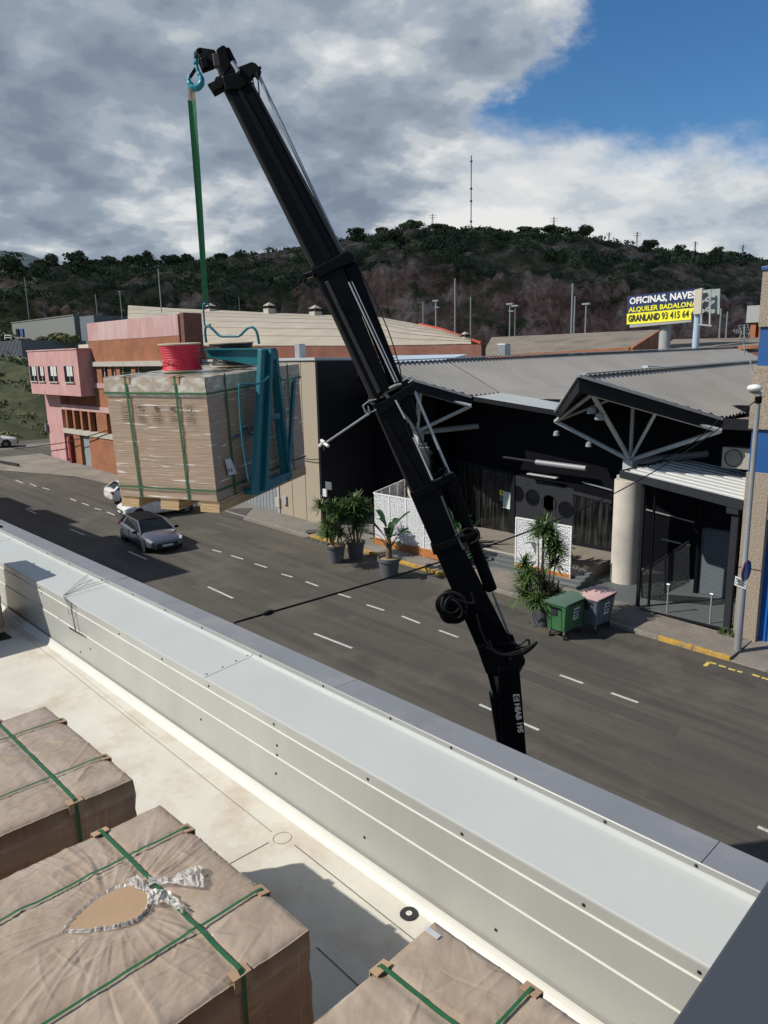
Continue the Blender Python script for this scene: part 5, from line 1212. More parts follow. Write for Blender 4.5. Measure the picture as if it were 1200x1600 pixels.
for px,py,h in ((1042,957,1.),(1109,974,1.)):
    q=onz(px,py,.40); t=thing('guide_post','thin steel post with small round head on the porch floor, '+('left' if px<1100 else 'right')+' of the two','post',q,0)
    mb=MB(); mb.tube([q,q+Vector((0,0,.92))],.028,10); mb.build('shaft','galv',t,smooth=True); mb=MB(); mb.tube([q+Vector((-.05,0,.95)),q+Vector((.05,0,.95))],.045,12); mb.build('head','galv',t,smooth=True)
q=ony(1155,716,24.8); t=thing('air_conditioner','beige air conditioning unit with a round dark fan, above the porch roof','air conditioner',q)
mb=MB(); mb.bb(q.x-.55,q.x+.55,24.7,25.1,q.z-.36,q.z+.36); mb.build('casing','ac',t,bevel=.03); mb=MB(); mb.lathe([(0,.0),(.27,.0),(.27,.02),(.30,.02),(.30,0)],(q.x-.15,24.7,q.z),24,(0,-1,0),cap=False); mb.build('fan','ink',t)
# ---- blue and stone building, right
bl=thing('stone_clad_building','tall building of pebbled stone and blue bands at the right edge','building',(-6,21.3,.3))
def b2(x0,x1,y0,y1,z0,z1,name,m,bevel=0): return cb(x0,x1,y0,y1,z0,z1,name,m,bevel,bl)
b2(-7.30,-6.65,21.3,22.2,.1,5.32,'stone_pier','stone_brown',.01); b2(-6.65,3,21.34,22.2,4.0,5.32,'stone_lintel','stone_brown'); b2(-7.27,3,21.38,35,5.32,6.55,'blue_band','blue'); b2(-7.34,3,21.28,35,6.55,8.30,'stone_band','stone_brown',.01)
b2(-7.27,3,21.38,35,8.3,9.36,'blue_band','blue'); b2(-7.30,3,21.3,35,9.36,10.85,'stone_band','stone_brown'); b2(-7.33,3,21.25,35,10.85,10.95,'roof_cap','blue',.01)
b2(-7.29,-6.66,21.285,21.3,2.48,2.50,'panel_joint','ink'); b2(-6.64,3,21.55,21.6,.1,4.0,'gate','blue_door')
for k in range(12): b2(-6.5+k*.5,-6.44+k*.5,21.50,21.55,.2,4.0,'gate_rib','blue_door')
b2(-7.2,3,22.3,35,.1,5.3,'rear_wall','navy')
b2(-6.15,-5.9,21.1,21.3,4.55,4.75,'camera','white_steel',.02)
# ---- stone clad hall left of the club
sb=thing('pebble_clad_building','pebble-clad beige building with a pale roof edge, behind the hanging load','building',(-32,21.5,.9))
def b3(x0,x1,y0,y1,z0,z1,name,m,bevel=0): return cb(x0,x1,y0,y1,z0,z1,name,m,bevel,sb)
b3(-30.4,-27.05,21.5,34,.3,8.62,'wall','stone'); b3(-37.4,-34.6,21.5,34,.6,8.62,'wall','stone'); b3(-34.6,-30.4,21.7,34,3.6,8.62,'wall','stone'); b3(-34.6,-30.4,21.62,21.7,.8,3.6,'gate','door_grey'); b3(-30.55,-30.40,21.44,21.5,.8,3.6,'gate_frame','white_steel')
b3(-37.4,-27.0,21.42,34,8.62,8.75,'roof_edge','white_steel',.01); b3(-27.05,-26.9,21.47,24.9,.5,8.6,'edge_trim','charcoal')
for x in (-28.2,-29.3): b3(x-.012,x+.012,21.492,21.5,.8,8.6,'panel_joint','ink')
for k in range(14): b3(-34.5+k*.3,-34.47+k*.3,21.6,21.62,.8,3.6,'gate_rib','galv')
for px,py,w,h in ((433,785,.35,.5),(444,782,.28,.45)): q=ony(px,py,21.4); b3(q.x-w/2,q.x+w/2,21.4,21.5,q.z-h/2,q.z+h/2,'meter_box','far_white' if w<.3 else 'concrete',.01)
q=ony(507,770,21.4); b3(q.x-.13,q.x+.13,21.4,21.46,q.z-.18,q.z+.18,'notice','paper'); q=ony(513,759,21.3); b3(q.x-.22,q.x+.22,21.3,21.34,q.z-.18,q.z+.18,'notice','far_grey')
q=ony(469,560,24); b3(q.x-.18,q.x+.22,23.8,24.2,8.6,9.5,'roof_duct','galv',.01)
q0=ony(577,646,21.2); q1=ony(506,694,21.2); la=thing('camera_bracket','long thin arm with a cluster of small white cameras over the dark wall','camera bracket',q1)
mb=MB(); mb.tube([q0,q1],.055,8); mb.build('arm','tube_grey',la,smooth=True)
for a_,b_ in (((499,697),(504,692)),((507,693),(513,697)),((502,688),(507,691))): mb=MB(); mb.tube([ony(*a_,21.1),ony(*b_,21.1)],.075,8); mb.build('camera','lamp_white',la,smooth=True)
mb=MB(); mb.bar(ony(506,694,21.2),ony(506,703,21.3),.08,.08); mb.build('bracket','steel_dark',la)
# ================================================================ PINK AND BRICK BUILDING
pk=thing('pink_brick_building','brick factory building with a pink projecting box of four windows at the far left','building',(-48,20.4,1.5))
def p3(x0,x1,y0,y1,z0,z1,name,m,bevel=0): return cb(x0,x1,y0,y1,z0,z1,name,m,bevel,pk)
p3(-58.1,-37.45,20.9,34,1.3,8.42,'rear_wall','brick'); p3(-49.3,-37.45,20.42,21.0,8.72,10.05,'upper_wall','brick'); p3(-49.3,-37.45,20.40,21.0,10.05,11.18,'parapet_band','pink_old'); p3(-37.43,-37.0,20.5,21.6,8.4,11.25,'gable_wall','brick_dark')
p3(-58.1,-55.2,20.40,21,1.4,6.4,'pink_pier','pink'); p3(-58.0,-49.12,19.5,22.5,6.5,9.52,'projecting_box','pink'); p3(-58.05,-49.07,19.45,22.5,9.52,9.60,'box_coping','pink_old')
for x0,x1 in ((-57.75,-56.55),(-56.15,-55.1),(-54.25,-52.75),(-51.4,-50.0)):
    w=p3(x0,x1,19.47,19.5,7.42,8.47,'window','glass_dark'); 
    p3(x0-.05,x1+.1,19.40,19.5,7.34,7.42,'window_sill','concrete'); p3(x0+.45,x1-.05,19.45,19.47,7.8,8.45,'curtain','curtain'); p3((x0+x1)/2+.18,(x0+x1)/2+.23,19.43,19.47,7.42,8.47,'window_frame','frame_white'); p3(x0,x0+.35,19.44,19.47,7.42,8.47,'window_reveal','charcoal')
p3(-48.95,-37.5,20.25,20.9,8.42,8.72,'lintel_band','concrete')
for x in (-48.9,-46.9,-45.7,-43.6): p3(x,x+ (1.1 if x<-48 else .55),20.42,20.9,7.35,8.42,'brick_pier','brick')
for x0,x1 in ((-47.75,-46.95),(-46.3,-45.7),(-45.1,-43.7),(-43,-38)): p3(x0,x1,20.6,20.62,7.3,8.42,'window','glass_dark'); p3(x0+.05,x0+.12,20.55,20.6,7.35,8.4,'window_frame','frame_white')
p3(-49.1,-37.5,20.36,20.9,7.02,7.35,'pink_band','pink_old'); p3(-49.1,-37.5,20.42,20.9,5.78,7.02,'brick_wall','brick'); p3(-55.1,-37.5,20.36,20.9,5.42,5.78,'pink_band','pink_old')
p3(-55.2,-37.5,20.34,20.95,3.72,4.06,'sill_band','concrete')
xs_=[-55.1,-53.95,-53.6,-52.75,-52.3,-51.5,-51.05,-50.3,-49.85]
for x in (-54.35,-53.05,-51.75,-50.45): p3(x-.16,x+.16,20.38,20.9,4.06,5.42,'brick_mullion','brick')
p3(-49.3,-47.7,20.40,20.9,4.06,5.42,'brick_wall','brick'); p3(-47.0,-37.5,20.40,20.9,4.06,5.42,'brick_wall','brick')
for x in (-53.7,-52.4,-51.1,-49.9):
    p3(x-.48,x+.48,20.7,20.72,4.06,5.42,'window','glass_dark')
    for k in range(5): p3(x+.1,x+.45,20.6,20.7,4.2+k*.25,4.23+k*.25,'louvre','frame_white')
p3(-50.85,-37.5,20.41,20.9,1.0,3.72,'brick_wall','brick'); p3(-53.6,-52.4,20.41,20.9,1.2,3.72,'brick_wall','brick'); p3(-52.4,-51.0,20.6,20.65,1.4,3.55,'metal_door','door_grey'); p3(-54.75,-53.95,20.38,20.42,1.9,3.4,'red_panel','red_panel'); p3(-53.95,-53.62,20.15,20.6,1.4,3.6,'red_pilaster','dark_red')
p3(-58.0,-49.3,22.5,34,8.42,9.75,'rear_parapet','brick'); p3(-60,-58.1,24,34,8.8,10.1,'side_wall','pale_panel')
q=ony(73,668,20.3); p3(q.x-.15,q.x+.15,20.2,20.4,q.z-.25,q.z+.25,'meter_box','far_grey')
# ---- barrel roofed warehouse behind
bw=thing('curved_roof_warehouse','long brick warehouse with a pale curved fibre cement roof and small roof vents','building',(-45,36,2))
cols=[(200,477,540),(277,482,540),(350,485,540),(430,489,540),(510,492,540),(590,495,540),(640,504,539),(690,515,538),(720,525,537),(736,532,537)]
def yt(px): return 50. if px<=590 else 50-16.*(px-590)/(736-590)*.97
mb=MB(); grid=[]
for j in range(13):
    t=j/12; row=[]
    for px,pt,pb_ in cols:
        a=ony(px,pb_,34.); b=ony(px,pt,yt(px)); p_=a.lerp(b,t); p_.z+=.35*math.sin(math.pi*t)*(1 if px<600 else .4); row.append(p_)
    grid.append(row)
for r1,r2 in zip(grid,grid[1:]):
    for i in range(len(cols)-1): mb.poly([r1[i],r1[i+1],r2[i+1],r2[i]])
mb.build('curved_roof','fibre_roof',bw,smooth='all')
for j in range(2,12,2):
    mb=MB()
    for i in range(len(cols)-1): mb.bar(grid[j][i]+Vector((0,0,.02)),grid[j][i+1]+Vector((0,0,.02)),.05,.03)
    mb.build('sheet_lap','brown_roof',bw)
mb=MB(); low=[p.copy() for p in grid[0]]+[ony(752,537,34.)]
mb.prism([Vector((p.x,34.02,2)) for p in (low[0],low[-1])]+[Vector((p.x,34.02,p.z-.05)) for p in low[::-1]],(0,.4,0)); mb.build('brick_wall','brick_dark',bw)
mb=MB(); e0=ony(655,506,yt(655)); e1=ony(752,536,34.); mb.bar(e0,ony(690,514,yt(690)),.12,.12); mb.bar(ony(690,514,yt(690)),e1,.12,.12); mb.build('red_verge','red_trim',bw)
vents=[((330,487),1.),((421,487),1.),((493,492),1.),((727,530),.8)]
for (px,py),s in vents:
    q=ony(px,py,49. if px<600 else 35.); k=1.25*s if px<600 else .55; mb=MB(); mb.bb(q.x-.38*k,q.x+.38*k,q.y-.38*k,q.y+.38*k,q.z-.7*k,q.z+.25*k); mb.build('roof_vent','concrete',bw)
    mb=MB(); mb.lathe([(.55*k,.50*k),(.52*k,.54*k),(.05,.80*k)],q,4); mb.build('vent_cap','fibre_roof',bw)
    mb=MB()
    for sx in (-1,1):
        for sy in (-1,1): mb.bb(q.x+sx*.3*k-.05,q.x+sx*.3*k+.05,q.y+sy*.3*k-.05,q.y+sy*.3*k+.05,q.z+.2*k,q.z+.55*k)
    mb.bb(q.x-.2*k,q.x+.2*k,q.y-.2*k,q.y+.2*k,q.z+.2*k,q.z+.5*k); mb.build('vent_louvre','ink',bw)
# ---- brown roofed sheds
def shed(name,label,eL,eR,rR,rL,ye,yr,gable=None):
    o=ony(*eL,ye); t=thing(name,label,'building',(o.x,ye,2)); P=[ony(*eL,ye),ony(*eR,ye),ony(*rR,yr),ony(*rL,yr)]
    mb=MB(); n=40
    mb.prism(P,(0,0,-.12)); mb.build('roof','brown_roof',t)
    mb=MB(); mb.bb(P[0].x,P[1].x,ye+.1,ye+.5,2,min(P[0].z,P[1].z)-.2); mb.build('brick_wall','brick_dark',t)
    mb=MB(); mb.bar(P[0]+Vector((0,-.05,-.1)),P[1]+Vector((0,-.05,-.1)),.2,.25); mb.build('eaves_trim','brick',t)
    if gable: G=[ony(*eR,ye),ony(*rR,yr),ony(gable[0],gable[1],yr)+Vector((0,0,-3)),ony(*eR,ye)+Vector((0,0,-3))]; mb=MB(); mb.prism(G,(.3,0,0)); mb.build('gable_wall','brick',t)
shed('brown_roof_shed','brown sheet roofed shed with a brick gable, in front of the billboard',(752,557),(984,543),(1029,515),(768,527),60,72,(1029,540))
shed('brown_roof_shed','low brown roofed shed right of the billboard post',(1032,548),(1186,540),(1190,527),(1052,530),62,70)
q=ony(1183,492,75); t=thing('rooftop_box_building','small white box on brick at the right, behind the roofs','building',q); mb=MB(); mb.bb(q.x-1.,q.x+2.2,75,78,q.z-.7,q.z+.9); mb.build('white_box','far_white',t); mb=MB(); mb.bb(q.x-.6,q.x-.1,75.2,78,q.z-3.5,q.z-.7); mb.bb(q.x+.2,q.x+2,75.2,78,q.z-3.5,q.z-.7); mb.build('brick_base','brick',t)
# ================================================================ BILLBOARD
BY=62.; bb_=thing('advertising_billboard','large yellow and navy billboard advertising offices and halls, on a white post','billboard',ony(1038,535,BY))
def bqd(pts,th,name,m,y=BY,par=bb_): mb=MB(); mb.prism([ony(a,b,y) for a,b in pts],(0,th,0)); return mb.build(name,m,par)
def li(a,b,t): return (a[0]+(b[0]-a[0])*t,a[1]+(b[1]-a[1])*t)
TL,TR,BR,BL=(980.5,463),(1100,449.5),(1096,498),(979,507)
rowp=lambda t:(li(TL,BL,t),li(TR,BR,t))
def rowband(t0,t1,m,nm,y=BY):
    a,b=rowp(t0); c,d=rowp(t1); bqd([a,b,d,c],.08,nm,m,y)
rowband(0,.375,'bill_navy','face_panel'); rowband(.377,.62,'bill_navy','face_panel'); rowband(.622,1.,'bill_yellow','face_panel')
def rtext(s,t0,t1,u0,u1,m,bold):
    a,b=rowp(t0); c,d=rowp(t1); o=ony(*li(c,d,u0),BY-.02); e_=ony(*li(c,d,u1),BY-.02); u=ony(*li(a,b,u0),BY-.02)
    textmesh(s,(e_-o).length,(u-o).length,o,(e_-o),Vector((0,0,1)),'lettering',m,bb_,bold=bold,thick=.02)
rtext('OFICINAS, NAVES',.06,.35,.03,.905,'bill_white',.035); rtext('ALQUILER BADALONA',.40,.61,.02,.925,'bill_yellow',.03); rtext('GRANLAND',.68,.92,.02,.44,'ink',.035); rtext('93 415 64 41',.68,.92,.465,.93,'ink',.012)
bqd([(984,507),(1080,500),(1080,503),(984,512)],.5,'walkway','far_white',BY-.3)
for px in (990,1003,1016,1029,1042,1055,1068): bqd([(px,503),(px+1.4,503),(px+1.4,508),(px,508)],.1,'walkway_bracket','galv',BY+.3)
mb=MB(); b0=ony(1038,540,BY+.6); mb.tube([Vector((b0.x,BY+.6,2)),Vector((b0.x,BY+.6,ony(1038,507,BY).z))],.5,20); mb.build('post','far_white',bb_,smooth=True)
b2_=thing('billboard_panel','bare grey lattice billboard with beige end panel, right of the yellow one','billboard',ony(1092,530,BY-1.5))
bqd([(1085,453),(1097,450),(1095,490),(1083,491)],.3,'end_panel','pale_panel',BY-1.5,b2_); bqd([(1098,453),(1125,451),(1124,491),(1097,488)],.1,'rear_sheet','bill_grey',BY-.9,b2_)
for a,b in (((1097,456),(1111,456)),((1096,470),(1111,470)),((1096,484),(1112,486)),((1096,450),(1096,508)),((1110,452),(1109,508)),((1092,507),(1112,509)),((1096,490),(1110,478)),((1096,474),(1110,462))):
    mb=MB(); mb.bar(ony(*a,BY-1.4),ony(*b,BY-1.4),.12,.12); mb.build('lattice_bar','far_white',b2_)
mb=MB(); p0=ony(1090,490,BY-1); mb.tube([Vector((p0.x,BY-1,2)),p0],.28,14); mb.build('post','sheet_blue',b2_,smooth=True); bqd([(1080,490),(1089,492),(1084,513),(1080,516)],.2,'torn_banner','ink',BY-1.2,b2_)
# ================================================================ FAR LEFT: buildings, banks
q0=ony(18,505,42); q1=ony(116,503,42); t=thing('white_warehouse','long white warehouse greyed for cloud shade, two dark windows, below the hill, far left','building',(q0.x,42,3)); mb=MB(); mb.bb(q0.x,q1.x,42,60,2,q0.z); mb.build('wall','warehouse_shaded',t)
mb=MB(); mb.bb(q1.x,q1.x+5,42.6,60,2,q0.z-.2); mb.build('wall','far_grey',t); mb=MB(); mb.bb(q0.x-.1,q1.x+.1,41.9,60,q0.z,q0.z+.12); mb.build('roof_edge','warehouse_shaded',t)
for px in (28,35): q=ony(px,519,41.9); mb=MB(); mb.bb(q.x-.65,q.x+.5,41.8,41.95,q.z-.6,q.z+.5); mb.build('window','far_blue' if px==35 else 'charcoal',t)
q0=ony(-30,526,33); q1=ony(32,531,33); t=thing('grey_shed','blue grey metal shed at the far left edge above the grassy bank','building',(q1.x,33,8)); mb=MB(); mb.bb(q0.x-20,q1.x,33,41,6,q1.z); mb.build('wall','far_grey',t)
mb=MB()
for k in range(70): mb.bb(q1.x-.3-k*.5,q1.x-.22-k*.5,32.95,33,6,q1.z)
mb.build('cladding_rib','charcoal',t)
mb=MB()
for px in (8,18): mb.bar(ony(px,531,32.9),ony(px,524,32.9),.15,.15)
mb.bar(ony(8,524,32.9),ony(18,524,32.9),.15,.12); mb.bar(ony(8,527.5,32.9),ony(18,527.5,32.9),.15,.1); mb.build('roof_rail','far_white',t)
# grassy embankment beyond the cross street
mb=MB(); ny=40; nx_=14; pts=[]
for j in range(ny+1):
    y=-5+100*j/ny
    for i in range(nx_+1):
        u=i/nx_; x=-70.3-26*u; z=1.9+7.0*min(1,u*1.45)**.9+(.35*math.sin(y*.9+i)+.3*random.random())*(1 if 0<i<nx_ else 0); mb.v.append((x,y,z))
for j in range(ny):
    for i in range(nx_): a=j*(nx_+1)+i; mb.f.append((a,a+1,a+nx_+2,a+nx_+1)); mb.mi.append(0)
mb.f=[f[::-1] for f in mb.f]; struct(mb.build('embankment','grass_bank',smooth='all',fix=False))
mb=MB()
for k in range(30): mb.bb(-96,-90.2,-5+k*3.3,-1.75+k*3.3,8.6,9.0)
tag(mb.build('retaining_wall','concrete'),'pale concrete edge along the top of the grassy bank','wall')
Vb=[[],[],[]]
for k in range(5200):
    y=random.uniform(-4,70); u=random.random(); x=-71-20*u; z=1.9+7.0*min(1,u*20/26*1.45)**.9; s=random.uniform(.15,.6)*(1.8 if random.random()<.06 else 1); Vb[random.choice((0,1,2,2,1))].append(leafcloud(x,y,z+s*.25,s*1.2,s*1.2,s*.8,22,s*.2))
for V,mn in zip(Vb,('leaf_dark','leaf_mid','leaf_olive')): tag(cloudmesh('embankment_weeds',V,mn),'wild green undergrowth covering the roadside bank','undergrowth',kind='stuff')
def tr2(px,py,y,h,w,label,base=None,leaf=('leaf_dark','leaf_mid')):
    b=ony(px,py,y); return tree_at(0,0,h,w,label,base=b,group=None,leaf=leaf,n=170)
tr2(8,556,38,3.9,3.6,'broad dark tree rising behind the grey shed at the far left edge'); tr2(39,556,36,2.4,2.4,'small dark bush standing right of the grey shed'); tr2(95,541,38,1.7,3.2,'low grey green bush in front of the pale warehouse',leaf=('leaf_olive','leaf_mid')); tr2(115,541,39,1.5,2.6,'pale green bush beside the pink brick parapet',leaf=('leaf_olive','leaf_mid')); tr2(73,545,37,1.8,2.6,'grey green bush left of centre below the pale warehouse',leaf=('leaf_olive','leaf_dark'))
# ================================================================ MASTS AND POLES
poles=[((38,433),(53,550),.10,'tall pale lamp pole behind the pink box, with a blue banner low on it'),((122,487),(127,530),.09,'short pale pole just left of the pink parapet'),((149,460),(153,506),.09,'pale lamp pole, first one above the pink parapet'),((187,456),(192,500),.09,'pale lamp pole with a small head, second above the pink parapet'),((247,420),(251,495),.11,'tallest pale pole above the pink parapet'),((373,463),(374,488),.07,'short dim pole above the curved roof, right of the green sling'),((661,472),(663,512),.08,'short lamp pole behind the right end of the curved roof'),((681,470),(682,518),.12,'lamp pole with a double head behind the curved roof'),((711,435),(709,528),.11,'tall slender pole behind the curved roof end'),((735.5,464),(734,536),.09,'slender pole rising beside the last roof vent'),((797,475),(796,530),.10,'lamp pole with a flat double head above the brown roof'),((805,478),(804,530),.06,'thin low pole right beside the flat headed lamp'),((895,443),(892,530),.12,'tallest pole above the brown shed roof'),((898.5,463),(896,530),.10,'pole standing close behind the tallest one above the brown roof'),((916,475),(914,525),.10,'lamp pole with a flat head right of the two tallest poles'),((1127,482),(1124,530),.10,'dim pole right of the billboard lattice'),((1137,487),(1135,530),.08,'dim thin pole furthest right of the billboard'),((536,465),(537,495),.06,'tiny dim pole behind the crane boom above the curved roof')]
for (tx,ty),(bx,by),r,lab in poles:
    YP=88 if tx>300 else 46; k_=1 if tx>300 else .55; r*=k_; a=ony(tx,ty,YP); g0=Vector((a.x,YP,2.0)); t=thing('lamp_pole',lab,'pole',g0,0,'poles standing below the hill')
    mb=MB(); mb.tube([g0,a],[r*1.3,r],8); mb.build('shaft','pole_grey',t,smooth=True)
    if 'head' in lab:
        w_=.55 if ('double' in lab or 'flat' in lab) else .3; w_*=k_; mb=MB(); mb.bb(a.x-w_,a.x+w_,YP-.2*k_,YP+.2*k_,a.z-.1*k_,a.z+.12*k_); 
        if 'double' in lab: mb.bb(a.x-w_*.2,a.x+w_*1.3,87.8,88.2,a.z-1.1,a.z-.95)
        mb.build('lamp_head','pole_grey',t)
    if 'banner' in lab:
        P=[ony(x,y,YP-.3) for x,y in ((45,517),(49.5,516),(55,546),(49,548))]; mb=MB(); mb.prism(P,(0,.1,0)); mb.build('banner','far_blue',t)
        for yy_ in (521,529,538): P=[ony(x,y,YP-.36) for x,y in ((47+(yy_-517)*.12,yy_),(50+(yy_-517)*.14,yy_),(50.5+(yy_-517)*.14,yy_+3),(47.5+(yy_-517)*.12,yy_+3))]; mb=MB(); mb.prism(P,(0,.05,0)); mb.build('banner_mark','far_white',t)
def hilltop(px,dr=0):
    a_,_=azel(px,360); rr=RR1-3+dr; z=float(hill(np.array([a_]),np.array([rr]))[0][0]); return Vector((rr*math.sin(math.radians(a_)),rr*math.cos(math.radians(a_)),z-1)),rr
b,rr=hilltop(736); tz=zat(736,243,b.x,b.y); ms_=thing('radio_mast','very tall thin radio mast standing on the hill','mast',b)
mb=MB(); mb.tube([b,Vector((b.x,b.y,tz))],.28,6); mb.build('mast_shaft','far_grey',ms_)
for k in (.2,.45,.6,.93): mb=MB(); c_=b.lerp(Vector((b.x,b.y,tz)),k); mb.box(c_,(.9,.9,1.)); mb.build('mast_collar','far_grey',ms_)
for px,py,lab in ((676,334,'small lattice mast on the hilltop, left of the tall radio mast'),(865,339,'power pylon on the highest part of the ridge'),(952,363,'tiny pylon on the ridge between the larger pylons'),(996,362,'power pylon on the ridge above the brown shed'),(1088,377,'power pylon on the ridge above the billboard'),(1163,382,'power pylon on the ridge furthest right'),(20,408,'thin mast on the distant peak')):
    if px==20: b=Vector((-1150,375,163)); tz=zat(20,401,b.x,b.y); k=1.2
    else: b,rr=hilltop(px); tz=zat(px,py,b.x,b.y); k=.26
    t=thing('pylon',lab,'pylon',b); top=Vector((b.x,b.y,tz)); mb=MB(); hh=tz-b.z
    for sx,sy in ((1,1),(1,-1),(-1,1),(-1,-1)): mb.bar(b+Vector((sx*hh*.07,sy*hh*.07,0)),top+Vector((sx*.1,sy*.1,0)),k*.5,k*.5)
    for q_ in (.25,.45,.65,.8): w_=hh*.07*(1-q_); z_=b.z+hh*q_; mb.bar((b.x-w_,b.y,z_),(b.x+w_,b.y,z_+hh*.1),k*.4,k*.4); mb.bar((b.x+w_,b.y,z_),(b.x-w_,b.y,z_+hh*.1),k*.4,k*.4)
    mb.build('tower','far_grey',t)
    if px!=20:
        mb=MB()
        for q_ in (.93,.82): mb.bar((b.x-hh*.16,b.y-hh*.1,b.z+hh*q_),(b.x+hh*.16,b.y+hh*.1,b.z+hh*q_),k*.6,k*.6)
        mb.build('cross_arm','far_grey',t)
# street lamp, right
g0=gnd(1152,1016,.1); tz=zat(1181,612,g0.x,g0.y); sl2=thing('street_lamp','slim grey street lamp pole with a white saucer head, in front of the stone pier','street lamp',g0)
top=Vector((g0.x,g0.y,tz)); mb=MB(); mb.tube([g0,g0+Vector((0,0,2.4)),g0+Vector((0,0,2.45)),top],[.105,.10,.075,.065],16); mb.build('pole','pole_grey',sl2,smooth=True)
mb=MB(); mb.tube([top+Vector((0,0,-.3)),top+Vector((0,0,-.12))],.09,12); mb.build('cable_collar','black_mech',sl2)
hc_=top+Vector((-.12,0,.06)); mb=MB(); mb.lathe([(.05,-.08),(.14,-.05),(.195,.015),(.195,.05),(.155,.10),(.06,.13),(0,.135)],hc_,28,cap=False); mb.build('lamp_head','lamp_white',sl2,smooth='all'); mb=MB(); mb.lathe([(0,-.13),(.10,-.10),(.14,-.05)],hc_,24,cap=False); mb.build('lamp_bowl','tube_grey',sl2,smooth='all')
q=[ony(x,y,g0.y-.12) for x,y in ((1149,900),(1167,907),(1165,921),(1147,914))]; mb=MB(); mb.prism(q,(0,.02,0)); mb.build('sign_plate','paper',sl2)
mb=MB(); q=[ony(x,y,g0.y-.124) for x,y in ((1150.5,902.5),(1165.5,908.5),(1164,918.5),(1148.8,912.2))]; mb.prism(q,(0,.003,0)); mb.build('sign_border','ink',sl2); mb=MB(); q=[ony(x,y,g0.y-.128) for x,y in ((1151.2,903.6),(1164.8,909.2),(1163.5,917.3),(1149.6,911.6))]; mb.prism(q,(0,.003,0)); mb.build('sign_face','paper',sl2)
mb=MB()
for a_,b_ in (((1152,905.5),(1163,910)),((1151.5,908),(1163.5,913)),((1153,911.5),(1162,915))): mb.bar(ony(*a_,g0.y-.135),ony(*b_,g0.y-.135),.004,.035)
mb.build('sign_print','ink',sl2)
c_=ony(1166,892,g0.y+.05); mb=MB(); mb.lathe([(.0,-.01),(.30,-.01),(.30,.01),(0,.01)],c_,32,(.97,-.05,-.02)); mb.build('round_sign','far_blue',sl2); mb=MB(); mb.lathe([(.27,-.014),(.31,-.014),(.31,.014),(.27,.014)],c_,32,(.97,-.05,-.02),cap=False); mb.build('sign_rim','dark_red',sl2)
# overhead cables
def cable(pts,r,name,label,m='rubber',bead=None):
    mb=MB(); mb.tube(curve(pts,6),r,6); o=mb.build(name,m,smooth='all'); tag(o,label,'cable'); return o
a=onz(366,973,5.77); lampP=top+Vector((0,-.07,-.2))
pts=[a.lerp(lampP,t)+Vector((0,0,-1.05*math.sin(math.pi*t)**1.0*.62)) for t in np.linspace(0,1,13)]
cable(pts,.013,'overhead_cable','black overhead cable sagging from the parapet across the street to the street lamp')
c_=pts[0].lerp(pts[1],.33); mb=MB(); mb.lathe([(.012,-.07),(.028,-.03),(.03,.03),(.012,.08)],c_,12,(pts[1]-pts[0]).normalized()); tag(mb.build('cable_insulator','rubber'),'small black insulator on the overhead cable near the parapet','insulator')
cable([ony(-30,704,19.9),ony(35,700,19.9),ony(75,695,20.0),ony(107,690,20.05),ony(170,672,20.2)],.03,'overhead_cable','thin black cable crossing the pink pier at the far left')
cable([ony(470,716,21.38),ony(488,718,21.35),ony(499,717,21.3)],.02,'wall_cable','short dark cable across the pebble wall right of the load')
cable([ony(1123,656,23.2),ony(1085,690,23.5),ony(1040,715,23.6),ony(1000,735,23.6)],.02,'roof_cable','thin black cable hanging from the canopy corner to the round column')
# antenna
q=onx(1178,600,-8.9); t=thing('tv_antenna','metal television antenna leaning above the hall roof','antenna',ony(1180,572,25)); y_=25.
mb=MB(); mb.tube([ony(1178,590,y_),ony(1172,563,y_),ony(1163,555,y_),ony(1163,508,y_)],.022,6); mb.tube([ony(1172,563,y_),ony(1166,548,y_)],.018,6); mb.build('mast','galv',t)
mb=MB(); mb.tube([ony(1146,517,y_-.4),ony(1160,521,y_),ony(1170,520,y_+.3)],.018,6)
for px in (1148,1151,1154,1157): mb.tube([ony(px,514,y_-.3),ony(px+.5,521,y_-.3)],.010,5)
mb.build('boom','galv',t); mb=MB()
for py in (509,513,517,523,527,531): 
    s_=abs(py-520)/11.; mb.tube([ony(1156-2*s_,py,y_),ony(1171-2*s_,py-1.5,y_+.25)],.012,5)
mb.tube([ony(1154,508,y_),ony(1159,520,y_),ony(1154,532,y_)],.012,5); mb.tube([ony(1168,507,y_+.2),ony(1172,519,y_+.25),ony(1167,531,y_+.2)],.012,5); mb.build('reflector','galv',t)
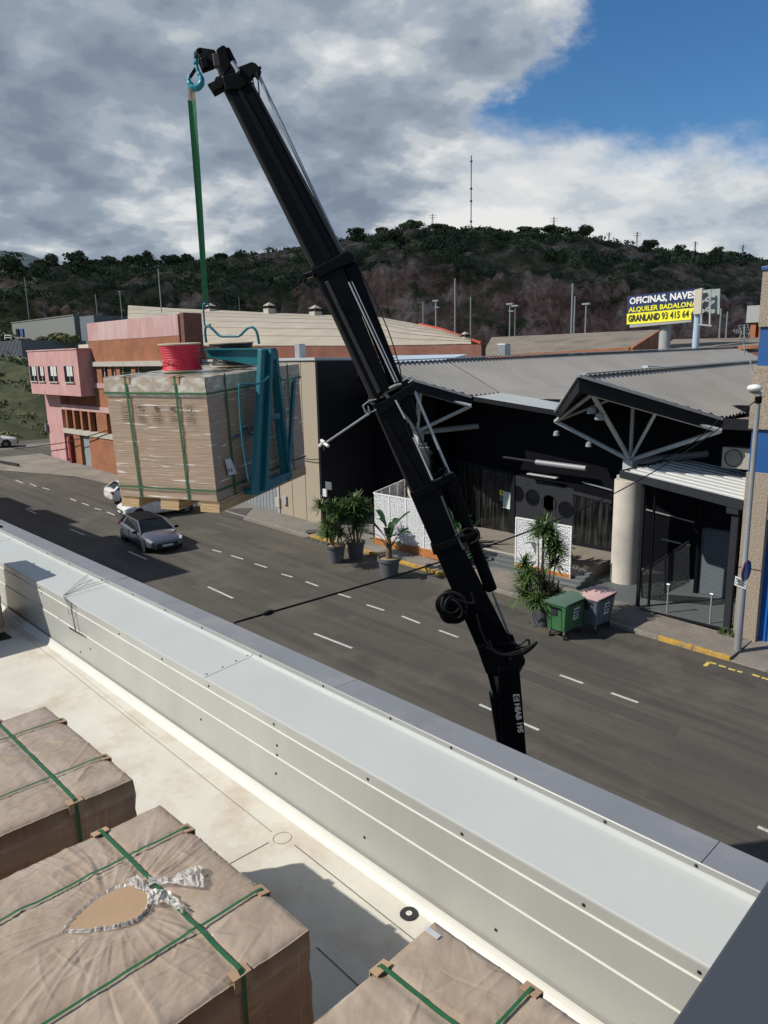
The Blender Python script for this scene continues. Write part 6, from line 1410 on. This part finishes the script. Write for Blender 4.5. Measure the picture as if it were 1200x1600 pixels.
# ================================================================ SCREENS, PLANTS, BINS
def screen(name,label,segs,zb,zt,posts=3,wood=True):
    b=Vector((segs[0][0],segs[0][1],zb)); t=thing(name,label,'screen',b)
    for (x0,y0),(x1,y1) in zip(segs,segs[1:]):
        P0,P1=Vector((x0,y0,0)),Vector((x1,y1,0)); d=(P1-P0); ln=d.length; n=max(1,round(ln/ .98)); nn=Vector((-d.y,d.x,0)).normalized()
        mb=MB(); mb.poly([P0+Vector((0,0,zb+.30)),P1+Vector((0,0,zb+.30)),P1+Vector((0,0,zt)),P0+Vector((0,0,zt))]); mb.build('perforated_panel','perforated',t,fix=False)
        for k in range(n+1):
            p=P0+d*(k/n); mb=MB(); mb.bar(p+Vector((0,0,zb)),p+Vector((0,0,zt+.02)),.05,.05,up=(0,1,0)); mb.build('frame_post','white_paint' if 0 else 'bill_white',t)
        for zz in (zt,zb+.30): mb=MB(); mb.bar(P0+Vector((0,0,zz)),P1+Vector((0,0,zz)),.045,.05); mb.build('frame_rail','bill_white',t)
        mb=MB(); q=nn*(.22 if nn.y>0 else -.22)
        for k in range(4): z0=zb+.02+k*.085; mb.hexa([P0+Vector((0,0,z0))-nn*.03,P1+Vector((0,0,z0))-nn*.03,P1+q+Vector((0,0,z0)),P0+q+Vector((0,0,z0)),P0+Vector((0,0,z0+.075))-nn*.03,P1+Vector((0,0,z0+.075))-nn*.03,P1+q+Vector((0,0,z0+.075)),P0+q+Vector((0,0,z0+.075))])
        mb.build('wooden_planter','planter_wood',t)
    return t
screen('garden_screen','white perforated garden screen on a wooden planter, behind the broad leaved potted plant',[(-24.0,24.2),(-22.5,20.75),(-18.55,20.75)],.70,3.0)
screen('garden_screen','white perforated garden screen on a wooden planter, behind the tall spiky plant beside the bins',[(-16.0,22.2),(-13.55,22.2)],.45,2.60)
def pot(px,py,h,rt,label,kind,ns=5,hs=(.9,1.8),sc_=1.,seed=1):
    rs=random.Random(seed); np.random.seed(seed); g=gnd(px,py,0); b=Vector((g.x,g.y+rt*.7,gz(g.x)))
    t=thing('potted_plant',label,'potted plant',b,0,'potted plants along the kerb')
    mb=MB(); mb.lathe([(rt*.70,0),(rt*.90,h*.80),(rt*.97,h*.82),(rt,h*.84),(rt,h),(rt*.90,h),(rt*.88,h*.9)],b,32,cap=False); mb.lathe([(0,.0),(rt*.7,.0)],b,24,cap=False); mb.build('pot','pot',t,smooth=True)
    mb=MB(); mb.lathe([(0,h*.97),(rt*.5,h*.96),(rt*.9,h*.90)],b,20,cap=False); mb.build('soil','soil',t)
    L=[];st=MB()
    def leafblade(c,d,ln,w,droop,seg=4):
        d=d.normalized(); s=d.cross(Vector((0,0,1))); 
        if s.length<.05: s=Vector((1,0,0))
        s.normalize(); prev=None; out=[]
        for i in range(seg+1):
            u=i/seg; p=c+d*ln*u+Vector((0,0,-droop*ln*u*u)); ww=w*(math.sin(math.pi*min(1,.18+.82*(1-u)))**.7 if u>.0 else .5); q=(p-s*ww/2,p+s*ww/2)
            if prev: out.append([prev[0],prev[1],q[1],q[0]])
            prev=q
        return out
    faces=[]
    if kind=='yucca':
        heads=[]
        for k in range(ns):
            a=2*math.pi*k/ns+rs.uniform(-.4,.4); hh=rs.uniform(*hs); r0=rt*.35; r1=rs.uniform(.15,.75)*sc_*(.6 if hh>sum(hs)/2 else 1.)
            p0=b+Vector((math.cos(a)*r0,math.sin(a)*r0,h*.9)); p2=b+Vector((math.cos(a)*r1,math.sin(a)*r1,h+hh)); p1=(p0+p2)/2+Vector((math.cos(a)*.06,math.sin(a)*.06,-.05))
            st.tube([p0,p1,p2],[.030,.024,.020],7); heads.append((p2,1.)); 
            if rs.random()<.5: q=p1.lerp(p2,.35)+Vector((rs.uniform(-.25,.25),rs.uniform(-.25,.25),rs.uniform(.1,.3))); st.tube([p1,q],[.02,.015],6); heads.append((q,.8))
        for c,s in heads:
            for k in range(int(105*s)):
                u=rs.uniform(-.45,1.); a=rs.uniform(0,2*math.pi); e2=math.sqrt(max(0,1-u*u)); d=Vector((math.cos(a)*e2,math.sin(a)*e2,u*.95+.12))
                faces+=leafblade(c+Vector((0,0,rs.uniform(-.14,.06))),d,rs.uniform(.38,.58)*s,.040,rs.uniform(.1,.45),3)
        st.build('stem','trunk',t,smooth=True); lm='yucca'
    else:
        st.tube([b+Vector((0,0,h*.9)),b+Vector((.02,0,h+.45)),b+Vector((.0,.02,h+.7))],[.13,.10,.07],9); st.build('stem','trunk',t,smooth=True)
        for k in range(ns):
            a=2*math.pi*k/ns*1.62+rs.uniform(-.2,.2); up_=rs.uniform(*hs); out=rs.uniform(.18,.75)*(1.3-.5*up_); p0=b+Vector((0,0,h+rs.uniform(.2,.6))); d=Vector((math.cos(a)*out,math.sin(a)*out,up_)); p1=p0+d*.62
            mb=MB(); mb.tube([p0,p1],[.02,.012],6); mb.build('leaf_stalk','banana',t)
            fr=leafblade(p1,(d.normalized()+Vector((math.cos(a)*.45,math.sin(a)*.45,.0))),rs.uniform(.6,.95),rs.uniform(.20,.30),rs.uniform(.1,.6),7)
            for q in fr:
                m0=(Vector(q[0])+Vector(q[1]))/2-Vector((0,0,.02)); m1=(Vector(q[2])+Vector(q[3]))/2-Vector((0,0,.02))
                faces.append([q[0],m0,m1,q[3]]); faces.append([m0,q[1],q[2],m1])
        lm='banana'
    mb=MB()
    for q in faces: mb.poly(q)
    mb.build('leaves',lm,t,fix=False,smooth='all'); return t
pot(517,880,.72,.40,'grey pot of spiky dragon trees, leftmost of the four pots along the kerb','yucca',9,(.35,2.1),1.35,3)
pot(548,874,.72,.40,'grey pot with slim spiky trees, just behind the leftmost pot','yucca',6,(.9,2.0),1.05,9)
pot(599,904,.76,.44,'grey pot with a broad leaved banana-like plant in front of the longer white screen','banana',17,(.45,1.25),1.,4)
pot(838,979,.80,.46,'grey pot with a tall spiky dragon tree behind the green bin','yucca',13,(.2,2.35),1.15,5)
# shrubs inside the screened terraces
def shrub(x,y,z,label,n,hs,seed):
    rs=random.Random(seed); t=thing('terrace_shrub',label,'shrub',(x,y,z)); mb=MB()
    for k in range(n):
        a=rs.uniform(0,6.28); d=Vector((math.cos(a),math.sin(a),rs.uniform(.6,2.2))).normalized(); ln=rs.uniform(*hs); s=d.cross(Vector((0,0,1))).normalized(); c=Vector((x+rs.uniform(-.5,.5),y+rs.uniform(-.2,.2),z)); prev=None; w=rs.uniform(.05,.16)
        for i in range(6):
            u=i/5; p=c+d*ln*u+Vector((0,0,-.35*ln*u*u)); ww=w*math.sin(math.pi*(.15+.85*u)) ; q=(p-s*ww,p+s*ww)
            if prev: mb.poly([prev[0],prev[1],q[1],q[0]])
            prev=q
    mb.build('leaves','banana',t,fix=False); return t
shrub(-15.6,22.9,1.5,'dark leafy plant showing over the left end of the shorter white screen',34,(.7,1.5),2); shrub(-14.5,22.9,1.5,'pale green fan leaved plant showing over the right end of the shorter white screen',34,(.7,1.5),6); shrub(-18.1,21.2,.7,'leafy plant spilling out behind the crane boom at the end of the longer screen',36,(.6,1.6),7); shrub(-19.5,22.6,1.2,'yellowish upright plant on the terrace behind the crane boom',30,(.8,2.2),8)

q=onz(1140,993,.33); mb=MB()
for k in range(150):
    a=random.uniform(0,6.28); x=q.x+random.uniform(-.35,.35); y=q.y+random.uniform(-.15,.2); d=Vector((math.cos(a)*.5,math.sin(a)*.5,random.uniform(.4,1.3))).normalized(); l=random.uniform(.1,.3); s=d.cross(Vector((0,0,1))).normalized()*.014; p=Vector((x,y,.32)); mb.poly([p-s,p+s,p+d*l])
tag(mb.build('weed_clump','yucca',fix=False),'tuft of weeds at the foot of the stone pier','weeds')
# wheelie bins
def bin_(cx_,cy_,label,m,ml,seed,rz=0.):
    z=gz(cx_); t=thing('waste_container',label,'waste container',(cx_,cy_,z),rz,'large wheeled waste containers'); t['_o']=(0,0,0)
    def B(mb,n,m_,**k): return mb.build(n,m_,t,world=False,**k)
    w,l=.37,.56; zb,zt=.24,1.06; mb=MB(); mb.hexa([(-w*.80,-l*.86,zb),(w*.80,-l*.86,zb),(w*.80,l*.86,zb),(-w*.80,l*.86,zb),(-w,-l,zt),(w,-l,zt),(w,l,zt),(-w,l,zt)]); B(mb,'body',m,bevel=.03)
    mb=MB(); mb.bb(-w-.03,w+.03,-l-.03,l+.03,zt,zt+.05); B(mb,'rim',m,bevel=.012)
    mb=MB()
    for y in (-.30,0,.30): mb.hexa([(w*.83,y-.03,zb+.05),(w*.85,y-.03,zb+.05),(w*.85,y+.03,zb+.05),(w*.83,y+.03,zb+.05),(w*.95,y-.03,zt-.02),(w*1.03,y-.03,zt-.02),(w*1.03,y+.03,zt-.02),(w*.95,y+.03,zt-.02)])
    for x in (-.18,.18): mb.hexa([(x-.03,-l*.9,zb+.05),(x+.03,-l*.9,zb+.05),(x+.03,-l*.86,zb+.05),(x-.03,-l*.86,zb+.05),(x-.03,-l*1.03,zt-.02),(x+.03,-l*1.03,zt-.02),(x+.03,-l*.98,zt-.02),(x-.03,-l*.98,zt-.02)])
    B(mb,'ribs',m)
    n=8; mb=MB()
    for i in range(n):
        x0=-w-.04+(2*w+.08)*i/n; x1=-w-.04+(2*w+.08)*(i+1)/n; h0=.10*math.sin(math.pi*i/n)+.05; h1=.10*math.sin(math.pi*(i+1)/n)+.05
        mb.hexa([(x0,-l-.04,zt+.05),(x1,-l-.04,zt+.05),(x1,l+.04,zt+.05),(x0,l+.04,zt+.05),(x0,-l-.04,zt+.05+h0*.6),(x1,-l-.04,zt+.05+h1*.6),(x1,l+.04,zt+.05+h1*.6),(x0,l+.04,zt+.05+h0*.6)])
    B(mb,'lid',ml)
    mb=MB(); mb.tube([(w+.06,-l+.15,zt+.02),(w+.06,l-.15,zt+.02)],.015,8); mb.tube([(-.2,-l-.05,zt-.05),(.2,-l-.05,zt-.05)],.02,8); B(mb,'handle','black_mech')
    mb=MB(); mb.bb(-.14,.06,-l-.01,-l+.01,zt-.30,zt-.06); B(mb,'lock_plate','ink')
    mb=MB(); y0=.02; mb.hexa([(w*.93,y0-.14,.55),(w*.935,y0-.14,.55),(w*.935,y0+.16,.55),(w*.93,y0+.16,.55),(w*1.03,y0-.14,.92),(w*1.04,y0-.14,.92),(w*1.04,y0+.16,.92),(w*1.03,y0+.16,.92)]); B(mb,'sticker','paper')
    mb=MB()
    for k,(a,b) in enumerate(((.62,.66),(.70,.76),(.80,.87))): 
        for j in range(3): yy=y0-.10+.085*j; mb.bb(w*.935+(a-.55)*.105,w*.935+(a-.55)*.105+.012,yy,yy+.05+.02*((j+k)%2),a,b)
    B(mb,'sticker_print','ink')
    for x in (-.25,.25):
        for y in (-.42,.42):
            mb=MB(); mb.lathe([(.02,-.022),(.085,-.022),(.095,-.012),(.095,.012),(.085,.022),(.02,.022)],(x,y,.095),18,(0.9,.4,0)); wl_=B(mb,'wheel','tyre'); mb=MB(); mb.bar((x,y,.10),(x,y,.25),.05,.05,up=(1,0,0)); B(mb,'castor_fork','galv')
    return t
bin_(-11.14,18.05,'green waste container with a pale sticker, nearest the camera beside the potted tree','bin_green','bin_green_lid',1)
bin_(-10.72,19.12,'grey waste container with a pale pink lid behind the green one','bin_grey','bin_pink_lid',2)
# ================================================================ CARS
def car(name,label,paint,roofm,pos,heading,L=4.25,Wd=1.8,Hh=1.45,van=False,rimm='rim',plate=True,scl=1.,trim=None):
    """car in local coordinates: +x forward"""
    z=gz(pos[0]); t=thing(name,label,'car',(pos[0],pos[1],z),heading); t['_o']=(0,0,0)
    slope=math.atan(GR)*1.0; t.scale=(scl,scl,scl*.90); t.rotation_euler=(Matrix.Rotation(slope,3,'Y')@Matrix.Rotation(heading,3,'Z')).to_euler()
    def B(mb,n,m_,**k): return mb.build(n,m_,t,world=False,**k)
    hw=Wd/2; f=L/2
    # lower body: stations (x, half width, bottom z, belt/hood z, crown)
    if van: ST=[(-f,.86,.42,.95),(-f+.06,.95,.28,1.02),(-f+.7,1.,.20,1.04),(-.6,1.,.18,1.03),(.5,1.,.18,1.00),(f-1.15,1.,.18,.99),(f-.85,.99,.2,.96),(f-.35,.96,.24,.86),(f-.08,.86,.26,.72),(f,.72,.34,.58)]
    else: ST=[(-f,.80,.45,.88),(-f+.07,.92,.30,.98),(-f+.6,.99,.22,1.00),(-.5,1.,.18,.95),(.45,1.,.18,.92),(f-1.25,1.,.18,.92),(f-.9,.985,.2,.90),(f-.40,.94,.24,.80),(f-.10,.84,.26,.68),(f,.66,.32,.55)]
    rows=[]
    for x,w,zb,zt in ST:
        w*=hw; rows.append([(x,-w*.90,zb),(x,-w*.985,zb+.10),(x,-w,zb+(zt-zb)*.45),(x,-w*.985,zb+(zt-zb)*.78),(x,-w*.93,zt-.02),(x,-w*.62,zt+.035),(x,0,zt+.05),(x,w*.62,zt+.035),(x,w*.93,zt-.02),(x,w*.985,zb+(zt-zb)*.78),(x,w,zb+(zt-zb)*.45),(x,w*.985,zb+.10),(x,w*.90,zb)])
    mb=MB(); k=len(rows[0])
    for r in rows: mb.v+=r
    for i in range(len(rows)-1):
        for j in range(k-1): a=i*k+j; mb.f.append((a,a+k,a+k+1,a+1)); mb.mi.append(0)
        mb.f.append((i*k+k-1,(i+1)*k+k-1,(i+1)*k,i*k)); mb.mi.append(0)
    mb.f.append(tuple(range(k))); mb.f.append(tuple(range((len(rows)-1)*k,len(rows)*k))[::-1]); mb.mi+=[0,0]
    body=B(mb,'body',paint,smooth='all')
    md=body.modifiers.new('s','SUBSURF'); md.levels=2; md.render_levels=2
    for e_ in body.data.edges: pass
    # greenhouse
    if van: base=[(-f+.10,.86),(f-1.0,.93)]; rf=[(-f+.35,.70),(f-1.75,.74)]; zb=1.0; zr=Hh
    else: base=[(-f+.12,.84),(f-1.10,.92)]; rf=[(-f+.62,.64),(.25,.70)]; zb=.93; zr=Hh-.03
    bx0,bw0=base[0]; bx1,bw1=base[1]; rx0,rw0=rf[0]; rx1,rw1=rf[1]; bw0*=hw; bw1*=hw; rw0*=hw; rw1*=hw
    mb=MB(); mb.hexa([(bx0,-bw0,zb),(bx1,-bw1,zb-.04),(bx1,bw1,zb-.04),(bx0,bw0,zb),(rx0,-rw0,zr-.05),(rx1,-rw1,zr-.02),(rx1,rw1,zr-.02),(rx0,rw0,zr-.05)]); B(mb,'glasshouse','glass_dark',bevel=.05,smooth=True)
    mb=MB(); rr=[]
    for i in range(7):
        u=i/6; x=rx0-.10+(rx1-rx0+.06)*u; w=(rw0+(rw1-rw0)*u)*1.03; zz=zr-.035+.035*math.sin(math.pi*(.25+u*.6)); rr.append([(x,-w,zz-.05),(x,-w*.9,zz+.01),(x,0,zz+.045),(x,w*.9,zz+.01),(x,w,zz-.05)])
    for i in range(6):
        for j in range(4): mb.poly([rr[i][j],rr[i+1][j],rr[i+1][j+1],rr[i][j+1]])
    B(mb,'roof',roofm,smooth='all')
    for s in (-1,1):
        mb=MB(); mb.bar((bx1+.02,s*bw1*1.0,zb-.04),(rx1-.02,s*rw1*1.01,zr-.01),.07,.05); mb.bar((rx1-.02,s*rw1*1.015,zr-.035),(rx0-.05,s*rw0*1.015,zr-.06),.05,.05); B(mb,'roof_pillar',trim or paint,bevel=.01)
        mb=MB(); mb.bar((bx0+.02,s*bw0*1.0,zb),(rx0-.04,s*rw0*1.01,zr-.05),.16 if not van else .1,.05); B(mb,'roof_pillar',paint,bevel=.01)
        if not van:
            q0_=[(bx0+.0,s*bw0*.97,zb-.02),(bx0+.62,s*(bw0+.02)*1.01,zb-.02),(rx0+.30,s*rw0*1.03,zr-.06),(rx0-.10,s*rw0*1.0,zr-.08)]; mb=MB(); mb.prism(q0_,(0,s*.015,0)); B(mb,'rear_quarter',paint)
        xm=(-.35 if not van else .1); um=.5; mb=MB(); mb.bar((xm,s*(bw0+bw1)/2*1.005,zb-.02),(xm-.12,s*(rw0+rw1)/2*1.01,zr-.04),.05,.02); B(mb,'door_pillar','car_black')
        if van:
            mb=MB(); mb.hexa([(-f+.2,s*bw0*.9,zb),(-.75,s*bw0*1.0,zb),(-.75,s*bw0*1.04,zb),(-f+.15,s*bw0*1.03,zb),(-f+.4,s*rw0*.9,zr-.06),(-.8,s*rw0*.9,zr-.04),(-.8,s*rw0*1.06,zr-.04),(-f+.35,s*rw0*1.06,zr-.06)]); B(mb,'side_panel',paint,bevel=.02)
        mb=MB(); mb.box((bx1-.25,s*(hw+.10),zb+.04),(.12,.20,.13)); B(mb,'mirror',paint if van else 'car_black',bevel=.03)
        for y_,nn in ((.05,'door_handle'),(-.75,'door_handle')): mb=MB(); mb.box((y_,s*hw*.99,.80),(.16,.03,.025)); B(mb,nn,paint,bevel=.005)
        for x in ((.62,)+((-.45,) if not van else (-.5,))): mb=MB(); mb.box((x,s*hw*.968,.62),(.008,.06,.48)); B(mb,'door_gap','ink')
        # lights
        mb=MB(); mb.hexa([(f-.42,s*hw*.92,.70),(f-.10,s*hw*.62,.60),(f-.13,s*hw*.62,.60),(f-.45,s*hw*.86,.70),(f-.46,s*hw*.90,.80),(f-.20,s*hw*.60,.715),(f-.22,s*hw*.60,.71),(f-.48,s*hw*.84,.79)]); B(mb,'headlight','lamp_glass')
        mb=MB(); mb.box((f-.27,s*hw*.70,.665),(.30,.36,.11),Matrix.Rotation(-s*.5,3,'Z')@Matrix.Rotation(.35,3,'Y')); B(mb,'headlight','lamp_glass',bevel=.03)
        mb=MB(); mb.box((-f+.08,s*hw*.78,.84),(.12,.26,.16 if not van else .32)); B(mb,'tail_light','red_lamp',bevel=.02)
    mb=MB(); mb.box((f-.03,0,.50),(.10,hw*1.1,.13)); B(mb,'grille','ink',bevel=.02); mb=MB(); mb.box((f-.0,0,.33),(.10,hw*1.3,.09)); B(mb,'bumper_intake','ink',bevel=.02)
    mb=MB(); mb.box((f+.03,0,.44),(.02,.50,.11)); B(mb,'number_plate','paper'); mb=MB(); mb.box((-f-.01,0,.62),(.02,.50,.11)); B(mb,'number_plate','paper')
    wb=f-.82
    for x in (-f+.78,wb):
        for s in (-1,1):
            mb=MB(); mb.lathe([(0,-.02),(.37,-.02),(.385,.0),(.0,.0)],(x,s*(hw*.955),.34),28,(0,s,0),cap=False); mb.lathe([(.0,.0),(.37,.0)],(x,s*(hw*.985),.34),28,(0,s,0),cap=False); B(mb,'wheel_arch','ink',fix=False)
            mb=MB(); mb.lathe([(.19,-.2),(.31,-.2),(.325,-.16),(.325,-.02),(.31,.0),(.21,.0)],(x,s*(hw*.995),.325),28,(0,s,0)); w=B(mb,'wheel','tyre',smooth=True); w['_o']=(0,0,0)
            mb=MB(); mb.lathe([(0,.012),(.05,.014),(.06,.004),(.20,.006),(.215,.002)],(x,s*(hw*.995),.325),28,(0,s,0),cap=False)
            B(mb,'rim','ink')
            mb=MB()
            for q in range(5):
                a=q*2*math.pi/5+.3; mb.bar((x+.03*math.cos(a),s*(hw*.995+.014),.325+.03*math.sin(a)),(x+.20*math.cos(a),s*(hw*.995+.014),.325+.20*math.sin(a)),.05,.012,up=(0,1,0))
            B(mb,'spokes',rimm)
    return t
car('hatchback_car','blue grey hatchback with a black roof driving along the street','car_grey','car_black',(-29.5,14.02),math.radians(-6),4.25,1.8,1.45,scl=.89,trim='rim_light')
car('compact_van','small white van parked nose out, half hidden under the hanging load','car_white','car_white',(-34.65,17.0),math.radians(-98),4.2,1.78,1.72,True,'rim_light',scl=.9)
car('hatchback_car','white hatchback parked nose in beside the small van, its tail towards the street','car_white','car_white',(-38.15,17.75),math.radians(84),3.5,1.62,1.36,False,'rim_light')
car('parked_car','white car on the cross street at the far left edge','car_white','car_white',(-66.9,18.6),math.radians(70),4.4,1.8,1.45,False,'rim_light')
# ================================================================ UNSEEN CLOUD added and shaped to shade the hillside
cl_=MB(); 
def blob(c,r,n=18):
    V=[];c=Vector(c)
    for j in range(n+1):
        th=math.pi*j/n; row=[]
        for i in range(2*n):
            ph=math.pi*i/n; k=1+.10*math.sin(5*th+3*ph)+.07*math.sin(9*ph+2*th); row.append((c.x+r[0]*k*math.sin(th)*math.cos(ph),c.y+r[1]*k*math.sin(th)*math.sin(ph),c.z+r[2]*k*math.cos(th)))
        V.append(row)
    for j in range(n):
        for i in range(2*n): i2=(i+1)%(2*n); cl_.poly([V[j][i],V[j+1][i],V[j+1][i2],V[j][i2]])
LDh=Vector((LD.x,LD.y))/(-LD.z)
def cover(az_,r,zc,rad):
    x=r*math.sin(math.radians(az_)); y=r*math.cos(math.radians(az_)); k=zc-40; blob((x-LDh.x*k,y-LDh.y*k,zc),(rad,rad,22))
for az_,r,rad in ((-84,380,115),(-72,400,110),(-60,330,120),(-48,300,110),(-38,290,100),(-28,300,110),(-16,320,120),(-66,250,70),(-40,400,90),(-24,420,90),(-6,330,110),(-52,405,90),(-56,215,60),(-46,200,60),(-36,195,60),(-26,200,60),(-16,205,60),(-76,215,50)): cover(az_,r,380,rad)
o=cl_.build('cloud','cloud_white',smooth='all',fix=False); tag(o,'broad white cloud added out of view to shade the hillside','cloud')
